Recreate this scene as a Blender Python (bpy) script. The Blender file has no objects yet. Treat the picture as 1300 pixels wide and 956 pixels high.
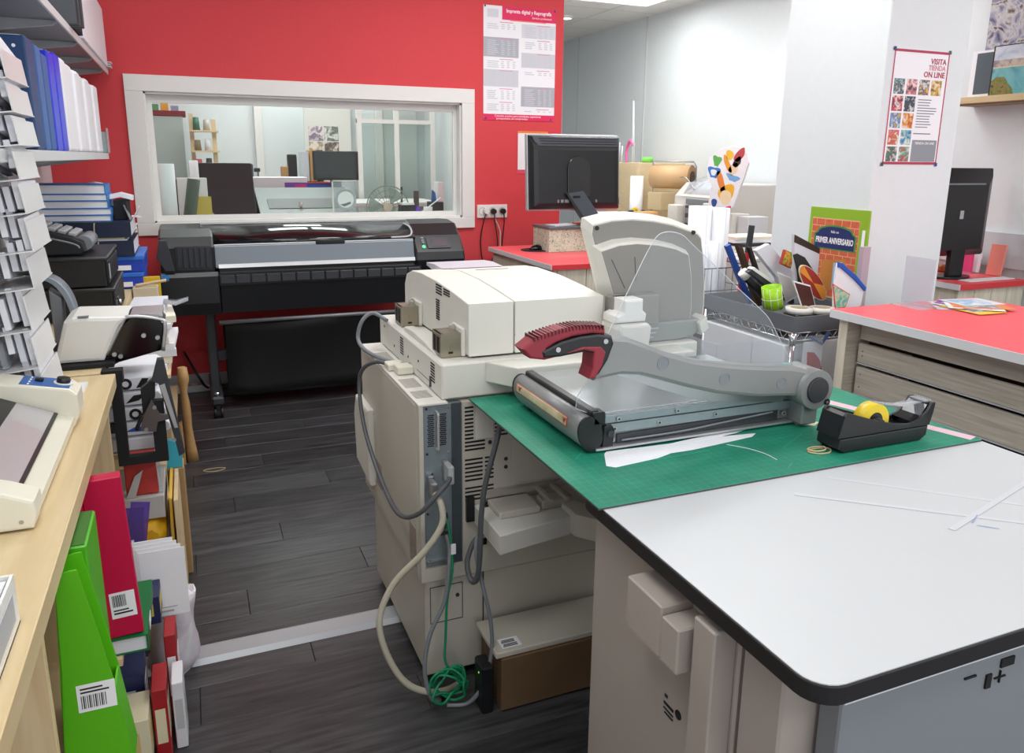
import bpy, bmesh, math, random
from mathutils import Vector, Matrix, Euler
random.seed(7)
S = bpy.context.scene
COL = S.collection
R = math.radians

# ---------------------------------------------------------------- camera
cd = bpy.data.cameras.new('camera')
cam = bpy.data.objects.new('camera', cd)
COL.objects.link(cam)
S.camera = cam
F = 985.0
PITCH, ROLL, YAW = R(13.2), R(0.55), R(22.5)
_fw = Vector((math.sin(YAW)*math.cos(PITCH), math.cos(YAW)*math.cos(PITCH), -math.sin(PITCH)))
_r0 = Vector((math.cos(YAW), -math.sin(YAW), 0))
_u0 = _r0.cross(_fw)
_r = math.cos(ROLL)*_r0 + math.sin(ROLL)*_u0
_u = -math.sin(ROLL)*_r0 + math.cos(ROLL)*_u0
_m = Matrix((_r, _u, -_fw)).transposed().to_4x4()
_m.translation = Vector((0, 0, 1.55))
cam.matrix_world = _m
cd.sensor_fit = 'HORIZONTAL'
cd.sensor_width = 36
cd.lens = F/1300*36
cd.shift_y = -44.5/1300
cd.clip_start = 0.02

# ---------------------------------------------------------------- world, lamps, exposure
W = bpy.data.worlds.new('world')
S.world = W
W.use_nodes = True
bg = W.node_tree.nodes['Background']
bg.inputs[0].default_value = (0.93, 0.96, 1.0, 1)
bg.inputs[1].default_value = 1.5
S.view_settings.view_transform = 'Standard'
S.view_settings.look = 'None'
S.view_settings.gamma = 1
S.view_settings.exposure = 0.08
S.view_settings.use_curve_mapping = False

CEIL = 3.1
LAMP_W = 16.0        # power of one ceiling light panel
PANEL_SPOTS = [(-0.1, 0.7), (-0.1, 3.3), (2.7, -0.6), (1.9, 2.75), (1.9, 4.2), (4.0, 1.2), (4.0, 4.6),
               (3.3, 5.9), (3.85, 6.95), (0.4, 7.0), (1.7, 7.0), (1.0, 8.3), (1.3, -1.6), (3.6, -1.4)]  # back-room panels are out of view, extra ones added to brighten that room
for i, (x, y) in enumerate(PANEL_SPOTS):
    ld = bpy.data.lights.new('ceiling_panel_lamp', 'AREA')
    ld.shape = 'RECTANGLE'
    ld.size, ld.size_y = 1.15, 0.55
    ld.energy = LAMP_W
    ld.color = (0.97, 1.0, 0.99)
    lo = bpy.data.objects.new('ceiling_panel_lamp', ld)
    lo.location = (x, y, CEIL-0.055)
    COL.objects.link(lo)

# ---------------------------------------------------------------- materials
def lin(h):
    h = h.lstrip('#')
    o = []
    for i in (0, 2, 4):
        c = int(h[i:i+2], 16)/255
        o.append(c/12.92 if c <= 0.04045 else ((c+0.055)/1.055)**2.4)
    return (*o, 1)

MATS = {}
def mat(name, hexc='#cccccc', rough=0.5, metal=0.0, spec=0.5, var=0.0, scale=30, bump=0.0, coat=0.0, hue_obj=0.0, alpha=1.0, trans=0.0, emit=0.0, stretch=None):
    """principled material with a little procedural colour variation"""
    if name in MATS:
        return MATS[name]
    m = bpy.data.materials.new(name)
    m.use_nodes = True
    nt = m.node_tree
    b = nt.nodes['Principled BSDF']
    c = lin(hexc)
    b.inputs['Base Color'].default_value = c
    b.inputs['Roughness'].default_value = rough
    b.inputs['Metallic'].default_value = metal
    b.inputs['Specular IOR Level'].default_value = spec
    b.inputs['Coat Weight'].default_value = coat
    if trans:
        b.inputs['Transmission Weight'].default_value = trans
        b.inputs['IOR'].default_value = 1.02 if trans == 1 else 1.3
    b.inputs['Alpha'].default_value = alpha
    if emit:
        b.inputs['Emission Color'].default_value = c
        b.inputs['Emission Strength'].default_value = emit
    m.diffuse_color = c
    if var or bump:
        tc = nt.nodes.new('ShaderNodeTexCoord')
        mp = nt.nodes.new('ShaderNodeMapping')
        if stretch:
            mp.inputs['Scale'].default_value = stretch
        nz = nt.nodes.new('ShaderNodeTexNoise')
        nz.inputs['Scale'].default_value = scale
        nz.inputs['Detail'].default_value = 4
        nt.links.new(tc.outputs['Object'], mp.inputs[0])
        nt.links.new(mp.outputs[0], nz.inputs['Vector'])
        if var:
            mr = nt.nodes.new('ShaderNodeMapRange')
            mr.inputs[1].default_value = 0.3
            mr.inputs[2].default_value = 0.7
            mr.inputs[3].default_value = 1-var
            mr.inputs[4].default_value = 1+var
            nt.links.new(nz.outputs[0], mr.inputs[0])
            last = mr.outputs[0]
            if hue_obj:
                oi = nt.nodes.new('ShaderNodeObjectInfo')
                m2 = nt.nodes.new('ShaderNodeMapRange')
                m2.inputs[3].default_value = 1-hue_obj
                m2.inputs[4].default_value = 1+hue_obj
                nt.links.new(oi.outputs['Random'], m2.inputs[0])
                mm = nt.nodes.new('ShaderNodeMath')
                mm.operation = 'MULTIPLY'
                nt.links.new(last, mm.inputs[0])
                nt.links.new(m2.outputs[0], mm.inputs[1])
                last = mm.outputs[0]
            vm = nt.nodes.new('ShaderNodeVectorMath')
            vm.operation = 'SCALE'
            vm.inputs[0].default_value = c[:3]
            nt.links.new(last, vm.inputs['Scale'])
            nt.links.new(vm.outputs[0], b.inputs['Base Color'])
        if bump:
            bp = nt.nodes.new('ShaderNodeBump')
            bp.inputs['Strength'].default_value = bump
            bp.inputs['Distance'].default_value = 0.002
            nt.links.new(nz.outputs[0], bp.inputs['Height'])
            nt.links.new(bp.outputs[0], b.inputs['Normal'])
    MATS[name] = m
    return m

def clear_mat(name, tint='#ffffff', opac=0.12, rough=0.05, fres=0.35):
    """thin clear plastic or glass: mostly see-through with a gloss on top"""
    if name in MATS:
        return MATS[name]
    m = bpy.data.materials.new(name)
    m.use_nodes = True
    nt = m.node_tree
    nt.nodes.clear()
    out = nt.nodes.new('ShaderNodeOutputMaterial')
    tr = nt.nodes.new('ShaderNodeBsdfTransparent')
    tr.inputs[0].default_value = lin(tint)
    pr = nt.nodes.new('ShaderNodeBsdfPrincipled')
    pr.inputs['Base Color'].default_value = lin(tint)
    pr.inputs['Roughness'].default_value = rough
    lw = nt.nodes.new('ShaderNodeLayerWeight')
    lw.inputs[0].default_value = 0.25
    ma = nt.nodes.new('ShaderNodeMath')
    ma.operation = 'MULTIPLY_ADD'
    ma.inputs[1].default_value = fres
    ma.inputs[2].default_value = opac
    ma.use_clamp = True
    nt.links.new(lw.outputs['Fresnel'], ma.inputs[0])
    mx = nt.nodes.new('ShaderNodeMixShader')
    nt.links.new(ma.outputs[0], mx.inputs[0])
    nt.links.new(tr.outputs[0], mx.inputs[1])
    nt.links.new(pr.outputs[0], mx.inputs[2])
    nt.links.new(mx.outputs[0], out.inputs[0])
    MATS[name] = m
    return m

def wood_mat(name, c1, c2, rough=0.45, scale=(1.2, 14, 14), obj_var=0.12, coord='Object', bump=0.0, band=(0.35, 0.65), spec=0.5):
    if name in MATS:
        return MATS[name]
    m = bpy.data.materials.new(name)
    m.use_nodes = True
    nt = m.node_tree
    b = nt.nodes['Principled BSDF']
    b.inputs['Roughness'].default_value = rough
    b.inputs['Specular IOR Level'].default_value = spec
    tc = nt.nodes.new('ShaderNodeTexCoord')
    oi = nt.nodes.new('ShaderNodeObjectInfo')
    ad = nt.nodes.new('ShaderNodeVectorMath')
    ad.operation = 'MULTIPLY_ADD'
    ad.inputs[1].default_value = (1, 1, 1)
    sc = nt.nodes.new('ShaderNodeMath')
    sc.operation = 'MULTIPLY'
    sc.inputs[1].default_value = 37.0
    nt.links.new(oi.outputs['Random'], sc.inputs[0])
    nt.links.new(tc.outputs[coord], ad.inputs[0])
    nt.links.new(sc.outputs[0], ad.inputs[2])
    mp = nt.nodes.new('ShaderNodeMapping')
    mp.inputs['Scale'].default_value = scale
    nt.links.new(ad.outputs[0], mp.inputs[0])
    nz = nt.nodes.new('ShaderNodeTexNoise')
    nz.inputs['Scale'].default_value = 3
    nz.inputs['Detail'].default_value = 6
    nz.inputs['Distortion'].default_value = 0.6
    nt.links.new(mp.outputs[0], nz.inputs['Vector'])
    cr = nt.nodes.new('ShaderNodeValToRGB')
    cr.color_ramp.elements[0].position = band[0]
    cr.color_ramp.elements[1].position = band[1]
    cr.color_ramp.elements[0].color = lin(c1)
    cr.color_ramp.elements[1].color = lin(c2)
    nt.links.new(nz.outputs[0], cr.inputs[0])
    mr = nt.nodes.new('ShaderNodeMapRange')
    mr.inputs[3].default_value = 1-obj_var
    mr.inputs[4].default_value = 1+obj_var
    nt.links.new(oi.outputs['Random'], mr.inputs[0])
    vm = nt.nodes.new('ShaderNodeVectorMath')
    vm.operation = 'SCALE'
    nt.links.new(cr.outputs[0], vm.inputs[0])
    nt.links.new(mr.outputs[0], vm.inputs['Scale'])
    nt.links.new(vm.outputs[0], b.inputs['Base Color'])
    if bump:
        bp = nt.nodes.new('ShaderNodeBump')
        bp.inputs['Strength'].default_value = bump
        bp.inputs['Distance'].default_value = 0.001
        nt.links.new(nz.outputs[0], bp.inputs['Height'])
        nt.links.new(bp.outputs[0], b.inputs['Normal'])
    m.diffuse_color = lin(c1)
    MATS[name] = m
    return m

def grid_mat(name, base, line, pitch, width, coord='Object', rough=0.5, wear=0.0):
    """flat colour with a printed rule grid (object coordinates, metres) and a little wear"""
    if name in MATS:
        return MATS[name]
    m = bpy.data.materials.new(name)
    m.use_nodes = True
    nt = m.node_tree
    b = nt.nodes['Principled BSDF']
    b.inputs['Roughness'].default_value = rough
    tc = nt.nodes.new('ShaderNodeTexCoord')
    sp = nt.nodes.new('ShaderNodeSeparateXYZ')
    nt.links.new(tc.outputs[coord], sp.inputs[0])
    outs = []
    for ax in (0, 1):
        d = nt.nodes.new('ShaderNodeMath'); d.operation = 'DIVIDE'; d.inputs[1].default_value = pitch
        nt.links.new(sp.outputs[ax], d.inputs[0])
        fr = nt.nodes.new('ShaderNodeMath'); fr.operation = 'FRACT'
        nt.links.new(d.outputs[0], fr.inputs[0])
        lt = nt.nodes.new('ShaderNodeMath'); lt.operation = 'LESS_THAN'; lt.inputs[1].default_value = width/pitch
        nt.links.new(fr.outputs[0], lt.inputs[0])
        outs.append(lt)
    mx = nt.nodes.new('ShaderNodeMath'); mx.operation = 'MAXIMUM'
    nt.links.new(outs[0].outputs[0], mx.inputs[0]); nt.links.new(outs[1].outputs[0], mx.inputs[1])
    nz = nt.nodes.new('ShaderNodeTexNoise'); nz.inputs['Scale'].default_value = 9; nz.inputs['Detail'].default_value = 6
    nt.links.new(tc.outputs[coord], nz.inputs['Vector'])
    mr = nt.nodes.new('ShaderNodeMapRange'); mr.inputs[1].default_value = 0.3; mr.inputs[2].default_value = 0.7
    mr.inputs[3].default_value = 1-wear; mr.inputs[4].default_value = 1+wear
    nt.links.new(nz.outputs[0], mr.inputs[0])
    mc = nt.nodes.new('ShaderNodeMix'); mc.data_type = 'RGBA'
    mc.inputs[6].default_value = lin(base); mc.inputs[7].default_value = lin(line)
    nt.links.new(mx.outputs[0], mc.inputs[0])
    vm = nt.nodes.new('ShaderNodeVectorMath'); vm.operation = 'SCALE'
    nt.links.new(mc.outputs[2], vm.inputs[0]); nt.links.new(mr.outputs[0], vm.inputs['Scale'])
    nt.links.new(vm.outputs[0], b.inputs['Base Color'])
    m.diffuse_color = lin(base)
    MATS[name] = m
    return m

def blotch_mat(name, cols, scale=6, rough=0.4, detail=5, dist=1.0):
    """photo print: an abstract picture made from a colour ramp over noise"""
    if name in MATS:
        return MATS[name]
    m = bpy.data.materials.new(name)
    m.use_nodes = True
    nt = m.node_tree
    b = nt.nodes['Principled BSDF']
    b.inputs['Roughness'].default_value = rough
    tc = nt.nodes.new('ShaderNodeTexCoord')
    nz = nt.nodes.new('ShaderNodeTexNoise')
    nz.inputs['Scale'].default_value = scale
    nz.inputs['Detail'].default_value = detail
    nz.inputs['Distortion'].default_value = dist
    nt.links.new(tc.outputs['Object'], nz.inputs['Vector'])
    cr = nt.nodes.new('ShaderNodeValToRGB')
    e = cr.color_ramp.elements
    n = len(cols)
    while len(e) < n:
        e.new(0.5)
    for i, c in enumerate(cols):
        e[i].position = 0.25+0.5*i/(n-1)
        e[i].color = lin(c)
    nt.links.new(nz.outputs[0], cr.inputs[0])
    nt.links.new(cr.outputs[0], b.inputs['Base Color'])
    MATS[name] = m
    return m

# ---------------------------------------------------------------- mesh builder
class B:
    def __init__(self):
        self.bm = bmesh.new()
    def _verts(self, geom):
        return [g for g in geom if isinstance(g, bmesh.types.BMVert)]
    def box(self, x0, x1, y0, y1, z0, z1, bev=0.0, mi=0, M=None, seg=1):
        bm = self.bm
        vs = [bm.verts.new((x, y, z)) for x in (x0, x1) for y in (y0, y1) for z in (z0, z1)]
        fs = [bm.faces.new([vs[i] for i in q]) for q in
              ((0, 1, 3, 2), (4, 6, 7, 5), (0, 4, 5, 1), (2, 3, 7, 6), (0, 2, 6, 4), (1, 5, 7, 3))]
        for f in fs:
            f.material_index = mi
        if M is not None:
            bmesh.ops.transform(bm, matrix=M, verts=vs)
        if bev:
            es = list({e for f in fs for e in f.edges})
            r = bmesh.ops.bevel(bm, geom=es, offset=bev, segments=seg, affect='EDGES', profile=0.5)
            for f in r['faces']:
                f.material_index = mi
        return self
    def prism(self, pts, axis, a, b, bev=0.0, mi=0, M=None, smooth=False):
        """extrude a 2D polygon; axis x: pts are (y,z), y: (x,z), z: (x,y)"""
        bm = self.bm
        def P(p, t):
            return {'x': (t, p[0], p[1]), 'y': (p[0], t, p[1]), 'z': (p[0], p[1], t)}[axis]
        va = [bm.verts.new(P(p, a)) for p in pts]
        vb = [bm.verts.new(P(p, b)) for p in pts]
        n = len(pts)
        fs = [bm.faces.new(va), bm.faces.new(vb[::-1])]
        for i in range(n):
            f = bm.faces.new((va[i], vb[i], vb[(i+1) % n], va[(i+1) % n]))
            f.smooth = smooth
            fs.append(f)
        for f in fs:
            f.material_index = mi
        if M is not None:
            bmesh.ops.transform(bm, matrix=M, verts=va+vb)
        bmesh.ops.recalc_face_normals(bm, faces=fs)
        if bev:
            es = list({e for f in fs[:2] for e in f.edges})
            r = bmesh.ops.bevel(bm, geom=es, offset=bev, segments=2, affect='EDGES', profile=0.5)
            for f in r['faces']:
                f.material_index = mi
        return self
    def cyl(self, p0, p1, r0, r1=None, n=20, mi=0, caps=True):
        bm = self.bm
        p0, p1 = Vector(p0), Vector(p1)
        r1 = r0 if r1 is None else r1
        d = (p1-p0).normalized()
        a = d.orthogonal().normalized()
        c = d.cross(a)
        ra, rb = [], []
        for i in range(n):
            t = 2*math.pi*i/n
            o = a*math.cos(t)+c*math.sin(t)
            ra.append(bm.verts.new(p0+o*r0))
            rb.append(bm.verts.new(p1+o*r1))
        for i in range(n):
            f = bm.faces.new((ra[i], ra[(i+1) % n], rb[(i+1) % n], rb[i]))
            f.smooth = True
            f.material_index = mi
        if caps:
            f = bm.faces.new(ra[::-1]); f.material_index = mi
            f = bm.faces.new(rb); f.material_index = mi
        return self
    def ring(self, c, axis, ro, ri, h, n=28, mi=0):
        """a short hollow cylinder (tape roll, bezel) starting at c along axis"""
        bm = self.bm
        c, d = Vector(c), Vector(axis).normalized()
        a = d.orthogonal().normalized(); e = d.cross(a)
        L = []
        for r, t in ((ro, 0), (ro, h), (ri, h), (ri, 0)):
            L.append([bm.verts.new(c+d*t+(a*math.cos(2*math.pi*i/n)+e*math.sin(2*math.pi*i/n))*r) for i in range(n)])
        for k in range(4):
            for i in range(n):
                f = bm.faces.new((L[k][i], L[k][(i+1) % n], L[(k+1) % 4][(i+1) % n], L[(k+1) % 4][i]))
                f.smooth = k in (0, 2)
                f.material_index = mi
        return self
    def tube(self, pts, r, n=8, mi=0, sub=6, closed=False):
        """smooth round tube through points (Catmull-Rom); r a number or a list"""
        P = [Vector(p) for p in pts]
        rs = r if isinstance(r, (list, tuple)) else [r]*len(P)
        out, rad = [], []
        m = len(P)
        if sub > 1 and m > 2:
            for i in range(m if closed else m-1):
                if closed:
                    p0, p1, p2, p3 = P[(i-1) % m], P[i], P[(i+1) % m], P[(i+2) % m]
                else:
                    p0, p1, p2, p3 = P[max(i-1, 0)], P[i], P[i+1], P[min(i+2, m-1)]
                for k in range(sub):
                    t = k/sub
                    out.append(0.5*((2*p1)+(p2-p0)*t+(2*p0-5*p1+4*p2-p3)*t*t+(3*p1-p0-3*p2+p3)*t**3))
                    rad.append(rs[i]*(1-t)+rs[(i+1) % m]*t)
            if not closed:
                out.append(P[-1]); rad.append(rs[-1])
        else:
            out, rad = P, list(rs)
        bm = self.bm
        rings = []
        N = len(out)
        prev = None
        for i, p in enumerate(out):
            if closed:
                d = out[(i+1) % N]-out[i-1]
            else:
                d = out[min(i+1, N-1)]-out[max(i-1, 0)]
            d = d.normalized()
            a = d.orthogonal().normalized() if prev is None else (prev-d*prev.dot(d)).normalized()
            prev = a
            c = d.cross(a)
            rings.append([bm.verts.new(p+(a*math.cos(2*math.pi*k/n)+c*math.sin(2*math.pi*k/n))*rad[i]) for k in range(n)])
        for i in range(N if closed else N-1):
            A, C = rings[i], rings[(i+1) % N]
            for k in range(n):
                f = bm.faces.new((A[k], A[(k+1) % n], C[(k+1) % n], C[k]))
                f.smooth = True
                f.material_index = mi
        if not closed:
            f = bm.faces.new(rings[0][::-1]); f.material_index = mi
            f = bm.faces.new(rings[-1]); f.material_index = mi
        return self
    def loft(self, secs, mi=0, smooth=True, caps=True):
        """skin between closed sections with equal point counts"""
        bm = self.bm
        L = [[bm.verts.new(p) for p in s] for s in secs]
        n = len(L[0])
        for a, b in zip(L, L[1:]):
            for i in range(n):
                f = bm.faces.new((a[i], a[(i+1) % n], b[(i+1) % n], b[i]))
                f.smooth = smooth; f.material_index = mi
        if caps:
            f = bm.faces.new(L[0][::-1]); f.material_index = mi
            f = bm.faces.new(L[-1]); f.material_index = mi
        return self
    def sheet(self, rows, th=0.0006, mi=0, smooth=True):
        """a thin, possibly curled sheet: rows of points, given a thickness downwards along its normal"""
        bm = self.bm
        V = [[Vector(p) for p in r] for r in rows]
        nr, nc = len(V), len(V[0])
        nv = (V[0][-1]-V[0][0]).cross(V[-1][0]-V[0][0]).normalized()
        T = [[bm.verts.new(p+nv*th*0.5) for p in r] for r in V]
        D = [[bm.verts.new(p-nv*th*0.5) for p in r] for r in V]
        fs = []
        for i in range(nr-1):
            for j in range(nc-1):
                f = bm.faces.new((T[i][j], T[i][j+1], T[i+1][j+1], T[i+1][j])); f.smooth = smooth; fs.append(f)
                f = bm.faces.new((D[i][j], D[i+1][j], D[i+1][j+1], D[i][j+1])); f.smooth = smooth; fs.append(f)
        bt = [(T[0][j], T[0][j+1], D[0][j+1], D[0][j]) for j in range(nc-1)]
        bt += [(T[-1][j+1], T[-1][j], D[-1][j], D[-1][j+1]) for j in range(nc-1)]
        bt += [(T[i+1][0], T[i][0], D[i][0], D[i+1][0]) for i in range(nr-1)]
        bt += [(T[i][-1], T[i+1][-1], D[i+1][-1], D[i][-1]) for i in range(nr-1)]
        for q in bt:
            fs.append(bm.faces.new(q))
        for f in fs:
            f.material_index = mi
        return self
    def xf(self, M):
        bmesh.ops.transform(self.bm, matrix=M, verts=self.bm.verts[:])
        return self
    def out(self, name, mats, parent=None, label=None, origin=None, local=False, kind=None):
        bm = self.bm
        bmesh.ops.recalc_face_normals(bm, faces=bm.faces[:])
        off = Vector((0, 0, 0))
        if parent is not None:
            if not local:
                off = ORG.get(parent.name, Vector((0, 0, 0)))
        else:
            if origin is None:
                lo = [min(v.co[i] for v in bm.verts) for i in range(3)]
                hi = [max(v.co[i] for v in bm.verts) for i in range(3)]
                origin = ((lo[0]+hi[0])/2, (lo[1]+hi[1])/2, lo[2])
            off = Vector(origin)
        if off.length > 0:
            bmesh.ops.translate(bm, vec=-off, verts=bm.verts[:])
        me = bpy.data.meshes.new(name)
        bm.to_mesh(me)
        bm.free()
        for m in (mats if isinstance(mats, (list, tuple)) else [mats]):
            me.materials.append(m)
        o = bpy.data.objects.new(name, me)
        COL.objects.link(o)
        if parent is not None:
            o.parent = parent
            ORG[o.name] = off
        else:
            o.location = off
            ORG[o.name] = off
        if label:
            o['label'] = label
        if kind:
            o['kind'] = kind
        return o

ORG = {}
def tag(o, label, cat, group=None):
    o['label'] = label
    o['category'] = cat
    if group:
        o['group'] = group
    return o

def thing(name, label, cat, loc=(0, 0, 0), rz=0.0, group=None):
    """Empty at the base of a thing. Parts of an unturned thing are built in world coordinates; of a turned one with local=True"""
    o = bpy.data.objects.new(name, None)
    o.empty_display_size = 0.05
    COL.objects.link(o)
    o.location = loc
    o.rotation_euler = (0, 0, rz)
    ORG[o.name] = Vector(loc)
    return tag(o, label, cat, group)

def dup(root, loc, rz=None, label=None, rot=None):
    c = root.copy()
    COL.objects.link(c)
    c.location = loc
    if rz is not None:
        c.rotation_euler = (root.rotation_euler[0], root.rotation_euler[1], rz)
    if rot is not None:
        c.rotation_euler = rot
    if label:
        c['label'] = label
    for ch in list(root.children):
        d = ch.copy(); COL.objects.link(d); d.parent = c
        for g in list(ch.children):
            e = g.copy(); COL.objects.link(e); e.parent = d
    return c

def piece(src, name, parent, loc, mat=None):
    """a further copy of a small repeated part, sharing its mesh"""
    o = bpy.data.objects.new(name, src.data)
    COL.objects.link(o)
    o.parent = parent
    o.location = loc
    return o

def text(body, name, size, m, parent, M, align='CENTER', ext=0.0004, local=True, bold=0.0, sx=1.0):
    cu = bpy.data.curves.new('lettering', 'FONT')
    cu.body = body
    cu.size = size
    cu.align_x = align
    cu.align_y = 'CENTER'
    cu.extrude = ext
    cu.offset = bold
    cu.resolution_u = 2
    to = bpy.data.objects.new('lettering_source', cu)
    COL.objects.link(to)
    dg = bpy.context.evaluated_depsgraph_get()
    me = bpy.data.meshes.new_from_object(to.evaluated_get(dg))
    bpy.data.objects.remove(to)
    bpy.data.curves.remove(cu)
    me.name = name
    off = Vector((0, 0, 0)) if local else ORG.get(parent.name, Vector((0, 0, 0)))
    me.transform(Matrix.Translation(-off) @ M @ Matrix.Diagonal((sx, 1, 1, 1)))
    me.materials.clear()
    me.materials.append(m)
    o = bpy.data.objects.new(name, me)
    COL.objects.link(o)
    o.parent = parent
    ORG[o.name] = off
    return o

def face_M(origin, right, up):
    """matrix placing flat artwork: x along right, y along up, z out of the surface"""
    r = Vector(right).normalized(); u = Vector(up).normalized(); n = r.cross(u)
    M = Matrix((r, u, n)).transposed().to_4x4()
    M.translation = Vector(origin)
    return M

def rotM(c, ax, ang):
    return Matrix.Translation(c) @ Matrix.Rotation(ang, 4, ax) @ Matrix.Translation(-Vector(c))

def struct(o, kind='structure'):
    o['kind'] = kind
    return o

# palette
red_wall = mat('red_wall_paint', '#d9444a', 0.75, var=0.05, scale=160, bump=0.25)
white_wall = mat('white_wall_paint', '#e0e5e7', 0.6, var=0.01, scale=20)
grey_wall = mat('pale_grey_wall_paint', '#d8d9de', 0.6, var=0.01, scale=20)
white_pl = mat('white_plastic', '#eceae4', 0.4)
white_lac = mat('white_lacquer', '#e9e7e3', 0.35)
paper = mat('white_paper', '#f2f2f6', 0.7)
paper2 = mat('grey_white_paper', '#dcdce4', 0.7)
cream = mat('cream_plastic', '#e2decd', 0.42, var=0.01, scale=8)
beige = mat('beige_machine_plastic', '#c8c2b6', 0.5, var=0.02, scale=5)
beige_l = mat('pale_machine_plastic', '#dedbd2', 0.45, var=0.01, scale=5)
beige_d = mat('dull_machine_panel', '#aaa298', 0.55, var=0.02, scale=5)
black_pl = mat('black_plastic', '#17181b', 0.38)
black_gl = mat('black_gloss', '#0c0d10', 0.12)
black_mt = mat('black_matt', '#141417', 0.75)
dark_grey = mat('dark_grey_plastic', '#33353a', 0.45)
mid_grey = mat('mid_grey_plastic', '#7f8389', 0.45)
light_grey = mat('light_grey_plastic', '#b9bbbd', 0.45)
steel = mat('brushed_steel', '#b9bbbd', 0.32, metal=0.85)
zinc = mat('zinc_plate', '#9aa5ab', 0.45, metal=0.6, var=0.05, scale=40)
chrome = mat('chrome', '#e0e2e4', 0.1, metal=1.0)
alu = mat('aluminium', '#c3c4c6', 0.35, metal=0.7)
red_top = mat('red_laminate', '#ec5a62', 0.4)
edge_white = mat('white_laminate_edge', '#dfe0e3', 0.4)
grey_wood = wood_mat('grey_washed_wood', '#a89f90', '#c9c0b0', 0.6, (1.0, 1.0, 22), 0.05, band=(0.3, 0.7))
pale_wood = wood_mat('pale_washed_wood', '#cfc5b1', '#e2dac8', 0.6, (14, 14, 1), 0.04)
counter_wood = wood_mat('maple_counter', '#d0b88c', '#dcc69d', 0.4, (10, 1.0, 10), 0.03)
clear = clear_mat('clear_acrylic', '#f6f8fa', 0.05, 0.05, 0.3)
clear_film = clear_mat('clear_film', '#eef0f4', 0.22, 0.15)
glass = clear_mat('window_glass', '#f2f7f5', 0.01, 0.02, 0.25)
# ================================================================ SETTING
XL, XR, YB, YF, YN = -0.76, 4.86, 5.6, 10.0, -3.0
plank_mat = wood_mat('dark_plank_floor', '#232325', '#4b4a4c', 0.34, (1.6, 18, 18), 0.26, bump=0.12, band=(0.3, 0.72))
groove = mat('floor_joint', '#1b1b1d', 0.7)
floor = struct(B().box(XL-0.1, XR+0.1, YN, YF+0.1, -0.12, -0.012).out('floor', groove, origin=(0, 0, 0)))
# planks laid along x, seen ones as pieces
row_h = 0.172
plank_src = B().box(-0.6494, 0.6494, -row_h/2+0.0006, row_h/2-0.0006, -0.013, 0.0, bev=0.0015).out('plank', plank_mat, floor, local=True)
first = True
j = 0
y = 0.25
while y < 5.66:
    x = XL + 0.65 - [0.0, 0.62, 0.28, 0.9, 0.45][j % 5]
    while x - 0.65 < XR:
        z = random.uniform(-0.0004, 0.0)
        if first:
            plank_src.location = (x, y, z); first = False
        else:
            piece(plank_src, 'plank', floor, (x, y, z))
        x += 1.3
    y += row_h
    j += 1
# the strips of floor further back and behind, out of sight of the picture
B().box(XL, XR, YN, 0.16, -0.012, -0.001).out('floor_rest', plank_mat, floor, kind='stuff')
B().box(XL, XR, 5.66, YF, -0.012, -0.001).out('floor_rest', plank_mat, floor, kind='stuff')

# walls
struct(B().box(XL-0.1, XL, YN, 9.1, 0, CEIL).out('wall_left', grey_wall))
struct(B().box(XR, XR+0.12, YN, YF+0.1, 0, CEIL).out('wall_right', white_wall))
struct(B().box(2.72, XR, YF, YF+0.1, 0, CEIL).out('wall_far', white_wall))
WX0, WX1, WZ0, WZ1 = -0.205, 1.90, 1.125, 1.945
wb = B()
x1 = 2.715
wb.box(XL, WX0, YB, YB+0.14, 0, CEIL).box(WX1, x1, YB, YB+0.14, 0, CEIL)
wb.box(WX0, WX1, YB, YB+0.14, 0, WZ0).box(WX0, WX1, YB, YB+0.14, WZ1, CEIL)
wall_back = struct(wb.out('wall_back', red_wall))
struct(B().box(2.60, 2.715, YB+0.14, YF, 0, CEIL).out('wall_between', white_wall))
struct(B().box(XL, 2.60, 9.0, 9.1, 0, CEIL).out('wall_rear', white_wall))
# seams of the cladding panels on the long white wall
for i, yy in enumerate((9.55, 7.9, 5.35)):
    struct(B().box(XR-0.008, XR-0.0005, yy-0.012, yy+0.012, 0.1, CEIL).out('trim_%d' % (i+1), mat('seam_grey', '#d3d4d6', 0.5)))
struct(B().box(XL, x1, YB-0.014, YB-0.0005, 0, 0.09, bev=0.003).out('baseboard_back', mat('grey_skirting', '#b9b9ba', 0.4)))
struct(B().box(XR-0.014, XR-0.0005, 2.0, YF, 0, 0.09, bev=0.003).out('baseboard_right', mat('white_skirting', '#dcdcdc', 0.4)))
# aluminium cover strip over the floor
struct(B().prism([(2.335, 0.0), (2.355, 0.011), (2.425, 0.011), (2.445, 0.0)], 'x', -0.72, 2.4).out('trim_4', mat('floor_strip_aluminium', '#b4b8bd', 0.38, metal=0.5)))

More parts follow.
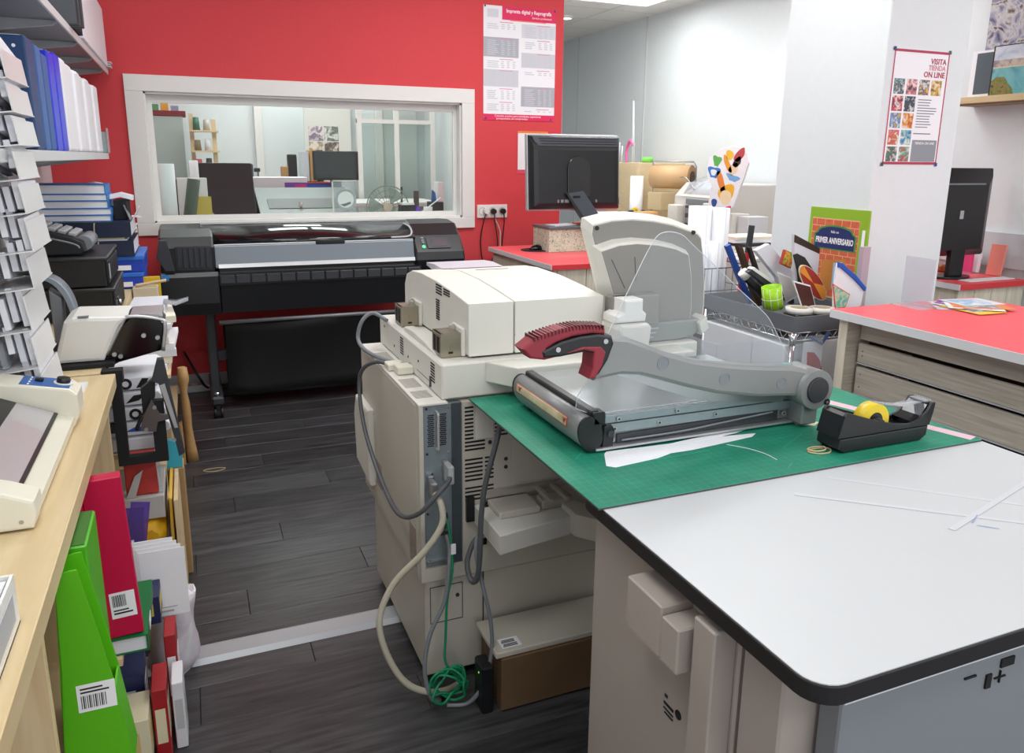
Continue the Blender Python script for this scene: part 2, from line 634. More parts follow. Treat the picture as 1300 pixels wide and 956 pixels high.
# inner window in the red wall
win = B()
OX0, OX1, OZ0, OZ1 = -0.31, 1.998, 1.045, 2.045
yf0, yf1 = YB-0.022, YB+0.012
win.prism([(OX0, OZ0), (OX1, OZ0), (OX1, WZ0), (OX0, WZ0)], 'y', yf0, YB-0.0005, bev=0.003)
win.prism([(OX0, WZ1), (OX1, WZ1), (OX1, OZ1), (OX0, OZ1)], 'y', yf0, YB-0.0005, bev=0.003)
win.prism([(OX0, WZ0), (WX0, WZ0), (WX0, WZ1), (OX0, WZ1)], 'y', yf0, YB-0.0005, bev=0.003)
win.prism([(WX1, WZ0), (OX1, WZ0), (OX1, WZ1), (WX1, WZ1)], 'y', yf0, YB-0.0005, bev=0.003)
window = struct(win.out('window_1', white_lac, origin=(0.85, YB, OZ0)))
sa = B()
t = 0.03
sa.box(WX0, WX1, YB+0.0, YB+0.14, WZ0-0.001, WZ0+0.012).box(WX0, WX1, YB, YB+0.14, WZ1-0.012, WZ1+0.001)
sa.box(WX0, WX0+0.012, YB, YB+0.14, WZ0, WZ1).box(WX1-0.012, WX1, YB, YB+0.14, WZ0, WZ1)
sa.out('reveal_lining', white_lac, window)
sb = B()
a0, a1, b0, b1 = WX0+0.012, WX1-0.012, WZ0+0.012, WZ1-0.012
sb.box(a0, a1, YB+0.07, YB+0.1, b0, b0+t).box(a0, a1, YB+0.07, YB+0.1, b1-t*1.6, b1)
sb.box(a0, a0+t, YB+0.07, YB+0.1, b0+t, b1-t*1.6).box(a1-t, a1, YB+0.07, YB+0.1, b0+t, b1-t*1.6)
sb.out('sash_frame', white_lac, window)
B().box(a0+t, a1-t, YB+0.082, YB+0.088, b0+t, b1-t*1.6).out('glass_pane', glass, window, label='wide pane of clear glass')

# ceiling: a plain slab, with the tiles that the picture shows laid into it
ceiling = struct(B().box(XL-0.1, XR+0.1, YN, YF+0.1, CEIL+0.02, CEIL+0.12).out('ceiling', mat('ceiling_white', '#e8e6e4', 0.8), origin=(0, 0, CEIL)))
tile_m = mat('ceiling_tile', '#eceae8', 0.85, var=0.015, scale=60, bump=0.2)
tile0 = B().box(-0.292, 0.292, -0.292, 0.292, 0.0, 0.015, bev=0.004).out('ceiling_tile', tile_m, ceiling, local=True)
gx = [2.78+0.6*i for i in range(4)]
gy = [4.4+0.6*i for i in range(10)]
used = False
for ix in gx:
    for iy in gy:
        if abs(ix-3.98) < 0.35 and False:
            continue
        if not used:
            tile0.location = (ix, iy, -0.004); used = True
        else:
            piece(tile0, 'ceiling_tile', ceiling, (ix, iy, -0.004))
gb = B()
for ix in gx:
    gb.box(ix-0.31, ix-0.29, 4.1, 9.95, CEIL-0.006, CEIL+0.02)
for iy in gy:
    gb.box(2.45, XR, iy-0.31, iy-0.29, CEIL-0.006, CEIL+0.02)
gb.out('ceiling_grid', mat('grid_white', '#dcdad8', 0.5), ceiling)
B().box(XL, 2.46, YN, YF, CEIL, CEIL+0.02).out('ceiling_board', mat('ceiling_white'), ceiling)
B().box(2.46, XR, YN, 4.1, CEIL, CEIL+0.02).out('ceiling_board', mat('ceiling_white'), ceiling)
# luminaires
lamp_face = mat('lamp_diffuser', '#ffffff', 0.5, emit=3.0)
LIGHT_WHERE = ['over the near end of the maple counter', 'over the aisle before the wide-format printer', 'over the near corner of the drawer counter', 'over the back of the copier', 'over the large monitor by the red wall', 'over the near end of the picture shelf', 'over the white door in the long wall', 'over the side bench with the machines', 'over the plywood cabinet and kraft roll',
               'out of view over the dark machine in the back room', 'out of view over the glazed partition in the back room', 'out of view over the far counter in the back room', 'behind the camera in the aisle', 'behind the camera by the long wall']
for i, (x, y) in enumerate(PANEL_SPOTS):
    p = thing('ceiling_light', 'white rectangular ceiling panel light '+LIGHT_WHERE[i], 'lamp', (x, y, CEIL-0.04), group='panel lights on the ceiling')
    B().box(x-0.6, x+0.6, y-0.3, y-0.275, CEIL-0.04, CEIL-0.001).box(x-0.6, x+0.6, y+0.275, y+0.3, CEIL-0.04, CEIL-0.001) \
       .box(x-0.6, x-0.575, y-0.275, y+0.275, CEIL-0.04, CEIL-0.001).box(x+0.575, x+0.6, y-0.275, y+0.275, CEIL-0.04, CEIL-0.001).out('lamp_frame', white_pl, p)
    B().box(x-0.575, x+0.575, y-0.275, y+0.275, CEIL-0.03, CEIL-0.02).out('diffuser', lamp_face, p)
p = thing('downlight', 'small round recessed ceiling spot beyond the end of the red wall', 'lamp', (4.04, 8.27, CEIL-0.02))
B().ring((4.04, 8.27, CEIL-0.026), (0, 0, 1), 0.075, 0.055, 0.018).out('trim_ring', white_pl, p)
B().cyl((4.04, 8.27, CEIL-0.026), (4.04, 8.27, CEIL-0.02), 0.056).out('bulb_face', lamp_face, p)

# square pillar
CX0, CX1, CY0, CY1 = 2.90, 3.40, 2.72, 3.36
struct(B().box(CX0, CX1, CY0, CY1, 0, CEIL, bev=0.004).out('column', white_wall))
# white inner door with its casing on the long wall, in part behind the pillar
d = struct(B().box(XR-0.04, XR-0.0005, 4.22, 5.2, 0, 2.2).out('door_1', white_wall))
B().box(XR-0.055, XR-0.04, 4.2, 4.28, 0, 2.25).box(XR-0.055, XR-0.04, 5.14, 5.22, 0, 2.25).box(XR-0.055, XR-0.04, 4.28, 5.14, 2.17, 2.25).out('door_casing', white_lac, d)

# ================================================================ POSTERS AND SHEETS ON THE WALLS
magenta = mat('magenta_print', '#e5235f', 0.45)
print_grey = mat('grey_print', '#b0b2bb', 0.5)
print_pale = mat('pale_grey_print', '#d9dae2', 0.5)
print_mid = mat('mid_grey_print', '#cfd0d8', 0.5)
ink_grey = mat('grey_ink', '#7f828b', 0.5)
ink_white = mat('white_ink', '#fbf6f6', 0.5)
ink_black = mat('black_ink', '#1b1b1f', 0.5)
ink_red = mat('crimson_ink', '#b3304f', 0.5)
poster = thing('price_list_poster', 'tall white price list poster with magenta bands on the red wall', 'poster', (2.36, YB, 1.83))
PX0, PX1, PZ0, PZ1 = 2.072, 2.648, 1.835, 2.63
py = YB-0.004
B().box(PX0, PX1, py, YB-0.0005, PZ0, PZ1).out('sheet', paper, poster)
def flat(x0, x1, z0, z1, m, name, parent, yy, th=0.0006):
    return B().box(x0, x1, yy-th, yy, z0, z1).out(name, m, parent)
w = PX1-PX0; h = PZ1-PZ0
def PXf(f): return PX0+w*f
def PZf(f): return PZ1-h*f
flat(PXf(0.25), PX1, PZf(0.115), PZ1, magenta, 'header_band', poster, py)
flat(PX0, PX1, PZ0, PZf(0.945), magenta, 'footer_band', poster, py)
flat(PXf(0.36), PXf(0.86), PZf(0.122), PZf(0.116), mat('orange_print', '#f08a3c', 0.5), 'header_rule', poster, py)
flat(PXf(0.05), PXf(0.2), PZf(0.1), PZf(0.03), print_pale, 'emblem_box', poster, py)
blocks = [(0.0, 0.13, 0.0, 1), (0.0, 0.27, 0.17, 3), (0.0, 0.45, 0.10, 0), (0.0, 0.55, 0.15, 2), (0.0, 0.71, 0.11, 0), (0.0, 0.83, 0.1, 0),
          (0.52, 0.14, 0.12, 1), (0.52, 0.27, 0.1, 0), (0.52, 0.39, 0.13, 2), (0.52, 0.535, 0.06, 0), (0.52, 0.69, 0.18, 3), (0.52, 0.885, 0.05, 0)]
tones = [paper, print_pale, print_pale, print_grey]
pb = [B() for _ in range(4)]
line = B()
lred = B()
for fx, fz, fh, k in blocks:
    if fh:
        pb[k].box(PXf(fx), PXf(fx+0.48), py-0.0006, py, PZf(fz+fh), PZf(fz))
    lred.box(PXf(fx+0.22), PXf(fx+0.4), py-0.0012, py, PZf(fz+0.012), PZf(fz+0.006))
    n = max(3, int(fh/0.02))
    for q in range(n):
        zz = fz+0.025+q*0.017
        if zz > fz+fh-0.01 and fh:
            break
        x = fx+0.05
        for wd in (0.16, 0.05, 0.05, 0.04):
            wd2 = wd*random.uniform(0.6, 1.0)
            line.box(PXf(x), PXf(x+wd2), py-0.0012, py, PZf(zz+0.007), PZf(zz))
            x += wd+0.03
pb[1].out('pale_blocks', print_pale, poster, kind='stuff')
pb[2].out('mid_blocks', print_mid, poster, kind='stuff')
pb[3].out('grey_blocks', print_grey, poster, kind='stuff')
line.out('small_print', mat('faint_ink', '#cccdd5', 0.5), poster, kind='stuff')
lred.out('red_headings', mat('faint_red_ink', '#d992a8', 0.5), poster, kind='stuff')
text('Imprenta digital y Reprografía', 'lettering', 0.036, ink_white, poster, face_M((PXf(0.62), py-0.001, PZf(0.038)), (1, 0, 0), (0, 0, 1)), local=False, bold=0.0006, sx=0.84)
text('Servicio profesional', 'lettering', 0.02, ink_white, poster, face_M((PXf(0.8), py-0.001, PZf(0.082)), (1, 0, 0), (0, 0, 1)), local=False)
text('Consulte precios para cantidades superiores', 'lettering', 0.021, ink_white, poster, face_M((PXf(0.48), py-0.001, PZf(0.962)), (1, 0, 0), (0, 0, 1)), local=False)
text('presupuestos sin compromiso', 'lettering', 0.021, ink_white, poster, face_M((PXf(0.4), py-0.001, PZf(0.985)), (1, 0, 0), (0, 0, 1)), local=False)
for fx, fz in ((0.02, 0.008), (0.98, 0.008), (0.03, 0.985), (0.95, 0.985)):
    B().cyl((PXf(fx), py-0.003, PZf(fz)), (PXf(fx), py, PZf(fz)), 0.007, n=10).out('pin', mat('blue_pin', '#27337e', 0.4), poster)

sh = thing('notice_sheet', 'white notice sheet with a pink foot, on the red wall behind the large monitor', 'notice', (2.42, YB, 1.44))
B().box(2.352, 2.60, YB-0.003, YB-0.0005, 1.445, 1.76).out('sheet', paper, sh)
B().box(2.352, 2.60, YB-0.0036, YB-0.003, 1.445, 1.475).out('pink_foot', mat('pink_print', '#e0506f', 0.5), sh)
B().box(2.352, 2.60, YB-0.0036, YB-0.003, 1.745, 1.76).out('orange_head', mat('orange_print', '#f08a3c', 0.5), sh)

# poster on the pillar
pp = thing('web_shop_poster', 'white poster with a crimson border and small product photos on the pillar', 'poster', (3.07, CY0, 1.535))
qx0, qx1, qz0, qz1 = 2.945, 3.285, 1.545, 2.045
qy = CY0-0.003
B().box(qx0, qx1, qy, CY0-0.0005, qz0, qz1).out('sheet', paper, pp)
bb = 0.011
B().box(qx0, qx1, qy-0.0006, qy, qz0, qz0+bb).box(qx0, qx1, qy-0.0006, qy, qz1-bb, qz1).box(qx0, qx0+bb*0.6, qy-0.0006, qy, qz0, qz1).box(qx1-bb*0.6, qx1, qy-0.0006, qy, qz0, qz1).out('border', ink_red, pp)
qw, qh = qx1-qx0, qz1-qz0
def QX(f): return qx0+qw*f
def QZ(f): return qz1-qh*f
for i, (s, z) in enumerate((('VISITA', 0.09), ('TIENDA', 0.145), ('ON LINE', 0.205))):
    text(s, 'lettering', 0.034 if i != 1 else 0.03, ink_red if i != 1 else mat('rose_ink', '#d58a9c', 0.5), pp, face_M((QX(0.95), qy-0.0008, QZ(z)), (1, 0, 0), (0, 0, 1)), align='RIGHT', local=False, bold=0.0006)
cols = ['#8fb8b4', '#3b4350', '#e0a35a', '#2c3a4c', '#31435a', '#4b4a48', '#d6a632', '#c2571f', '#d47d86', '#2e78b5', '#5d8f74', '#c9424f']
cells = [(0, 0), (1, 0), (2, 0), (3, 0), (0, 1), (1, 1), (0, 2), (1, 2), (0, 3), (1, 3), (0, 4), (1, 4)]
for k, (cx, cz) in enumerate(cells):
    x0 = QX(0.05+0.225*cx); z1 = QZ(0.25+0.148*cz)
    pm = blotch_mat('product_photo_%s' % 'abcdefghijkl'[k], [cols[k], cols[k], cols[(k*5+3) % 12], '#e9e6df', '#59606b'], scale=34)
    flat(x0, x0+qw*0.19, z1-qh*0.133, z1, pm, 'product_photo', pp, qy)
tl = B()
for k in range(11):
    zz = 0.42+0.024*k
    tl.box(QX(0.52), QX(0.52+random.uniform(0.2, 0.38)), qy-0.0006, qy, QZ(zz+0.008), QZ(zz))
tl.box(QX(0.5), QX(0.82), qy-0.0006, qy, QZ(0.728), QZ(0.718))
tl.out('small_print', ink_grey, pp, kind='stuff')
flat(QX(0.5), QX(0.96), QZ(0.975), QZ(0.78), mat('slate_print', '#8e9399', 0.5), 'grey_panel', pp, qy)
text('TIENDA ON LINE', 'lettering', 0.016, ink_white, pp, face_M((QX(0.73), qy-0.001, QZ(0.81)), (1, 0, 0), (0, 0, 1)), local=False)
for a, b, c in ((qx0, qz1, '#24306e'), (qx1, qz1, '#2d5a52'), (qx0, qz0, '#24524a'), (qx1, qz0, '#2a3a9a')):
    B().box(a-0.008, a+0.008, qy-0.001, qy, b-0.008, b+0.008).out('corner_tape', mat('tape_'+c[1:], c, 0.4), pp)
# ================================================================ WORK TABLE, MACHINE BELOW, CUTTING MAT
TZ = 0.895
wt = thing('work_table', 'white work table top with rounded corners and a thick black edge', 'table', (1.2, 1.0, 0))
def rrect(x0, x1, y0, y1, r, n=6):
    P = []
    for cx, cy, a in ((x1-r, y0+r, -90), (x1-r, y1-r, 0), (x0+r, y1-r, 90), (x0+r, y0+r, 180)):
        for k in range(n+1):
            t = R(a+90*k/n)
            P.append((cx+r*math.cos(t), cy+r*math.sin(t)))
    return P
B().prism(rrect(0.692, 1.74, 0.64, 1.31, 0.045), 'z', TZ-0.03, TZ-0.0015, bev=0.002).out('black_edge', mat('black_edge_band', '#1d1b1d', 0.5), wt)
white_table = mat('white_table_laminate', '#c5c7c9', 0.38, var=0.012, scale=3)
B().prism(rrect(0.6945, 1.7375, 0.6425, 1.3075, 0.043), 'z', TZ-0.0015, TZ).out('white_top', white_table, wt)
B().box(0.80, 1.72, 1.312, 1.93, TZ-0.02, TZ-0.0005).out('rear_leaf', dark_grey, wt)
# stuck-on strips of clear tape and pen marks on the top
tp = B()
def strip(b, p, q, wdt, z0, z1, mi=0):
    p, q = Vector((*p, 0)), Vector((*q, 0))
    d = (q-p).normalized(); n = Vector((-d.y, d.x, 0))*wdt/2
    b.prism([(v.x, v.y) for v in (p-n, p+n, q+n, q-n)], 'z', z0, z1, mi=mi)
strip(tp, (1.22, 1.17), (1.58, 0.83), 0.012, TZ+0.0001, TZ+0.0004)
strip(tp, (1.09, 1.13), (1.55, 0.75), 0.012, TZ+0.0005, TZ+0.0008)
strip(tp, (1.25, 0.90), (1.6, 1.0), 0.012, TZ+0.0009, TZ+0.0012)
tp.out('tape_strip', mat('tape_trace', '#cccdd2', 0.3), wt, kind='stuff')
bp = B()
strip(bp, (1.31, 0.905), (1.35, 0.925), 0.002, TZ+0.0013, TZ+0.0016)
strip(bp, (1.31, 0.895), (1.335, 0.87), 0.002, TZ+0.0013, TZ+0.0016)
bp.out('pen_mark', mat('blue_pen', '#8fa3d6', 0.5), wt, kind='stuff')
for x in (1.0, 1.66):
    B().box(x-0.03, x+0.03, 1.325, 1.385, 0, TZ-0.021).out('leg', dark_grey, wt)
B().box(1.64, 1.70, 0.70, 0.76, 0, TZ-0.03).out('leg', dark_grey, wt)

mc = thing('boxed_machine', 'taupe office machine with stepped covers under the white table', 'machine', (1.2, 1.0, 0))
taupe = mat('taupe_machine_plastic', '#aba097', 0.55, var=0.015, scale=6)
taupe_d = mat('taupe_top_plastic', '#8f8880', 0.55)
zt = TZ-0.032
B().box(0.735, 1.55, 0.842, 1.31, 0.03, zt, bev=0.004).out('rear_body', taupe, mc)
B().box(0.735, 1.55, 0.745, 0.834, 0.03, zt, bev=0.004).out('front_body', taupe, mc)
B().box(0.76, 1.5, 0.83, 0.845, 0.05, zt-0.02).out('seam', black_mt, mc)
B().box(0.672, 0.736, 0.965, 1.075, 0.735, 0.832, bev=0.003).out('cover_box', taupe, mc)
B().box(0.672, 0.736, 0.915, 0.964, 0.735, 0.818, bev=0.003).out('cover_box', taupe, mc)
B().box(0.692, 0.736, 0.85, 0.905, 0.60, 0.848, bev=0.003).out('cover_box', taupe, mc)
bl = B()
bl.box(0.7335, 0.7348, 1.02, 1.028, 0.60, 0.606).box(0.7335, 0.7348, 1.0, 1.03, 0.585, 0.590).box(0.7335, 0.7348, 1.0, 1.03, 0.575, 0.578).box(0.7335, 0.7348, 1.0, 1.026, 0.567, 0.570)
bl.cyl((0.7335, 0.985, 0.592), (0.7348, 0.985, 0.592), 0.009)
bl.out('maker_mark', ink_black, mc)
steelp = mat('grey_metal_panel', '#8d9196', 0.45, metal=0.2)
B().box(0.80, 1.55, 0.70, 0.74, 0.5, 0.845, bev=0.003).out('metal_front', steelp, mc)
B().box(0.80, 1.55, 0.694, 0.70, 0.806, 0.812).out('bright_trim', edge_white, mc)
dk = B()
dk.box(1.13, 1.16, 0.697, 0.7005, 0.775, 0.79).box(1.10, 1.112, 0.697, 0.7005, 0.745, 0.77).box(1.12, 1.145, 0.697, 0.7005, 0.757, 0.759).box(1.131, 1.133, 0.697, 0.7005, 0.748, 0.77).box(1.05, 1.075, 0.697, 0.7005, 0.775, 0.778)
dk.out('cutout', black_mt, mc, kind='stuff')
for y in (0.8, 1.24):
    for x in (0.8, 1.48):
        B().cyl((x, y, 0), (x, y, 0.04), 0.025, n=12).out('foot', black_pl, mc)

# cutting mat
MX0, MX1, MY0, MY1 = 0.683, 1.735, 1.207, 1.962
mat_m = grid_mat('green_cutting_mat', '#127f63', '#3aa184', 0.02, 0.0007, rough=0.55, wear=0.16)
cm = thing('cutting_mat', 'large green self-healing cutting mat lying on the white table', 'cutting mat', (MX0, MY0, TZ))
B().box(MX0, MX1, MY0, MY1, TZ, TZ+0.0035).out('mat_core', mat('mat_core_grey', '#4c4148', 0.6), cm)
B().box(MX0+0.0005, MX1-0.0005, MY0+0.0005, MY1-0.0005, TZ+0.0035, TZ+0.0052).out('mat_face', mat_m, cm)
MZ = TZ+0.0053
sc = B()
for k in range(26):
    a = random.uniform(0, math.pi)
    x, y, l = random.uniform(MX0+0.1, MX1-0.25), random.uniform(MY0+0.03, MY1-0.1), random.uniform(0.05, 0.22)
    dx, dy = math.cos(a)*l*0.5, math.sin(a)*l*0.25
    if MX0 < x-abs(dx) and x+abs(dx) < MX1 and MY0 < y-abs(dy) and y+abs(dy) < MY1:
        strip(sc, (x-dx, y-dy), (x+dx, y+dy), 0.0009, MZ-0.0003, MZ)
sc.out('cut_line', mat('mat_scratch', '#4fb092', 0.5), cm, kind='stuff')
strip_b = B()
strip(strip_b, (1.60, 1.60), (1.722, 1.22), 0.035, MZ-0.0003, MZ+0.0002)
strip_b.out('edge_strip', mat('pinkish_strip', '#dcb9c4', 0.5), cm)
thr = B().tube([(1.13, 1.40, MZ+0.0006), (1.16, 1.36, MZ+0.0006), (1.175, 1.32, MZ+0.0006), (1.175, 1.28, MZ+0.0006)], 0.0008, n=5)
tag(thr.out('paper_sliver', paper), 'thin white sliver of trimmed paper curling across the green mat', 'offcut')

# ---------------------------------------------------------------- lever paper trimmer
gr = mat('silver_grey_casting', '#8b8c8c', 0.4, metal=0.25, var=0.02, scale=20)
tr = thing('paper_trimmer', 'grey lever paper trimmer with a red and black grip on the green mat', 'paper trimmer', (1.1, 1.65, MZ))
tx0, tx1, ty0, ty1 = 0.825, 1.41, 1.478, 1.87
b = B()
b.box(tx0, tx1, ty0, ty1, MZ+0.012, MZ+0.062, bev=0.003)
b.out('base_box', gr, tr)
B().box(tx0-0.012, tx1+0.02, ty0-0.02, ty1, MZ+0.006, MZ+0.011).out('base_plate', alu, tr)
B().box(tx0+0.012, tx1, ty0-0.006, ty1-0.002, MZ+0.064, MZ+0.082, bev=0.001).out('table_plate', zinc, tr)
B().box(tx0+0.012, tx1, ty0+0.0, ty1-0.002, MZ+0.0822, MZ+0.0836).out('table_sheet', mat('polished_table_plate', '#b9bdc0', 0.22, metal=0.8, var=0.04, scale=14), tr)
# bright strip, dark slot, screws on the blade side
B().box(tx0+0.02, tx1-0.03, ty0-0.008, ty0-0.0005, MZ+0.041, MZ+0.062).out('front_strip', zinc, tr)
B().prism([(tx0+0.05, MZ+0.014), (tx1-0.07, MZ+0.014), (tx1-0.07, MZ+0.040), (tx0+0.05, MZ+0.034)], 'y', ty0-0.006, ty0-0.0005, bev=0.001).out('dark_channel', dark_grey, tr)
B().tube([(tx0+0.06, ty0-0.009, MZ+0.02), (tx0+0.22, ty0-0.009, MZ+0.021), (tx0+0.34, ty0-0.009, MZ+0.028), (tx1-0.09, ty0-0.009, MZ+0.037)], 0.0025, n=6).out('pull_wire', mid_grey, tr)
for x, z in ((tx0+0.04, 0.051), (tx0+0.16, 0.051), (tx0+0.32, 0.053), (tx0+0.05, 0.073), (tx0+0.21, 0.074), (tx1-0.055, 0.03), (tx0+0.035, 0.025)):
    B().cyl((x, ty0-0.012, MZ+z), (x, ty0-0.005, MZ+z), 0.006, n=12).cyl((x, ty0-0.0125, MZ+z), (x, ty0-0.012, MZ+z), 0.0025, n=8, mi=1).out('screw', [steel, black_pl], tr)
# rounded rail with warning sticker along the short side
sec = []
for y in (ty0-0.012, ty1-0.02):
    L = []
    for k in range(24):
        t = 2*math.pi*k/24
        L.append((0.800+0.030*math.cos(t)-0.018*math.sin(t)*0.35, y, MZ+0.047+0.041*math.sin(t)))
    sec.append(L)
rail = B().loft(sec)
ro = rail.out('rounded_rail', gr, tr)
sec2 = [[(0.800+(p[0]-0.800)*1.03, ty0-0.016, MZ+0.047+(p[2]-MZ-0.047)*1.03) for p in sec[0]], [(0.800+(p[0]-0.800)*1.03, ty0-0.010, MZ+0.047+(p[2]-MZ-0.047)*1.03) for p in sec[0]]]
B().loft(sec2).out('rail_cap', black_pl, tr)
sec3 = [[(p[0], p[1]+ty1-0.02-ty0+0.012, p[2]) for p in s] for s in sec2]
B().loft(sec3).out('rail_cap', black_pl, tr)
# sticker wraps the outer upper side of the rail
def railp(k, y, g):
    t = R(k)
    return (0.800+(0.030+g)*math.cos(t)-0.018*math.sin(t)*0.35, y, MZ+0.047+(0.041+g)*math.sin(t))
def rail_patch(y0, y1, k0, k1, g, name, m):
    rows = [[railp(k0+(k1-k0)*i/8, y, g) for i in range(9)] for y in (y0, (y0+y1)/2, y1)]
    return B().sheet(rows, 0.0003).out(name, m, tr)
rail_patch(1.52, 1.825, 142, 178, 0.0008, 'sticker_border', mat('sticker_red', '#c8553f', 0.5))
rail_patch(1.525, 1.82, 145, 175, 0.0012, 'warning_sticker', mat('worn_cream_sticker', '#cdbf9c', 0.55, var=0.15, scale=40))
for yy in (1.535, 1.80):
    rows = [[railp(149+(171-149)*i/6, y, 0.0016) for i in range(7)] for y in (yy, yy+0.018)]
    B().sheet([[railp(150, yy-0.011, 0.0016), railp(160, yy-0.0055, 0.0016), railp(170, yy, 0.0016)], [railp(150, yy+0.011, 0.0016), railp(160, yy+0.0055, 0.0016), railp(170, yy+0.0005, 0.0016)]], 0.0003).out('warning_triangle', mat('sticker_red', '#c8553f', 0.5), tr)
# black side guide and clamp block
B().box(0.803, 0.826, 1.47, 1.845, MZ+0.066, MZ+0.098, bev=0.003).out('side_guide', black_pl, tr)
B().box(0.806, 0.838, ty0-0.016, ty0+0.02, MZ+0.066, MZ+0.096, bev=0.003).out('guide_foot', black_pl, tr)
B().prism([(0.832, MZ+0.008), (0.86, MZ+0.008), (0.864, MZ+0.05), (0.855, MZ+0.062), (0.836, MZ+0.06)], 'y', ty0-0.014, ty0+0.0, bev=0.002).out('corner_block', black_pl, tr)
B().cyl((0.852, ty0-0.018, MZ+0.042), (0.852, ty0-0.013, MZ+0.042), 0.008, n=14).out('corner_knob', dark_grey, tr)
for x, y in ((0.81, 1.80), (0.84, 1.51), (1.38, 1.51), (1.38, 1.82)):
    B().cyl((x, y, MZ), (x, y, MZ+0.013), 0.014, n=12).out('rubber_foot', black_mt, tr)
# lever arm: a curved casting, its grip at the raised end
AY0, AY1 = 1.425, 1.468
def smooth_pts(P, sub=5, closed=True):
    P = [Vector((*p, 0)) for p in P]; m = len(P); o = []
    for i in range(m):
        p0, p1, p2, p3 = P[(i-1) % m], P[i], P[(i+1) % m], P[(i+2) % m]
        for k in range(sub):
            t = k/sub
            q = 0.5*((2*p1)+(p2-p0)*t+(2*p0-5*p1+4*p2-p3)*t*t+(3*p1-p0-3*p2+p3)*t**3)
            o.append((q.x, q.y))
    return o
top = [(0.80, 1.178), (0.829, 1.183), (0.865, 1.178), (0.91, 1.160), (0.97, 1.135), (1.04, 1.112), (1.108, 1.098), (1.18, 1.086), (1.25, 1.077), (1.32, 1.070), (1.36, 1.062), (1.39, 1.054)]
bot = [(1.38, 0.985), (1.33, 0.994), (1.23, 1.003), (1.114, 1.024), (1.03, 1.048), (0.957, 1.072), (0.90, 1.090), (0.85, 1.096), (0.81, 1.092), (0.785, 1.088), (0.79, 1.12)]
DZ = MZ-0.905
sh_ = [(x, z+DZ+0.0) for x, z in top+bot]
B().prism(sh_, 'y', AY0, AY1, bev=0.009).out('lever_arm', gr, tr)
B().cyl((1.402, AY0-0.014, 1.003), (1.402, AY1+0.03, 1.003), 0.050, n=36).out('pivot_hub', gr, tr)
B().cyl((1.402, AY0-0.020, 1.003), (1.402, AY0-0.013, 1.003), 0.031, 0.033, n=30).out('pivot_cap', dark_grey, tr)
B().cyl((1.436, AY0-0.017, 0.968), (1.436, AY0-0.013, 0.968), 0.0085, n=14).cyl((1.436, AY0-0.0175, 0.968), (1.436, AY0-0.017, 0.968), 0.004, n=6, mi=1).out('pivot_screw', [black_pl, steel], tr)
B().box(1.375, 1.425, AY0+0.0, AY1+0.05, MZ+0.008, 0.99, bev=0.004).out('pivot_bracket', gr, tr)
for x, z, r_ in ((0.958, 1.113, 0.014), (1.13, 1.060, 0.013), (1.30, 1.032, 0.0125)):
    B().ring((x, AY0-0.0015, z+DZ), (0, 1, 0), r_+0.002, r_, 0.003).cyl((x, AY0-0.0002, z+DZ), (x, AY0+0.001, z+DZ), r_, n=24, mi=1).out('arm_dimple', [gr, mid_grey], tr)
# blade below the arm
B().prism([(0.86, 1.086+DZ), (0.957, 1.074+DZ), (1.114, 1.027+DZ), (1.35, 0.994+DZ), (1.35, 0.965+DZ), (1.10, 0.995+DZ), (0.95, 1.05+DZ)], 'y', AY1+0.0005, AY1+0.004).out('blade', steel, tr)
# grip
gred = mat('dark_red_grip', '#8e2433', 0.5)
gb_ = B()
core = [(0.655, 1.162), (0.70, 1.180), (0.745, 1.188), (0.79, 1.190), (0.822, 1.183), (0.828, 1.165), (0.815, 1.130), (0.795, 1.100), (0.781, 1.092), (0.780, 1.110), (0.783, 1.145), (0.760, 1.152), (0.70, 1.146), (0.66, 1.146)]
gb_.prism(core, 'y', AY0-0.004, AY1+0.004, bev=0.006)
gb_.out('grip_core', black_pl, tr)
redt = [(0.612, 1.170), (0.635, 1.186), (0.66, 1.197), (0.70, 1.207), (0.745, 1.209), (0.785, 1.205), (0.806, 1.199), (0.806, 1.187), (0.775, 1.191), (0.73, 1.188), (0.69, 1.178), (0.668, 1.166), (0.668, 1.152), (0.70, 1.147), (0.665, 1.142), (0.632, 1.148)]
B().prism(redt, 'y', AY0-0.002, AY1+0.002, bev=0.005).out('grip_back', gred, tr)
B().prism([(0.70, 1.151), (0.755, 1.157), (0.778, 1.150), (0.776, 1.115), (0.768, 1.092), (0.783, 1.091), (0.80, 1.118), (0.808, 1.148), (0.795, 1.162), (0.75, 1.165)], 'y', AY0-0.006, AY1+0.006, bev=0.004).out('trigger_inlay', gred, tr)
rb_src = None
for k in range(21):
    f = k/20
    x = 0.64+0.16*f
    z = 1.190+0.0195*math.sin(min(1, f*1.25)*math.pi/2)-0.006*max(0, f-0.6)/0.4
    if rb_src is None:
        rb_src = B().prism([(-0.0016, -0.006), (0.0016, -0.006), (0.0016, 0.0035), (-0.0016, 0.0035)], 'y', AY0-0.004, AY1+0.004, bev=0.0008).out('grip_rib', mat('grip_rib_red', '#5f1822', 0.5), tr, local=True)
        rb_src.location = Vector((x, 0, z))-ORG[tr.name]+Vector((0, ORG[tr.name].y, 0))*0
        rb_src.location = (x-ORG[tr.name].x, -ORG[tr.name].y, z-ORG[tr.name].z)
    else:
        piece(rb_src, 'grip_rib', tr, (x-ORG[tr.name].x, -ORG[tr.name].y, z-ORG[tr.name].z))
for x, z in ((0.693, 1.163), (0.806, 1.172)):
    B().cyl((x, AY0-0.0065, z), (x, AY0-0.003, z), 0.0055, n=12).out('grip_bolt', steel, tr)
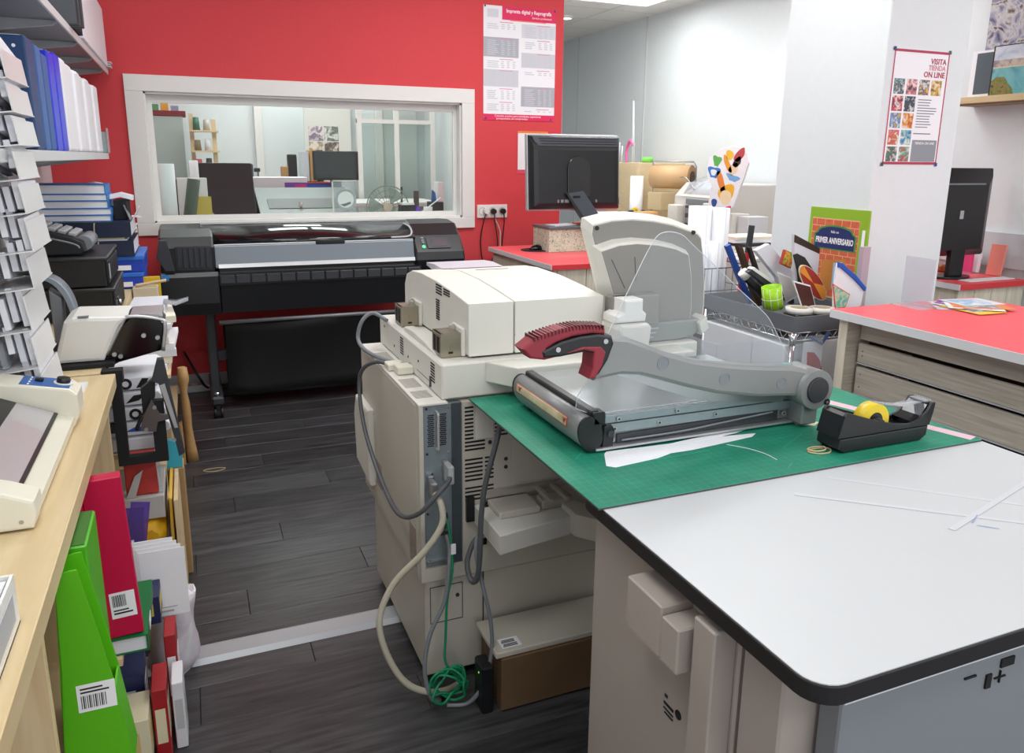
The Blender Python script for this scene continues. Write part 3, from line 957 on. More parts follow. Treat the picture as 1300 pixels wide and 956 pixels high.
# clear finger guard standing behind the arm
gpts = smooth_pts([(0.815, 0.985), (0.815, 1.087), (0.852, 1.175), (0.905, 1.28), (0.955, 1.372), (0.985, 1.394), (1.03, 1.388), (1.065, 1.362), (1.13, 1.312), (1.20, 1.256), (1.27, 1.202), (1.305, 1.170), (1.35, 1.105), (1.388, 1.048), (1.388, 0.985)], 4)
gpts = [(x, max(z, 0.985)) for x, z in gpts]
B().prism(gpts, 'y', 1.488, 1.491).out('clear_guard', clear, tr)
B().tube([(x, 1.4895, z) for x, z in gpts], 0.0009, n=5, sub=1, closed=True).out('guard_glint', mat('edge_glint', '#e4e8ea', 0.2), tr)  # pale tube paints the bright glint along the clear guard's edge
# paper scraps and labels by the trimmer
def scrap(P, z, label, name='paper_offcut', m=None):
    c = [sum(p[i] for p in P)/len(P) for i in (0, 1)]
    o = B().prism(P, 'z', z, z+0.0006).out(name, m or paper, origin=(c[0], c[1], z))
    return tag(o, label, 'paper')
scrap([(0.842, 1.462), (0.83, 1.45), (0.80, 1.387), (0.815, 1.372), (0.93, 1.385), (1.05, 1.425), (1.06, 1.45)], MZ, 'white paper offcut with ragged end, under the grip end of the trimmer')
scrap([(0.86, 1.445), (0.90, 1.40), (1.03, 1.398), (1.22, 1.420), (1.245, 1.437), (1.16, 1.447), (1.14, 1.458)], MZ+0.0007, 'long white paper offcut lying along the front of the trimmer')
scrap([(1.02, 1.452), (1.05, 1.436), (1.20, 1.455), (1.272, 1.478), (1.262, 1.488), (1.17, 1.474)], MZ+0.0014, 'narrow white paper strip with a forked tip, uppermost of the offcuts')
scrap([(1.385, 1.452), (1.425, 1.43), (1.455, 1.448), (1.42, 1.49), (1.40, 1.49)], MZ, 'cream sticky note poking out beneath the trimmer pivot', 'sticky_note', mat('cream_note', '#ece3c6', 0.7))

# ---------------------------------------------------------------- tape dispenser
td = thing('tape_dispenser', 'black desk tape dispenser with a yellow roll on the green mat', 'tape dispenser', (1.46, 1.29, MZ))
prof_lo = [(1.332, MZ), (1.60, MZ+0.004), (1.612, MZ+0.02), (1.617, MZ+0.04), (1.328, MZ+0.04), (1.325, MZ+0.02)]
ry = (1.255, 1.325)
B().prism([(1.345, MZ), (1.585, MZ), (1.605, MZ+0.012), (1.607, MZ+0.036), (1.330, MZ+0.036), (1.328, MZ+0.012)], 'y', ry[0], ry[1], bev=0.004).out('weighted_base', black_pl, td)
wall = [(1.325, MZ+0.037), (1.610, MZ+0.037), (1.618, MZ+0.068), (1.622, MZ+0.092), (1.610, MZ+0.092), (1.598, MZ+0.073), (1.575, MZ+0.055), (1.545, MZ+0.047), (1.50, MZ+0.052), (1.43, MZ+0.070), (1.345, MZ+0.098), (1.338, MZ+0.09)]
B().prism(wall, 'y', ry[0], ry[0]+0.008, bev=0.0015).out('side_cheek', black_pl, td)
B().prism(wall, 'y', ry[1]-0.008, ry[1], bev=0.0015).out('side_cheek', black_pl, td)
B().prism([(1.325, MZ+0.037), (1.40, MZ+0.037), (1.40, MZ+0.05), (1.352, MZ+0.093), (1.338, MZ+0.089)], 'y', ry[0]+0.008, ry[1]-0.008).out('back_block', black_pl, td)
B().prism([(1.56, MZ+0.037), (1.612, MZ+0.037), (1.620, MZ+0.088), (1.604, MZ+0.088), (1.585, MZ+0.06), (1.555, MZ+0.05)], 'y', ry[0]+0.008, ry[1]-0.008).out('front_block', black_gl, td)
B().ring((1.455, ry[0]+0.02, MZ+0.058), (0, 1, 0), 0.042, 0.019, 0.030, n=36).out('tape_roll', mat('yellow_tape', '#e8c92e', 0.35), td)
B().ring((1.455, ry[0]+0.0195, MZ+0.058), (0, 1, 0), 0.022, 0.012, 0.031, n=28).out('roll_core', black_pl, td)
B().cyl((1.455, ry[0]+0.002, MZ+0.058), (1.455, ry[1]-0.002, MZ+0.058), 0.010, n=16).out('spindle', black_pl, td)
B().sheet([[(1.462, ry[0]+0.02, MZ+0.0995), (1.462, ry[0]+0.05, MZ+0.0995)], [(1.54, ry[0]+0.02, MZ+0.085), (1.54, ry[0]+0.05, MZ+0.085)], [(1.605, ry[0]+0.02, MZ+0.0895), (1.605, ry[0]+0.05, MZ+0.0895)]], 0.0006).out('tape_tail', clear_film, td)
tb = B().box(1.600, 1.622, ry[0]+0.012, ry[1]-0.012, MZ+0.090, MZ+0.093)
for k in range(8):
    y = ry[0]+0.014+0.006*k
    tb.prism([(y, MZ+0.093), (y+0.005, MZ+0.093), (y+0.0025, MZ+0.097)], 'x', 1.619, 1.621)
tb.out('cutter', steel, td)
rbm = mat('tan_rubber', '#cdb48b', 0.6)
def band(cx, cy, z, rx, ry_, name, label, t=0.0018):
    P = [(cx+rx*math.cos(2*math.pi*k/18)*(1+0.12*math.sin(3*2*math.pi*k/18)), cy+ry_*math.sin(2*math.pi*k/18), z+t) for k in range(18)]
    return tag(B().tube(P, t, n=6, sub=2, closed=True).out(name, rbm), label, 'rubber band')
band(1.305, 1.285, MZ, 0.03, 0.016, 'rubber_band', 'tan rubber band lying flat against the end of the black tape dispenser')
band(1.300, 1.290, MZ+0.0038, 0.024, 0.013, 'rubber_band', 'smaller tan rubber band on top of another beside the tape dispenser')

# ================================================================ COPIER
cp = thing('copier', 'large off-white photocopier standing with its back and cables showing', 'photocopier', (0.95, 2.35, 0))
FY = 1.97
B().box(0.556, 1.45, 1.99, 2.66, 0.025, 0.342, bev=0.006).box(0.565, 1.44, 2.0, 2.65, 0.342, 0.353).out('lower_cabinet', beige, cp)
ub = B()
ub.box(0.540, 1.46, FY+0.03, 2.74, 0.352, 0.886, bev=0.006)
ub.out('upper_cabinet', beige, cp)
# skin around the card cage opening on the near side
fs_ = B()
fs_.box(0.541, 0.553, FY, FY+0.031, 0.352, 0.886).box(0.667, 1.46, FY, FY+0.031, 0.352, 0.886)
fs_.box(0.553, 0.667, FY, FY+0.031, 0.352, 0.392)
fs_.out('side_skin', beige, cp)
B().box(0.553, 0.667, FY+0.012, FY+0.031, 0.392, 0.886).out('card_cage', zinc, cp)
B().box(0.638, 0.642, FY+0.006, FY+0.012, 0.395, 0.884).out('cage_divider', mat('dark_zinc', '#5d676d', 0.45, metal=0.6), cp)
B().box(0.642, 0.667, FY+0.008, FY+0.012, 0.395, 0.884).out('cage_blank', mat('dark_zinc'), cp)
hol = B()
for cx0 in (0.576, 0.612):
    for r_ in range(16):
        for c_ in range(4):
            hol.cyl((cx0+c_*0.0045+(r_ % 2)*0.002-0.006, FY+0.0105, 0.765+r_*0.006), (cx0+c_*0.0045+(r_ % 2)*0.002-0.006, FY+0.0121, 0.765+r_*0.006), 0.0021, n=6)
hol.out('cage_perforation', black_mt, cp, kind='stuff')
B().tube([(0.594, FY+0.013, 0.865), (0.594, FY-0.006, 0.863), (0.594, FY-0.008, 0.85), (0.594, FY-0.008, 0.77), (0.594, FY-0.006, 0.757), (0.594, FY+0.013, 0.755)], 0.0035, n=8, sub=4).out('cage_handle', mat('handle_steel', '#d4d2cc', 0.3, metal=0.5), cp)
for x, z in ((0.566, 0.875), (0.63, 0.875), (0.66, 0.86), (0.566, 0.742), (0.63, 0.74), (0.655, 0.76), (0.58, 0.68), (0.61, 0.70), (0.565, 0.56), (0.63, 0.42), (0.57, 0.41)):
    B().cyl((x, FY+0.009, z), (x, FY+0.0125, z), 0.0035, n=8).out('cage_screw', dark_grey if x < 0.6 else steel, cp)
# sockets
for x, z, hh in ((0.572, 0.655, 0.05), (0.618, 0.69, 0.06)):
    s_ = B().box(x-0.009, x+0.009, FY-0.004, FY+0.012, z-hh/2, z+hh/2, bev=0.002).out('cable_socket', steel, cp)
for x, z in ((0.615, 0.55), (0.61, 0.52), (0.618, 0.49), (0.60, 0.50)):
    B().box(x-0.006, x+0.006, FY-0.002, FY+0.012, z-0.007, z+0.007).out('small_socket', dark_grey, cp)
B().box(0.56, 0.62, FY+0.002, FY+0.012, 0.402, 0.412).out('card_latch', steel, cp)
# cover plates, seams and grilles of the near side
seam = mat('seam_shadow', '#4b4742', 0.7)
vs = B()
for k in range(12):
    z = 0.872-0.0115*k
    vs.box(0.674, 0.700 if k < 9 else 0.735, FY-0.0006, FY+0.0005, z-0.0055, z)
for k in range(6):
    z = 0.715-0.0125*k
    vs.box(0.674, 0.728, FY-0.0006, FY+0.0005, z-0.0055, z)
    vs.box(0.735, 0.762, FY-0.0006, FY+0.0005, z-0.0055, z)
for k in range(4):
    z = 0.628-0.012*k
    vs.box(0.674, 0.728, FY-0.0006, FY+0.0005, z-0.0055, z)
    vs.box(0.735, 0.762, FY-0.0006, FY+0.0005, z-0.0055, z)
for k in range(9):
    z = 0.872-0.0115*k
    vs.box(0.765, 0.805, FY-0.0006, FY+0.0005, z-0.0055, z)
vs.out('vent_slots', black_mt, cp, kind='stuff')
B().box(0.706, 0.76, FY-0.003, FY, 0.772, 0.868, bev=0.001).out('cover_plate', beige_l, cp)
B().box(0.815, 1.30, FY-0.004, FY, 0.62, 0.80, bev=0.001).out('cover_plate', beige, cp)
for x, z in ((0.75, 0.758), (0.80, 0.70), (0.80, 0.675)):
    B().cyl((x, FY-0.002, z), (x, FY, z), 0.006, n=12).out('side_screw', dark_grey, cp)
lw_ = B()
lw_.box(0.57, 0.672, 1.9885, 1.991, 0.20, 0.202).box(0.57, 0.672, 1.9885, 1.991, 0.318, 0.32).box(0.57, 0.572, 1.9885, 1.991, 0.20, 0.32).box(0.67, 0.672, 1.9885, 1.991, 0.20, 0.32)
lw_.box(0.735, 0.739, 1.9885, 1.991, 0.03, 0.345)
lw_.out('panel_seam', seam, cp, kind='stuff')
B().cyl((0.655, 1.987, 0.28), (0.655, 1.991, 0.28), 0.006, n=12).out('side_screw', dark_grey, cp)
# -x side details
B().box(0.5385, 0.5405, 2.02, 2.09, 0.375, 0.50).out('data_label', mat('faded_label', '#9d8f86', 0.6, var=0.12, scale=60), cp)
B().box(0.5385, 0.5405, 2.45, 2.53, 0.44, 0.53).out('data_label', mat('faded_label'), cp)
B().prism([(2.55, 0.42), (2.78, 0.44), (2.80, 0.62), (2.76, 0.70), (2.55, 0.70)], 'x', 0.517, 0.545, bev=0.010).out('side_bulge', beige_l, cp)
# ledge with grilles on top, left of the scanner
B().box(0.540, 0.625, FY+0.0, 2.74, 0.8865, 0.893, bev=0.001).out('ledge', beige_l, cp)
lg = B()
for (ya, yb) in ((2.03, 2.11), (2.14, 2.24), (2.44, 2.60)):
    n = int((yb-ya)/0.009)
    for k in range(n):
        lg.box(0.55, 0.60, ya+k*0.009, ya+k*0.009+0.004, 0.8925, 0.8934)
lg.out('ledge_grille', mat('grille_shadow', '#8d877c', 0.7), cp, kind='stuff')
# scanner
SX0, SZ0, SZ1 = 0.612, 0.894, 0.996
B().box(SX0, 1.46, 1.985, 2.735, SZ0, SZ1, bev=0.005).out('scanner_body', beige_l, cp)
sv = B()
for yy in (2.05, 2.40):
    for k in range(7):
        sv.box(SX0-0.0008, SX0+0.0005, yy, yy+0.04, 0.925+0.0085*k, 0.9295+0.0085*k)
sv.out('scanner_grille', black_mt, cp, kind='stuff')
for yy, z in ((2.10, 0.905), (2.22, 0.95), (2.34, 0.935), (2.52, 0.93), (2.66, 0.97)):
    B().cyl((SX0-0.002, yy, z), (SX0+0.001, yy, z), 0.004, n=10).out('side_screw', dark_grey, cp)
B().box(SX0-0.002, SX0+0.001, 2.085, 2.10, 0.905, 0.935).out('switch', black_pl, cp)
sl = B()
sl.box(SX0-0.001, SX0+0.0005, 2.10, 2.24, 0.9185, 0.9195)
sl.out('scanner_seam', seam, cp)
B().prism([(2.10, 0.9965), (2.46, 0.9965), (2.44, 1.012), (2.34, 1.016), (2.22, 1.012), (2.12, 1.003)], 'x', 0.628, 0.66, bev=0.003).out('hinge_rail', beige_l, cp)
# document feeder
prof = [(2.02, 1.003), (2.022, 1.154), (2.16, 1.166), (2.32, 1.176), (2.50, 1.178), (2.62, 1.170), (2.69, 1.150), (2.72, 1.110), (2.72, 1.003)]
B().prism(prof, 'x', 0.704, 0.842, bev=0.003).out('feeder_end', beige_l, cp)
B().prism(prof, 'x', 0.846, 1.135, bev=0.003).out('feeder_lid', beige_l, cp)
B().box(0.72, 1.12, 2.03, 2.70, 0.9965, 1.004).out('feeder_gap', seam, cp)
B().prism([(2.60, 1.1735), (2.72, 1.152), (2.80, 1.160), (2.80, 1.172), (2.70, 1.178)], 'x', 0.81, 1.04, bev=0.002).out('feed_tray', mat('lilac_grey_tray', '#c3bec8', 0.4), cp)
fv = B()
for k in range(4):
    fv.box(0.7025, 0.7045, 2.27, 2.33, 1.138+0.0085*k, 1.1425+0.0085*k)
for k in range(3):
    fv.box(0.7025, 0.7045, 2.19, 2.25, 1.146+0.0075*k, 1.150+0.0075*k)
for k in range(9):
    fv.box(0.7025, 0.7045, 2.295, 2.33, 1.055+0.0075*k, 1.0595+0.0075*k)
fv.out('feeder_grille', black_mt, cp, kind='stuff')
fl = B()
fl.box(0.846, 1.135, 2.0215, 2.0255, 1.055, 1.0565)
fl.box(0.90, 1.02, 2.505, 2.508, 1.1775, 1.1789)
fl.out('feeder_seam', seam, cp)
# two sprung metal hinges
for yy in (2.095, 2.54):
    hb = B()
    hb.box(0.632, 0.706, yy-0.042, yy-0.038, 0.998, 1.066).box(0.632, 0.706, yy+0.038, yy+0.042, 0.998, 1.066)
    hb.box(0.632, 0.636, yy-0.038, yy+0.038, 1.0, 1.062)
    hb.box(0.640, 0.704, yy-0.036, yy+0.036, 1.062, 1.066)
    h_ = hb.out('hinge', mat('nickel_hinge', '#a59c8a', 0.3, metal=0.8), cp)
    B().cyl((0.668, yy-0.046, 1.03), (0.668, yy+0.046, 1.03), 0.011, n=16).out('hinge_pin', mat('nickel_hinge'), h_)
    B().box(0.6315, 0.6322, yy-0.028, yy-0.002, 1.008, 1.055).box(0.6315, 0.6322, yy+0.006, yy+0.03, 1.008, 1.055).box(0.655, 0.668, yy-0.0435, yy-0.042, 1.008, 1.014).out('hinge_slot', black_mt, h_)
    B().tube([(0.672, yy, 1.066), (0.672, yy, 1.08), (0.68, yy, 1.084), (0.688, yy, 1.08), (0.688, yy, 1.066)], 0.0025, n=6).out('hinge_eye', steel, h_)
    B().box(0.692, 0.7045, yy-0.05, yy+0.05, 0.998, 1.08, bev=0.003).out('hinge_shield', beige_l, h_)
# side platform over the mat
B().prism([(0.742, 1.984), (1.38, 1.984), (1.38, 1.89), (0.80, 1.89)], 'z', 0.935, 0.994, bev=0.004).out('side_platform', beige_l, cp)
B().box(0.86, 1.3, 1.966, 1.98, 0.915, 0.935).out('platform_bracket', dark_grey, cp)
# feeder unit that hangs out of the near side
tf = B().prism([(0.70, 1.76), (0.93, 1.80), (0.93, FY), (0.70, FY)], 'z', 0.515, 0.572, bev=0.003).out('side_feeder', beige_l, cp)
B().box(0.735, 0.86, 1.85, 1.95, 0.572, 0.592, bev=0.003).out('feeder_ramp', beige, tf)
B().box(0.72, 0.74, 1.94, 1.962, 0.572, 0.578).out('feeder_slot', black_mt, tf)
B().prism([(0.93, 1.775), (0.99, 1.70), (1.02, 1.71), (1.00, 1.80), (0.95, 1.93), (0.93, 1.93)], 'z', 0.52, 0.588, bev=0.004).out('guide_arm', beige, cp)
B().box(0.87, 0.97, 1.86, 1.91, 0.572, 0.60, bev=0.004).box(0.885, 0.895, 1.84, 1.95, 0.60, 0.612).box(0.935, 0.945, 1.84, 1.95, 0.60, 0.612).out('guide_latch', beige_d, cp)
B().cyl((1.03, 1.84, 0.545), (1.045, 1.84, 0.545), 0.06, n=28).out('guide_disc', mat('taupe_disc', '#8d877f', 0.5), cp)
B().prism([(1.00, 1.69), (1.40, 1.55), (1.40, 1.96), (1.00, 1.96)], 'z', 0.50, 0.522, bev=0.003).out('side_tray', beige_l, cp)
B().box(0.675, 0.699, FY-0.012, FY, 0.525, 0.60).out('feeder_socket', black_pl, cp)
B().box(0.70, 0.74, FY-0.004, FY, 0.44, 0.46).out('feeder_socket', black_pl, cp)
B().box(0.72, 1.4, FY-0.02, FY, 0.594, 0.612).out('feeder_rail', beige_d, cp)
for x in (0.62, 1.38):
    for y in (2.06, 2.58):
        B().cyl((x, y, 0.0), (x, y, 0.028), 0.03, n=14).out('foot', black_pl, cp)

# operator panel of the copier, its shell seen from the rear
op = thing('control_panel', 'off-white operator panel shell on a pivot, standing up behind the trimmer', 'control panel', (1.25, 2.05, 0.996))
PYB = 2.10
def ppoly(pts):
    return pts
outer = [(1.098, 1.352), (1.100, 1.380), (1.17, 1.394), (1.246, 1.397), (1.33, 1.389), (1.405, 1.374), (1.505, 1.340), (1.520, 1.325), (1.534, 1.255), (1.545, 1.17), (1.549, 1.085), (1.545, 1.0), (1.525, 0.999), (1.24, 1.01), (1.195, 1.03), (1.14, 1.22)]
B().prism(outer, 'y', PYB, PYB+0.02, bev=0.004).out('rim', beige_l, op)
def inset(P, dx, dz, c=(1.33, 1.20)):
    return [(c[0]+(x-c[0])*dx, c[1]+(z-c[1])*dz) for x, z in P]
def band_layer(P1, y1, P2, y0, m, name):
    B().loft([[(x, y1, z) for x, z in P1], [(x, y0, z) for x, z in P2]], smooth=False).out(name, m, op)
panel_shade = mat('panel_shell_shade', '#8d8a84', 0.5)  # darker copy of the off-white shell: shade of upright faces put into colour
band_layer(outer, PYB, inset(outer, 0.94, 0.90), PYB-0.03, beige_l, 'outer_shell')
band_layer(inset(outer, 0.935, 0.895), PYB-0.028, inset(outer, 0.92, 0.86), PYB-0.032, panel_shade, 'shell_face')
P2 = [(1.115, 1.300), (1.18, 1.318), (1.246, 1.322), (1.33, 1.314), (1.40, 1.298), (1.452, 1.276), (1.468, 1.20), (1.476, 1.10), (1.473, 1.03), (1.46, 1.02), (1.25, 1.03), (1.20, 1.05), (1.15, 1.20)]
band_layer(P2, PYB-0.030, inset(P2, 0.93, 0.90, (1.31, 1.16)), PYB-0.062, beige_l, 'inner_shell')
P3 = inset(P2, 0.925, 0.89, (1.31, 1.16))
band_layer(P3, PYB-0.061, inset(P3, 0.99, 0.985, (1.31, 1.16)), PYB-0.0635, panel_shade, 'inner_face')
cl_ = B()
for (x0, z0), (x1, z1) in (((1.165, 1.26), (1.215, 1.17)), ((1.245, 1.265), (1.253, 1.19))):
    d = Vector((x1-x0, 0, z1-z0)).normalized(); n = Vector((d.z, 0, -d.x))*0.0009
    cl_.prism([(x0-n.x, z0-n.z), (x0+n.x, z0+n.z), (x1+n.x, z1+n.z), (x1-n.x, z1-n.z)], 'y', PYB-0.0645, PYB-0.063)
cl_.out('score_line', seam, op)
for x, z in ((1.128, 1.352), (1.475, 1.33), (1.50, 1.03)):
    B().cyl((x, PYB-0.036, z), (x, PYB-0.022, z), 0.0065, n=12).out('shell_screw', black_pl, op)
# pivot with its two stacked covers
B().box(1.145, 1.31, PYB-0.115, PYB-0.0645, 1.06, 1.155, bev=0.004).out('pivot_plate', panel_shade, op)
B().prism([(1.135, 1.005), (1.225, 1.005), (1.232, 1.075), (1.222, 1.085), (1.13, 1.085), (1.125, 1.07)], 'y', PYB-0.20, PYB-0.09, bev=0.008).out('pivot_cover', beige_l, op)
B().prism([(1.125, 1.087), (1.225, 1.087), (1.228, 1.11), (1.215, 1.122), (1.215, 1.155), (1.15, 1.155), (1.15, 1.118), (1.125, 1.108)], 'y', PYB-0.175, PYB-0.09, bev=0.007).out('pivot_cover', white_pl, op)
B().box(1.138, 1.25, PYB-0.215, PYB-0.085, 0.9965, 1.006, bev=0.003).out('pivot_foot', beige_l, op)
# curved belly plate
bel = [(1.23, 1.06), (1.51, 1.06), (1.50, 1.03), (1.46, 1.005), (1.39, 0.9975), (1.30, 0.9975), (1.24, 1.008)]
B().prism(bel, 'y', PYB-0.085, PYB-0.02, bev=0.006).out('belly_plate', mat('belly_grey', '#8f938f', 0.45), op)
bs = B()
for k in range(3):
    bs.box(1.25+0.012*k, 1.31+0.01*k, PYB-0.0865, PYB-0.084, 1.012+0.014*k, 1.016+0.014*k)
bs.out('belly_slot', light_grey, op)
B().prism([(1.47, 1.05), (1.50, 1.07), (1.51, 1.03), (1.485, 1.01)], 'y', PYB-0.10, PYB-0.03, bev=0.004).out('side_hinge', beige_l, op)

# ---------------------------------------------------------------- cables
def cable(name, pts, r, m, label, cat='cable'):
    return tag(B().tube(pts, r, n=8, sub=6).out(name, m, origin=pts[-1]), label, cat)
grey_c = mat('grey_cable', '#7d8186', 0.5)
dgrey_c = mat('dark_grey_cable', '#55565a', 0.5)
cream_c = mat('cream_cable', '#c3bca9', 0.5)
green_c = mat('green_cable', '#0d8a5c', 0.45)
cable('scanner_cable', [(0.61, 2.61, 1.0), (0.57, 2.66, 1.02), (0.53, 2.66, 0.99), (0.515, 2.65, 0.93), (0.53, 2.56, 0.905), (0.575, 2.40, 0.905), (0.611, 2.31, 0.915)], 0.007, grey_c, 'grey cable curling round the back corner of the copier scanner')
B().box(0.56, 0.6115, 2.275, 2.33, 0.8945, 0.92, bev=0.003).out('scanner_plug', cream, cp)
g2 = [(0.56, 2.37, 0.905), (0.53, 2.42, 0.906), (0.50, 2.47, 0.88), (0.49, 2.52, 0.83), (0.485, 2.50, 0.75), (0.485, 2.42, 0.66), (0.49, 2.24, 0.575), (0.495, 2.05, 0.545), (0.52, 1.93, 0.59), (0.57, 1.905, 0.65), (0.612, 1.92, 0.685), (0.616, 1.965, 0.688)]
cable('scanner_cable', g2, 0.007, dgrey_c, 'dark grey cable sagging from the copier ledge down to the card cage socket')
B().box(0.545, 0.60, 2.335, 2.39, 0.894, 0.915, bev=0.003).out('white_plug', mat('ivory_plug', '#e3dfcf', 0.45), cp)
B().box(0.609, 0.627, FY-0.05, FY-0.004, 0.665, 0.72, bev=0.004).out('grey_plug', light_grey, cp)
B().box(0.563, 0.581, FY-0.045, FY-0.004, 0.63, 0.675, bev=0.004).out('nickel_plug', steel, cp)
cable('data_cable', [(0.572, 1.93, 0.645), (0.582, 1.905, 0.62), (0.578, 1.89, 0.565), (0.53, 1.90, 0.49), (0.455, 1.93, 0.40), (0.412, 1.93, 0.32), (0.405, 1.92, 0.25), (0.43, 1.91, 0.16), (0.47, 1.90, 0.09), (0.53, 1.90, 0.045), (0.60, 1.93, 0.010), (0.66, 1.95, 0.010)], 0.0095, cream_c, 'thick cream cable looping from the copier card cage down to the floor')
cable('data_cable', [(0.612, 1.955, 0.50), (0.614, 1.935, 0.47), (0.606, 1.92, 0.40), (0.590, 1.915, 0.31), (0.545, 1.91, 0.22), (0.525, 1.90, 0.12), (0.54, 1.89, 0.03), (0.57, 1.90, 0.006)], 0.0065, grey_c, 'mid-grey cable hanging beside the green network cable of the copier')
coil = [(0.606, 1.958, 0.555), (0.612, 1.94, 0.54), (0.618, 1.925, 0.47), (0.617, 1.92, 0.40), (0.600, 1.915, 0.32), (0.592, 1.91, 0.2), (0.590, 1.90, 0.12)]
for k in range(40):
    t = k*2*math.pi/9
    rr = 0.045+0.012*math.sin(k*1.7)
    coil.append((0.592+rr*math.cos(t)*1.05, 1.885+0.02*math.sin(t*0.7)+0.012*math.sin(k), 0.063+rr*math.sin(t)*0.9+0.004*math.sin(k*2.3)))
cable('network_cable', coil, 0.0038, green_c, 'green network cable ending in a tangled coil at the foot of the copier')
B().box(0.614, 0.628, 1.918, 1.924, 0.455, 0.485).out('cable_tag', paper, cp)
cable('feeder_cable', [(0.73, 1.83, 0.88), (0.715, 1.83, 0.81), (0.685, 1.83, 0.70), (0.672, 1.83, 0.60), (0.668, 1.83, 0.48), (0.662, 1.84, 0.41), (0.652, 1.86, 0.40), (0.652, 1.89, 0.44), (0.675, 1.90, 0.49), (0.71, 1.92, 0.505), (0.73, FY-0.004, 0.51)], 0.008, dgrey_c, 'dark grey cable hanging from under the mat past the copier vents')
cable('feeder_cable', [(0.678, 1.88, 0.52), (0.668, 1.86, 0.47), (0.682, 1.84, 0.38), (0.70, 1.83, 0.28), (0.704, 1.83, 0.18), (0.68, 1.83, 0.08), (0.64, 1.85, 0.012), (0.58, 1.87, 0.007)], 0.006, mid_grey, 'thin grey cable running down by the cardboard box to the floor')

# long tray and brown board on the floor between copier and table machine
cr = thing('floor_box', 'brown board box with a grey lid, on the floor beside the copier', 'box', (0.95, 1.82, 0))
brown = mat('brown_board', '#6a5138', 0.7, var=0.06, scale=12)
B().box(0.72, 1.25, 1.79, 1.96, 0.004, 0.172, bev=0.003).out('box_body', brown, cr)
B().box(0.705, 1.26, 1.795, 1.965, 0.173, 0.192, bev=0.003).out('lid', beige, cr)
B().box(0.73, 0.79, 1.81, 1.855, 0.192, 0.1925).out('barcode_label', paper, cr)
bc = B()
for k in range(2):
    for q in range(3):
        bc.box(0.735+0.002*q, 0.78-0.003*k, 1.815+0.018*k+0.005*q, 1.818+0.018*k+0.005*q, 0.1925, 0.1929)
bc.out('barcode', ink_black, cr, kind='stuff')
B().box(0.665, 0.70, 1.80, 1.87, 0.0, 0.15, bev=0.005).cyl((0.6645, 1.83, 0.12), (0.6665, 1.83, 0.12), 0.003, n=8, mi=1).out('power_adapter', [black_pl, mat('green_led', '#7cd62a', 0.4, emit=1.5)])
tag(bpy.data.objects['power_adapter'], 'black power adapter with a green light beside the brown floor box', 'adapter')
# ================================================================ LEFT SIDE: SHELVES
shelf_grey = mat('shelf_grey_steel', '#8f959a', 0.4, metal=0.25)
shelf_edge = mat('shelf_white_edge', '#d6d8da', 0.35)
def wall_shelf(z, y0, y1, label):
    s = thing('wall_shelf', label, 'shelf', (XL+0.2, (y0+y1)/2, z-0.03))
    B().box(XL+0.001, -0.392, y0, y1, z-0.012, z).out('shelf_board', shelf_grey, s)
    B().box(-0.392, -0.384, y0, y1, z-0.03, z+0.002, bev=0.001).out('front_lip', shelf_edge, s)
    y = y1-0.12
    while y > y0:
        B().prism([(XL+0.001, z-0.075), (XL+0.04, z-0.075), (-0.42, z-0.03), (-0.40, z-0.0125), (XL+0.001, z-0.0125)], 'y', y-0.012, y+0.012, bev=0.001).out('bracket', light_grey, s)
        y -= 0.62
    return s
wall_shelf(2.058, 1.2, 5.54, 'grey metal wall shelf holding white ring binders, uppermost of two')
wall_shelf(1.562, 1.2, 4.95, 'grey metal wall shelf carrying blue and white folders, at eye height')

def arch_file(y0, y1, z, xr, depth, h, m, label, group, name='ring_binder', lean=0.0, round_=0.006, rivet=False):
    """a board folder standing with its spine to the aisle"""
    M = rotM(((xr), y0, z), 'X', lean) if lean else None
    o = thing(name, label, 'binder', (xr-depth/2, (y0+y1)/2, z), group=group)
    g = B().box(xr-depth, xr, y0, y1, z, z+h, bev=min(round_, (y1-y0)*0.35), seg=2)
    if M is not None:
        g.xf(M)
    g.out('cover', m, o)
    if (y1-y0) > 0.012:
        g = B().box(xr-depth+0.004, xr-0.012, y0+0.004, y1-0.004, z+0.004, z+h+0.0008)
        if M is not None:
            g.xf(M)
        g.out('pages', paper2, o)
    if rivet:
        g = B()
        for zz in (0.03, h-0.03):
            g.cyl((xr-0.03, y0-0.002, z+zz), (xr-0.03, y0+0.001, z+zz), 0.005, n=10)
        if M is not None:
            g.xf(M)
        g.out('rivet', chrome, o)
    return o
ORD = ['first', 'second', 'third', 'fourth', 'fifth', 'sixth', 'seventh', 'eighth', 'ninth', 'tenth', 'eleventh and last']
navy_b = mat('dark_blue_board', '#1d4274', 0.5, var=0.05, scale=200)
steel_b = mat('steel_blue_board', '#3b68a6', 0.5, var=0.05, scale=200)
vivid_b = mat('vivid_blue_plastic', '#1730d8', 0.35)
white_b = mat('white_board_cover', '#e9e9ee', 0.45)
sz = 1.5645
arch_file(2.70, 2.83, sz, -0.392, 0.30, 0.318, navy_b, 'wide dark blue board binder at the near end of the eye-level shelf', None, rivet=True)
arch_file(2.85, 2.94, sz, -0.390, 0.30, 0.312, steel_b, 'steel-blue binder next to the wide dark blue one on the shelf', None)
arch_file(2.96, 3.06, sz, -0.390, 0.30, 0.300, mat('mid_blue_board', '#2f5c9c', 0.5), 'mid-blue binder, shorter, just before the vivid blue ones on the shelf', None)
arch_file(3.075, 3.20, sz, -0.388, 0.30, 0.322, vivid_b, 'vivid blue plastic binder with two rivets, first after the mid-blue one', None, rivet=True)
arch_file(3.21, 3.33, sz, -0.386, 0.30, 0.330, vivid_b, 'vivid blue plastic binder touching the row of white folders', None)
y = 3.36
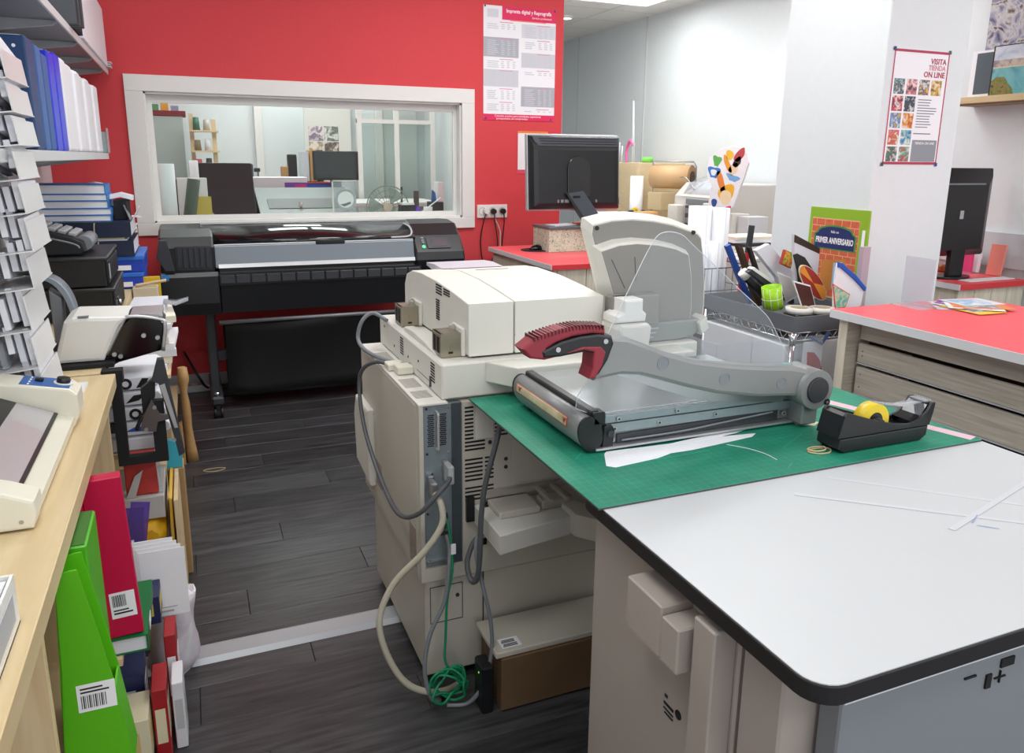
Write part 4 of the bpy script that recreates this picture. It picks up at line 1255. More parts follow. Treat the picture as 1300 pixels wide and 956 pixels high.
hs = [0.33, 0.325, 0.332, 0.322, 0.33, 0.326, 0.318, 0.33, 0.325, 0.322, 0.33]
for k in range(11):
    wd = [0.11, 0.10, 0.12, 0.10, 0.11, 0.12, 0.10, 0.11, 0.12, 0.11, 0.12][k]
    arch_file(y, y+wd, sz, -0.384-0.004*(k % 3), 0.29, hs[k], white_b, '%s white folder after the vivid blue binders on the eye-level shelf' % ORD[k], 'white folders on the eye-level shelf', 'white_folder', round_=0.01)
    y += wd+0.012
sl_ = thing('slide_rack', 'small grey see-through rack at the far end of the white folders', 'rack', (-0.44, 4.86, sz))
B().box(-0.62, -0.372, 4.80, 4.90, sz, sz+0.004).box(-0.374, -0.370, 4.80, 4.90, sz, sz+0.13).out('rack_frame', clear_film, sl_)
B().box(-0.60, -0.38, 4.83, 4.87, sz+0.004, sz+0.11).out('inserts', mat('teal_grey_paper', '#aebfbe', 0.5), sl_)
# white folders and black albums on the top shelf
zt_ = 2.0605
ab = thing('photo_album', 'black album with a purple edge in front of the white files on the upper shelf', 'album', (-0.5, 4.02, zt_))
B().box(-0.62, -0.372, 3.9, 4.10, zt_+0.004, zt_+0.33, bev=0.006).out('cover', black_mt, ab)
B().box(-0.60, -0.3705, 4.101, 4.104, zt_+0.004, zt_+0.33).out('purple_edge', mat('purple_board', '#3d2a8e', 0.5), ab)
for k in range(3):
    B().box(-0.61, -0.355+0.008*k, 3.75+0.045*k, 3.775+0.045*k, zt_+0.002, zt_+0.30, bev=0.003).out('black_leaf', dark_grey, ab)
y = 4.14
for k in range(10):
    wd = 0.115
    arch_file(y, y+wd, zt_, -0.372, 0.30, 0.32, white_b, '%s white binder past the black album on the upper shelf' % ORD[k], 'white binders on the upper shelf', round_=0.004)
    y += wd+0.009
ob = thing('sheet_bundle', 'thin bundle of clear-covered sheets at the far end of the upper shelf', 'papers', (-0.4, 5.47, zt_))
for k in range(6):
    B().box(-0.60, -0.362+0.003*(k % 3), 5.42, 5.52, zt_+0.006*k, zt_+0.006*k+0.004).out('sheet', paper if k % 2 else clear_film, ob)
# pale boards fixed below the eye-level shelf
bd = thing('wall_board', 'pinkish white board fixed to the wall below the eye-level shelf', 'board', (XL+0.03, 4.6, 1.40))
pinkw = mat('pinkish_white_board', '#ddd2d4', 0.5)
B().box(XL+0.001, XL+0.035, 3.6, 5.2, 1.40, 1.525, bev=0.002).out('board', pinkw, bd)
B().box(XL+0.001, XL+0.031, 3.6, 5.2, 1.12, 1.392, bev=0.002).out('board', pinkw, bd)
B().box(XL+0.035, XL+0.039, 5.03, 5.05, 1.50, 1.52).out('hook', black_pl, bd)

# ================================================================ LEFT COUNTERS
c1 = thing('wooden_counter', 'maple counter with open shelves, along the left wall by the camera', 'counter', (-0.5, 1.5, 0))
CT = 0.9
B().box(XL+0.001, -0.246, 0.45, 2.58, CT-0.042, CT, bev=0.002).out('top', counter_wood, c1)
panel_wood = wood_mat('maple_panel', '#d7bd93', '#e6cfa8', 0.45, (12, 12, 1), 0.03)
for y in (0.47, 1.32, 1.80, 2.55):
    B().box(XL+0.001, -0.275, y, y+0.019, 0.0, CT-0.042, bev=0.001).out('side_panel', panel_wood, c1)
B().box(XL+0.001, -0.235, 1.34, 1.80, 0.425, 0.444, bev=0.001).out('shelf', counter_wood, c1)
B().box(XL+0.001, -0.225, 1.82, 2.14, 0.385, 0.404, bev=0.001).out('shelf', counter_wood, c1)
B().box(XL+0.001, -0.225, 2.145, 2.55, 0.255, 0.274, bev=0.001).out('shelf', counter_wood, c1)
B().box(XL+0.001, -0.30, 0.49, 1.32, 0.45, 0.469, bev=0.001).out('shelf', counter_wood, c1)
B().box(XL+0.001, -0.28, 0.49, 2.55, 0.04, 0.058, bev=0.001).out('shelf', counter_wood, c1)
c2 = thing('wooden_counter', 'maple counter under the black cash drawers and navy binders', 'counter', (-0.52, 3.9, 0))
B().box(XL+0.001, -0.29, 2.60, 5.28, CT-0.042, CT, bev=0.002).out('top', counter_wood, c2)
for y in (2.61, 3.35, 4.2, 5.25):
    B().box(XL+0.001, -0.30, y, y+0.019, 0.0, CT-0.042, bev=0.001).out('side_panel', panel_wood, c2)
B().box(XL+0.001, -0.15, 2.632, 3.34, 0.251, 0.27, bev=0.001).out('shelf', counter_wood, c2)
B().box(XL+0.001, -0.15, 2.735, 3.34, 0.566, 0.584, bev=0.001).out('shelf', counter_wood, c2)
B().box(XL+0.001, -0.12, 3.372, 4.19, 0.66, 0.678, bev=0.001).out('shelf', counter_wood, c2)
B().box(XL+0.001, -0.15, 3.372, 5.24, 0.10, 0.119, bev=0.001).out('shelf', counter_wood, c2)
B().box(-0.30, -0.285, 3.45, 4.15, 0.70, 0.857, bev=0.001).out('front_board', panel_wood, c2)

# ---------------------------------------------------------------- tiered envelope rack
rk = thing('brochure_rack', 'white tiered rack full of envelopes and cards on the maple counter', 'rack', (-0.55, 2.3, CT))
acr = mat('milky_acrylic', '#e6e6e6', 0.3)
B().box(-0.74, -0.31, 2.17, 2.48, CT+0.0003, CT+0.008).out('base', acr, rk)
B().prism([(-0.74, CT+0.008), (-0.42, CT+0.008), (-0.45, 1.78), (-0.74, 1.78)], 'y', 2.475, 2.479).out('side_wall', clear_film, rk)
zs = [1.80, 1.72, 1.645, 1.57, 1.49, 1.41, 1.32, 1.23, 1.125, 1.03]
tilt = R(7)
env = mat('white_envelope', '#eeeef4', 0.6)
for k, z in enumerate(zs):
    hp = (z-zs[k+1]-0.006) if k < 9 else z-CT-0.014
    hp = min(hp, 0.105)
    xk = -0.352+0.004*(k % 3)-(0.02 if k in (7, 8) else 0.0)
    y1 = [2.40, 2.38, 2.39, 2.40, 2.44, 2.43, 2.45, 2.45, 2.44, 2.45][k]
    Mx = Matrix.Translation((xk, 0, z-hp)) @ Matrix.Rotation(-tilt, 4, 'Y')
    B().box(-0.012, -0.009, 2.175, 2.44, 0.0, hp*0.85).xf(Mx).out('pocket_front', acr, rk)
    B().box(-0.110, -0.009, 2.175, 2.455, -0.003, 0.0).xf(Mx).out('pocket_floor', acr, rk)
    B().box(-0.113, -0.110, 2.175, 2.455, 0.0, hp*0.9).xf(Mx).out('pocket_back', acr, rk)
    for q in range(4):
        dy = random.uniform(-0.03, 0.02)
        lean_ = random.uniform(-0.20, 0.02)
        Mq = Mx @ Matrix.Translation((-0.022-0.021*q, 0, 0.006)) @ rotM((0, y1, 0), 'X', lean_)
        e = B().box(-0.008, 0.006, 2.20, y1+dy, 0.0, hp-0.008-0.006*q, bev=0.0008).xf(Mq).out('envelope_bundle', [env, paper2, env, clear_film][q])
        tag(e, '%s bundle of white envelopes in the %s pocket from the top of the rack' % (['front', 'second', 'third', 'rear'][q], (ORD[:9]+['tenth'])[k]), 'envelopes', 'envelopes in the tiered rack')

# ---------------------------------------------------------------- laminator
lm = thing('laminator', 'cream laminator with a dark feed slot and a blue control panel', 'laminator', (-0.5, 1.8, CT))
B().prism([(-0.75, CT+0.004), (-0.300, CT+0.004), (-0.296, CT+0.03), (-0.330, CT+0.040), (-0.44, CT+0.088), (-0.50, CT+0.118), (-0.60, CT+0.135), (-0.75, CT+0.135)], 'y', 1.55, 2.075, bev=0.003).out('body', cream, lm)
B().prism([(-0.75, CT+0.004), (-0.298, CT+0.004), (-0.290, CT+0.030), (-0.292, CT+0.055), (-0.335, CT+0.075), (-0.46, CT+0.118), (-0.52, CT+0.135), (-0.75, CT+0.15)], 'y', 1.49, 1.56, bev=0.006).out('end_cheek', cream, lm)
B().prism([(-0.75, CT+0.004), (-0.298, CT+0.004), (-0.284, CT+0.035), (-0.284, CT+0.085), (-0.30, CT+0.10), (-0.47, CT+0.135), (-0.75, CT+0.15)], 'y', 2.065, 2.16, bev=0.006).out('end_cheek', cream, lm)
sx0, sz0_, sx1, sz1_ = -0.332, CT+0.042, -0.445, CT+0.092
def slope(t, up):
    d = Vector((sx1-sx0, sz1_-sz0_)).normalized(); n = Vector((-d.y, d.x))
    n = n if n.y > 0 else -n
    p = Vector((sx0, sz0_))+Vector((sx1-sx0, sz1_-sz0_))*t+n*up
    return (p.x, p.y)
B().prism([slope(-0.02, 0.0), slope(1.0, 0.0), slope(1.0, 0.004), slope(-0.02, 0.004)], 'y', 1.57, 2.06).out('slot_frame', black_pl, lm)
B().prism([slope(0.05, 0.004), slope(0.70, 0.004), slope(0.70, 0.0055), slope(0.05, 0.0055)], 'y', 1.575, 2.055).out('slot_window', mat('smoked_window', '#b4b2b4', 0.15, spec=0.7), lm)
B().box(-0.42, -0.38, 1.62, 1.66, CT+0.078, CT+0.079).out('tape_bit', mat('lime_label', '#b8b84a', 0.5), lm)
# blue panel on the sloping cheek top
Mp = face_M((-0.345, 2.112, CT+0.1092), (0, 1, 0.0), (-0.98, 0, 0.2))
def panel_box(b, x0, x1, y0, y1, z0, z1, **k):
    return b.box(x0, x1, y0, y1, z0, z1, M=Mp, **k)
panel_box(B(), -0.038, 0.038, -0.045, 0.06, 0.0, 0.0015).out('blue_panel', mat('control_panel_blue', '#2f62a8', 0.45), lm)
kb = B().cyl((0.0, -0.028, 0.0), (0.0, -0.028, 0.016), 0.016, 0.014, n=20).cyl((0.0, -0.028, 0.0), (0.0, -0.028, 0.004), 0.021, n=20, mi=1).xf(Mp)
kb.out('dial_knob', [black_pl, white_pl], lm)
panel_box(B(), -0.006, 0.006, 0.014, 0.032, 0.0015, 0.010, bev=0.002).out('rocker_switch', black_pl, lm)
lt = B()
for k in range(4):
    panel_box(lt, -0.036+0.02*k, -0.026+0.02*k, 0.040, 0.044, 0.0015, 0.0019)
panel_box(lt, 0.024, 0.040, -0.045, -0.042, 0.0015, 0.0019)
panel_box(lt, 0.024, 0.040, -0.015, -0.012, 0.0015, 0.0019)
lt.out('panel_mark', ink_white, lm)
B().box(-0.62, -0.50, 2.08, 2.15, CT+0.143, CT+0.1525).out('top_inset', mat('cream_inset', '#cfcabb', 0.5), lm)
B().cyl((-0.315, 1.489, CT+0.02), (-0.315, 1.492, CT+0.02), 0.004, n=10).out('end_screw', steel, lm)
for y in (1.53, 2.1):
    for x in (-0.7, -0.33):
        B().cyl((x, y, CT), (x, y, CT+0.006), 0.012, n=10).out('rubber_foot', black_mt, lm)

wbx = thing('white_box', 'open white plastic box with a grey inner rim at the near end of the counter', 'box', (-0.38, 1.03, CT))
B().box(-0.50, -0.268, 0.86, 0.864, CT, CT+0.075).box(-0.50, -0.268, 1.176, 1.18, CT, CT+0.075).box(-0.272, -0.268, 0.864, 1.176, CT, CT+0.075).box(-0.50, -0.496, 0.864, 1.176, CT, CT+0.075).box(-0.50, -0.268, 0.86, 1.18, CT, CT+0.003).out('walls', white_pl, wbx)
B().box(-0.494, -0.276, 0.868, 1.172, CT+0.004, CT+0.07).out('lid_panel', mat('ice_white', '#e8edf2', 0.35), wbx)
B().box(-0.2675, -0.266, 0.90, 1.15, CT+0.02, CT+0.06).out('side_groove', light_grey, wbx)

# ---------------------------------------------------------------- punch press hanging over the counter edge
pr_ = thing('punch_press', 'paper punch with a white housing and a black frame hanging over the counter', 'punch', (-0.35, 2.7, CT))
hz = CT
B().prism([(-0.425, hz+0.0135), (-0.285, hz+0.0135), (-0.235, hz+0.12), (-0.205, hz+0.152), (-0.36, hz+0.158), (-0.385, hz+0.145)], 'y', 2.70, 2.92, bev=0.012).out('housing', white_pl, pr_)
B().box(-0.345, -0.315, 2.70, 2.72, hz+0.1575, hz+0.160).out('grey_label', mid_grey, pr_)
B().prism([(-0.286, hz-0.02), (-0.280, hz+0.03), (-0.228, hz+0.122), (-0.20, hz+0.150), (-0.115, hz+0.135), (-0.100, hz+0.115), (-0.115, hz+0.03), (-0.20, hz+0.01), (-0.245, hz+0.0)], 'y', 2.72, 2.90, bev=0.006).out('dark_side', black_gl, pr_)
B().tube([(-0.278, 2.715, hz+0.03), (-0.227, 2.712, hz+0.124), (-0.20, 2.712, hz+0.150), (-0.115, 2.712, hz+0.136), (-0.099, 2.712, hz+0.115), (-0.112, 2.712, hz+0.03)], 0.006, n=8, sub=4).out('side_trim', alu, pr_)
B().box(-0.20, -0.105, 2.74, 2.90, hz+0.138, hz+0.150).out('top_strip', alu, pr_)
B().box(-0.425, -0.255, 2.665, 2.84, hz+0.0004, hz+0.013).out('bed_plate', black_mt, pr_)
for x, z in ((-0.255, 0.03), (-0.238, 0.022), (-0.165, 0.085), (-0.125, 0.075)):
    B().cyl((x, 2.708, hz+z), (x, 2.722, hz+z), 0.007, n=12).out('bolt', steel, pr_)
fr_ = B()
fr_.box(-0.268, -0.236, 2.615, 2.645, 0.585, 0.862).box(-0.160, -0.122, 2.615, 2.645, 0.585, 0.79).box(-0.236, -0.160, 2.615, 2.645, 0.585, 0.612)
fr_.out('hanging_frame', black_mt, pr_)
B().box(-0.288, -0.23, 2.615, 2.66, 0.862, 0.900).out('frame_head', black_mt, pr_)
B().box(-0.288, -0.268, 2.62, 2.64, 0.695, 0.725).out('frame_stay', black_mt, pr_)
lv = mat('gunmetal', '#6e6766', 0.35, metal=0.7)
B().prism([(-0.195, 0.700), (-0.150, 0.692), (-0.142, 0.725), (-0.105, 0.730), (-0.105, 0.742), (-0.135, 0.752), (-0.155, 0.80), (-0.185, 0.745)], 'y', 2.600, 2.612, bev=0.001).out('lever_plate', lv, pr_)
B().prism([(-0.150, 0.86), (-0.128, 0.93), (-0.110, 0.93), (-0.078, 0.66), (-0.072, 0.61), (-0.090, 0.60), (-0.098, 0.66), (-0.130, 0.85)], 'y', 2.60, 2.625, bev=0.002).out('side_lever', dark_grey, pr_)
B().prism([(-0.128, 0.845), (-0.112, 0.85), (-0.085, 0.70), (-0.096, 0.70)], 'y', 2.594, 2.600, bev=0.001).out('lever_strip', alu, pr_)
B().prism([(-0.185, 0.735), (-0.145, 0.80), (-0.140, 0.865), (-0.185, 0.83)], 'y', 2.626, 2.66, bev=0.002).out('cam', black_pl, pr_)
for x, z in ((-0.178, 0.705), (-0.148, 0.775), (-0.10, 0.66)):
    B().cyl((x, 2.592, z), (x, 2.600, z), 0.006, n=10).out('bolt', steel, pr_)
B().tube([(-0.185, 2.605, 0.75), (-0.20, 2.60, 0.72), (-0.205, 2.60, 0.705)], 0.006, n=8).out('spring_hook', black_pl, pr_)

# grey plastic hood behind the punch press
gh = thing('plastic_hood', 'arched grey plastic hood of a desk device beside the envelope rack', 'device', (-0.42, 2.99, CT))
rows = []
for t in range(13):
    a = R(100-110*t/12)
    rows.append([(-0.470+0.082*math.cos(a), y, CT+0.10+0.150*math.sin(a)) for y in (2.955, 2.97, 3.05)])
B().sheet(rows, 0.016).out('hood', mat('blue_grey_plastic', '#8f9aa3', 0.3), gh)
B().box(-0.50, -0.39, 2.95, 3.06, CT, CT+0.02, bev=0.004).out('hood_base', dark_grey, gh)
B().box(-0.405, -0.385, 2.955, 3.05, CT+0.02, CT+0.10, bev=0.004).out('hood_leg', mat('blue_grey_plastic'), gh)
B().prism([(-0.455, CT+0.02), (-0.42, CT+0.02), (-0.42, CT+0.18), (-0.455, CT+0.21)], 'y', 2.97, 3.04, bev=0.006).out('hood_core', mid_grey, gh)

# ---------------------------------------------------------------- cash drawers and keyboard unit
blk = mat('black_powder_coat', '#131415', 0.5)
def drawer(z0, z1, xr, label, lock):
    d = thing('cash_drawer', label, 'cash drawer', (-0.5, 3.72, z0))
    B().box(-0.72, xr-0.012, 3.45, 3.95, z0+0.004, z1-0.008, bev=0.004).out('case', blk, d)
    B().box(-0.72, xr, 3.445, 3.955, z1-0.016, z1, bev=0.005).out('top_plate', mat('black_satin', '#26272b', 0.4), d)
    B().box(xr-0.012, xr-0.002, 3.47, 3.93, z0+0.012, z1-0.022, bev=0.002).out('front', blk, d)
    if lock:
        B().cyl((xr-0.003, 3.58, (z0+z1)/2-0.01), (xr+0.010, 3.58, (z0+z1)/2-0.01), 0.011, n=16).out('lock', chrome, d)
        B().box(xr-0.003, xr+0.006, 3.50, 3.56, (z0+z1)/2+0.01, (z0+z1)/2+0.02, bev=0.002).out('pull', dark_grey, d)
    else:
        B().box(xr-0.003, xr+0.0005, 3.50, 3.52, z0+0.03, z1-0.035).out('front_slot', light_grey, d)
    for x in (-0.66, xr-0.05):
        for y in (3.5, 3.9):
            B().cyl((x, y, z0), (x, y, z0+0.006), 0.014, n=10).out('foot', black_mt, d)
    return d
drawer(CT, 1.035, -0.298, 'black steel cash drawer with a chrome lock, resting on the counter', True)
drawer(1.036, 1.160, -0.312, 'black cash drawer with a white front mark, stacked on another drawer', False)
kp = thing('keyboard_unit', 'black wedge-shaped keyboard unit with grey keys on the cash drawers', 'keyboard', (-0.5, 3.65, 1.161))
wz = 1.161
B().prism([(-0.74, wz), (-0.405, wz), (-0.388, wz+0.018), (-0.395, wz+0.055), (-0.43, wz+0.075), (-0.62, wz+0.130), (-0.74, wz+0.150)], 'y', 3.50, 3.80, bev=0.008).out('case', black_pl, kp)
B().tube([(-0.70, 3.498, wz+0.120), (-0.45, 3.498, wz+0.055), (-0.41, 3.498, wz+0.03)], 0.004, n=6).out('side_trim', mid_grey, kp)
keyg = mat('key_grey', '#a8aaad', 0.45)
slope_k = math.atan2(0.055, 0.19)
for i in range(6):
    for j in range(4):
        x = -0.425-0.036*i*1.0
        zz = wz+0.080+ (i*0.036)*0.29
        if x < -0.62:
            continue
        B().box(-0.014, 0.014, -0.024, 0.024, 0, 0.014, bev=0.003, M=Matrix.Translation((x-0.012, 3.555+0.06*j, zz-0.004)) @ Matrix.Rotation(slope_k, 4, 'Y')).out('key', keyg, kp)
B().cyl((-0.398, 3.54, wz+0.045), (-0.398, 3.78, wz+0.045), 0.030, n=20).out('paper_cutter_bar', mid_grey, kp)

# ---------------------------------------------------------------- books and boxes stacked behind the drawers
blueb = mat('royal_blue_box', '#1c3fb4', 0.45)
for k in range(2):
    z = CT+0.001+0.083*k
    b_ = thing('index_box', ['royal blue card box under another, behind the cash drawers', 'royal blue card box with white labels, upper of the two behind the drawers'][k], 'box', (-0.42, 4.5, z))
    B().box(-0.62, -0.236+0.008*k, 4.28, 4.72, z, z+0.080, bev=0.003).out('box_body', blueb, b_)
    B().box(-0.62, -0.232+0.008*k, 4.275, 4.725, z+0.060, z+0.081, bev=0.003).out('lid', mat('light_blue_box', '#2d6fd2', 0.45), b_)
    B().box(-0.362, -0.285, 4.273, 4.2755, z+0.012, z+0.036).out('white_label', paper, b_)
navy = mat('navy_cloth', '#15203c', 0.55)
def flat_book(x0, x1, y0, y1, z0, z1, m, pm, label, group=None, spine='+x', name='ledger_book', rz=0.0, cat='book'):
    """book lying flat: two boards, spine and page block"""
    cx, cy = (x0+x1)/2, (y0+y1)/2
    o = thing(name, label, cat, (cx, cy, z0), rz, group)
    t = 0.003
    hx, hy, h = (x1-x0)/2, (y1-y0)/2, z1-z0
    B().box(-hx, hx, -hy, hy, 0, t).out('lower_board', m, o, local=True)
    B().box(-hx, hx, -hy, hy, h-t, h).out('upper_board', m, o, local=True)
    if spine == '+x':
        B().box(hx-0.004, hx, -hy, hy, t, h-t).out('spine', m, o, local=True)
        B().box(-hx+0.004, hx-0.004, -hy+0.004, hy-0.004, t, h-t).out('page_block', pm, o, local=True)
    else:
        B().box(-hx, hx, -hy, -hy+0.004, t, h-t).out('spine', m, o, local=True)
        B().box(-hx+0.004, hx-0.004, -hy+0.004, hy-0.004, t, h-t).out('page_block', pm, o, local=True)
    return o
zb = CT+0.168
nb = flat_book(-0.66, -0.262, 4.26, 4.72, zb, zb+0.075, navy, paper2, 'thick navy binder lying on the royal blue boxes', name='lying_binder', cat='binder', spine='-y')
zb2 = zb+0.0755
for k, x1 in enumerate((-0.29, -0.30)):
    o = B().box(-0.62, x1, 4.27, 4.68, zb2+0.008*k, zb2+0.008*k+0.0075).out('paper_block', [paper2, mat('yellowed_paper', '#d9d3a8', 0.6)][k])
    tag(o, ['thin block of white paper between the two navy binders', 'yellow-edged paper pad beneath the upper navy binder'][k], 'paper')
zb3 = zb2+0.0165
nb2 = flat_book(-0.67, -0.268, 4.26, 4.70, zb3, zb3+0.075, navy, paper2, 'thick navy binder carrying the stack of blue-edged ledgers', name='lying_binder', cat='binder', spine='-y')
for nbk, zz, hh in ((nb, zb, 0.075), (nb2, zb3, 0.075)):
    B().tube([(0.04, -0.232, 0.002), (0.042, -0.232, 0.05), (0.045, -0.232, 0.073)], 0.003, n=6, sub=2).out('elastic_cord', mat('beige_cord', '#b9ad93', 0.6), nbk, local=True)
zb4 = zb3+0.0755
lblue = mat('ledger_blue', '#2f79c4', 0.5)
hts = [0.030, 0.032, 0.036, 0.032, 0.045]
labs = ['lowest of the white ledgers with blue covers on the navy binder', 'second lowest ledger in the stack with blue covers', 'middle ledger of the five with blue covers', 'second ledger from the top of the blue-covered stack', 'topmost and thickest ledger of the blue-covered stack']
z = zb4
for k in range(5):
    off_ = [0.0, 0.004, -0.008, -0.010, -0.015][k]
    flat_book(-0.665+off_, -0.352+off_, 4.32, 4.60, z, z+hts[k], lblue, paper, labs[k])
    z += hts[k]+0.0004
ztop = z
o = B().sheet([[(-0.45, 4.40, ztop+0.006), (-0.42, 4.42, ztop+0.012)], [(-0.39, 4.39, ztop+0.004), (-0.38, 4.42, ztop+0.004)]], 0.001).out('paper_strip', paper)
tag(o, 'loose white paper strip on top of the blue-covered ledgers', 'paper')
# oddments beside the ledgers
zo = zb4
o = tag(B().prism([(-0.345, 4.40), (-0.285, 4.40), (-0.275, 4.52), (-0.34, 4.53)], 'z', zo, zo+0.10, bev=0.004).out('card_box', black_mt), 'small black card box beside the blue-covered ledgers', 'box')
o = thing('clear_clip', 'clear plastic clip with papers leaning over the edge of the navy binder', 'clip', (-0.262, 4.42, zo))
B().box(-0.274, -0.27, 4.36, 4.46, zo, zo+0.08).xf(rotM((-0.27, 4.4, zo), 'Y', R(-18))).out('clip_body', clear_film, o)
B().box(-0.266, -0.262, 4.36, 4.46, zo+0.002, zo+0.075).xf(rotM((-0.27, 4.4, zo), 'Y', R(28))).out('card', paper2, o)
o = tag(B().box(-0.37, -0.24, 4.55, 4.66, zo+0.0005, zo+0.004).xf(rotM((-0.3, 4.6, zo), 'Z', R(15))).out('white_card', paper), 'white card with red edge jutting over the navy binder', 'card')
o = tag(B().sheet([[(-0.36, 4.42, zo+0.125), (-0.36, 4.52, zo+0.125)], [(-0.31, 4.42, zo+0.135), (-0.31, 4.52, zo+0.135)], [(-0.255, 4.42, zo+0.118), (-0.255, 4.52, zo+0.118)]], 0.022).xf(Matrix.Translation((0, 0, -0.012))).out('paper_roll_pad', paper), 'curled white pad of paper on the black card box', 'paper')
# white lidded tub at counter end
for k in range(2):
    z = CT+0.001+0.13*k
    o = thing('plastic_tub', ['white lidded tub at the far end of the maple counter, under another', 'upper white lidded tub at the far end of the maple counter'][k], 'tub', (-0.36, 5.1, z))
    B().box(-0.46, -0.292, 5.02, 5.22, z, z+0.114, bev=0.01).out('tub_body', white_pl, o)
    B().box(-0.465, -0.288, 5.015, 5.225, z+0.114, z+0.127, bev=0.004).out('tub_lid', light_grey, o)

# ---------------------------------------------------------------- files standing below the near counter
def mag_file(cx, cy, z, rz, m, label, dx, dy, h, hl, tilt_y=0.0, spine=None):
    """magazine file: tall back, sloping sides; dx thickness, dy depth"""
    o = thing('magazine_file', label, 'magazine file', (cx, cy, z), rz)
    o.rotation_euler = (0, tilt_y, rz)
    t = 0.003
    side = [(-dy/2, 0), (dy/2, 0), (dy/2, h), (dy/2-0.06, h), (-dy/2, hl)]
    B().prism(side, 'x', -dx/2, -dx/2+t).out('side', m, o, local=True)
    B().prism(side, 'x', dx/2-t, dx/2).out('side', m, o, local=True)
    B().box(-dx/2+t, dx/2-t, dy/2-t, dy/2, 0, h).out('back', m, o, local=True)
    B().box(-dx/2+t, dx/2-t, -dy/2, -dy/2+t, 0, hl).out('front', m, o, local=True)
    B().box(-dx/2+t, dx/2-t, -dy/2+t, dy/2-t, 0, t).out('base', m, o, local=True)
    return o
pinkm = mat('magenta_board', '#c20040', 0.42)
greenm = mat('lime_green_board', '#58b512', 0.42)
def barcode(parent, x0, z0, wd, ht, y, name='barcode_label'):
    l = B().box(x0, x0+wd, y-0.0006, y, z0, z0+ht).out(name, paper, parent, local=True)
    b = B()
    xx = x0+wd*0.1
    for k in range(14):
        ww = random.choice((0.0008, 0.0014, 0.002))
        b.box(xx, xx+ww, y-0.001, y-0.0006, z0+ht*0.45, z0+ht*0.9)
        xx += ww+random.choice((0.0008, 0.0014))
        if xx > x0+wd*0.62:
            break
    b.box(x0+wd*0.1, x0+wd*0.85, y-0.001, y-0.0006, z0+ht*0.16, z0+ht*0.22)
    b.box(x0+wd*0.1, x0+wd*0.7, y-0.001, y-0.0006, z0+ht*0.28, z0+ht*0.33)
    b.out('barcode', ink_black, l, local=True, kind='stuff')
# pink box file, narrow face to the camera
pf = thing('box_file', 'magenta box file with a barcode label, standing upright beneath the counter edge', 'box file', (-0.218, 1.842, 0.4485), 0)
pf.rotation_euler = (R(1), R(-2), R(2))
B().box(-0.038, 0.042, 0.0, 0.035, 0.0, 0.400, bev=0.002).out('case', pinkm, pf, local=True)
B().box(-0.053, -0.0385, -0.006, 0.037, -0.016, 0.402, bev=0.002).out('lid', pinkm, pf, local=True)
barcode(pf, -0.018, 0.05, 0.053, 0.066, 0.0)
g1 = thing('magazine_file', 'lime green magazine file with a sloping front and barcode label, nearest the camera', 'magazine file', (-0.23, 1.46, 0.448))
gz = 0.4485
gface = [(-0.238, 0.895), (-0.227, 0.858), (-0.207, 0.731), (-0.189, 0.611), (-0.172, gz), (-0.287, gz), (-0.270, 0.66), (-0.262, 0.83), (-0.252, 0.893)]
gface = [(x, min(z, 0.853)) if x > -0.246 else (x, min(z, 0.85)) for x, z in gface]
B().prism(gface, 'y', 1.405, 1.409).out('side', greenm, g1)
B().prism(gface, 'y', 1.472, 1.476).out('side', greenm, g1)
B().prism([(-0.287, gz), (-0.283, gz), (-0.258, 0.85), (-0.262, 0.85)], 'y', 1.409, 1.472).out('back', greenm, g1)
B().prism([(-0.176, gz), (-0.172, gz), (-0.189, 0.611), (-0.193, 0.611)], 'y', 1.409, 1.472).out('front', greenm, g1)
B().box(-0.283, -0.176, 1.409, 1.472, gz, gz+0.003).out('base', greenm, g1)
l_ = B().box(-0.252, -0.19, 1.4042, 1.4049, 0.575, 0.630).out('barcode_label', paper, g1)
b = B()
for k in range(13):
    b.box(-0.246+0.0032*k, -0.246+0.0032*k+[0.0012, 0.002, 0.0008][k % 3], 1.4036, 1.4041, 0.582, 0.608)
b.box(-0.246, -0.20, 1.4036, 1.4041, 0.613, 0.616).box(-0.246, -0.21, 1.4036, 1.4041, 0.620, 0.623)
b.out('barcode', ink_black, l_, kind='stuff')
g2_ = thing('magazine_file', 'narrow green magazine file behind the lime green sloping one', 'magazine file', (-0.24, 1.55, 0.448))
B().box(-0.262, -0.222, 1.50, 1.66, gz, 0.852, bev=0.003).out('case', mat('leaf_green_board', '#4fae1c', 0.42), g2_)
B().box(-0.258, -0.226, 1.504, 1.656, 0.8522, 0.8535).out('inside', mat('dark_leaf_green', '#2c6a10', 0.5), g2_)
dg = flat_book(-0.42, -0.168, 1.835, 2.10, 0.4045, 0.4465, mat('dark_green_board', '#0c6b34', 0.45), paper2, 'dark green box lying under the magenta file', name='flat_box', cat='box')
B().box(0.126, 0.1268, -0.06, -0.01, 0.008, 0.034).out('box_label', paper, dg, local=True)
# things on the floor level beneath: small boxes of cartridges
def small_box(name, x0, x1, y0, y1, z0, z1, m, label, rz=0.0, m2=None, cat='box'):
    cx, cy = (x0+x1)/2, (y0+y1)/2
    o = thing(name, label, cat, (cx, cy, z0), rz)
    hx, hy = (x1-x0)/2, (y1-y0)/2
    B().box(-hx, hx, -hy, hy, 0, z1-z0, bev=0.002).out('carton', m, o, local=True)
    if m2:
        B().box(-hx*0.7, hx*0.7, -hy-0.0008, -hy, (z1-z0)*0.3, (z1-z0)*0.75).out('front_label', m2, o, local=True)
        B().box(hx, hx+0.0008, -hy*0.7, hy*0.7, (z1-z0)*0.3, (z1-z0)*0.75).out('side_label', m2, o, local=True)
    return o
navyc = mat('navy_carton', '#1a2550', 0.45)
redc = mat('red_carton', '#a31d24', 0.45)
ivory = mat('ivory_carton', '#dcd4b4', 0.5)
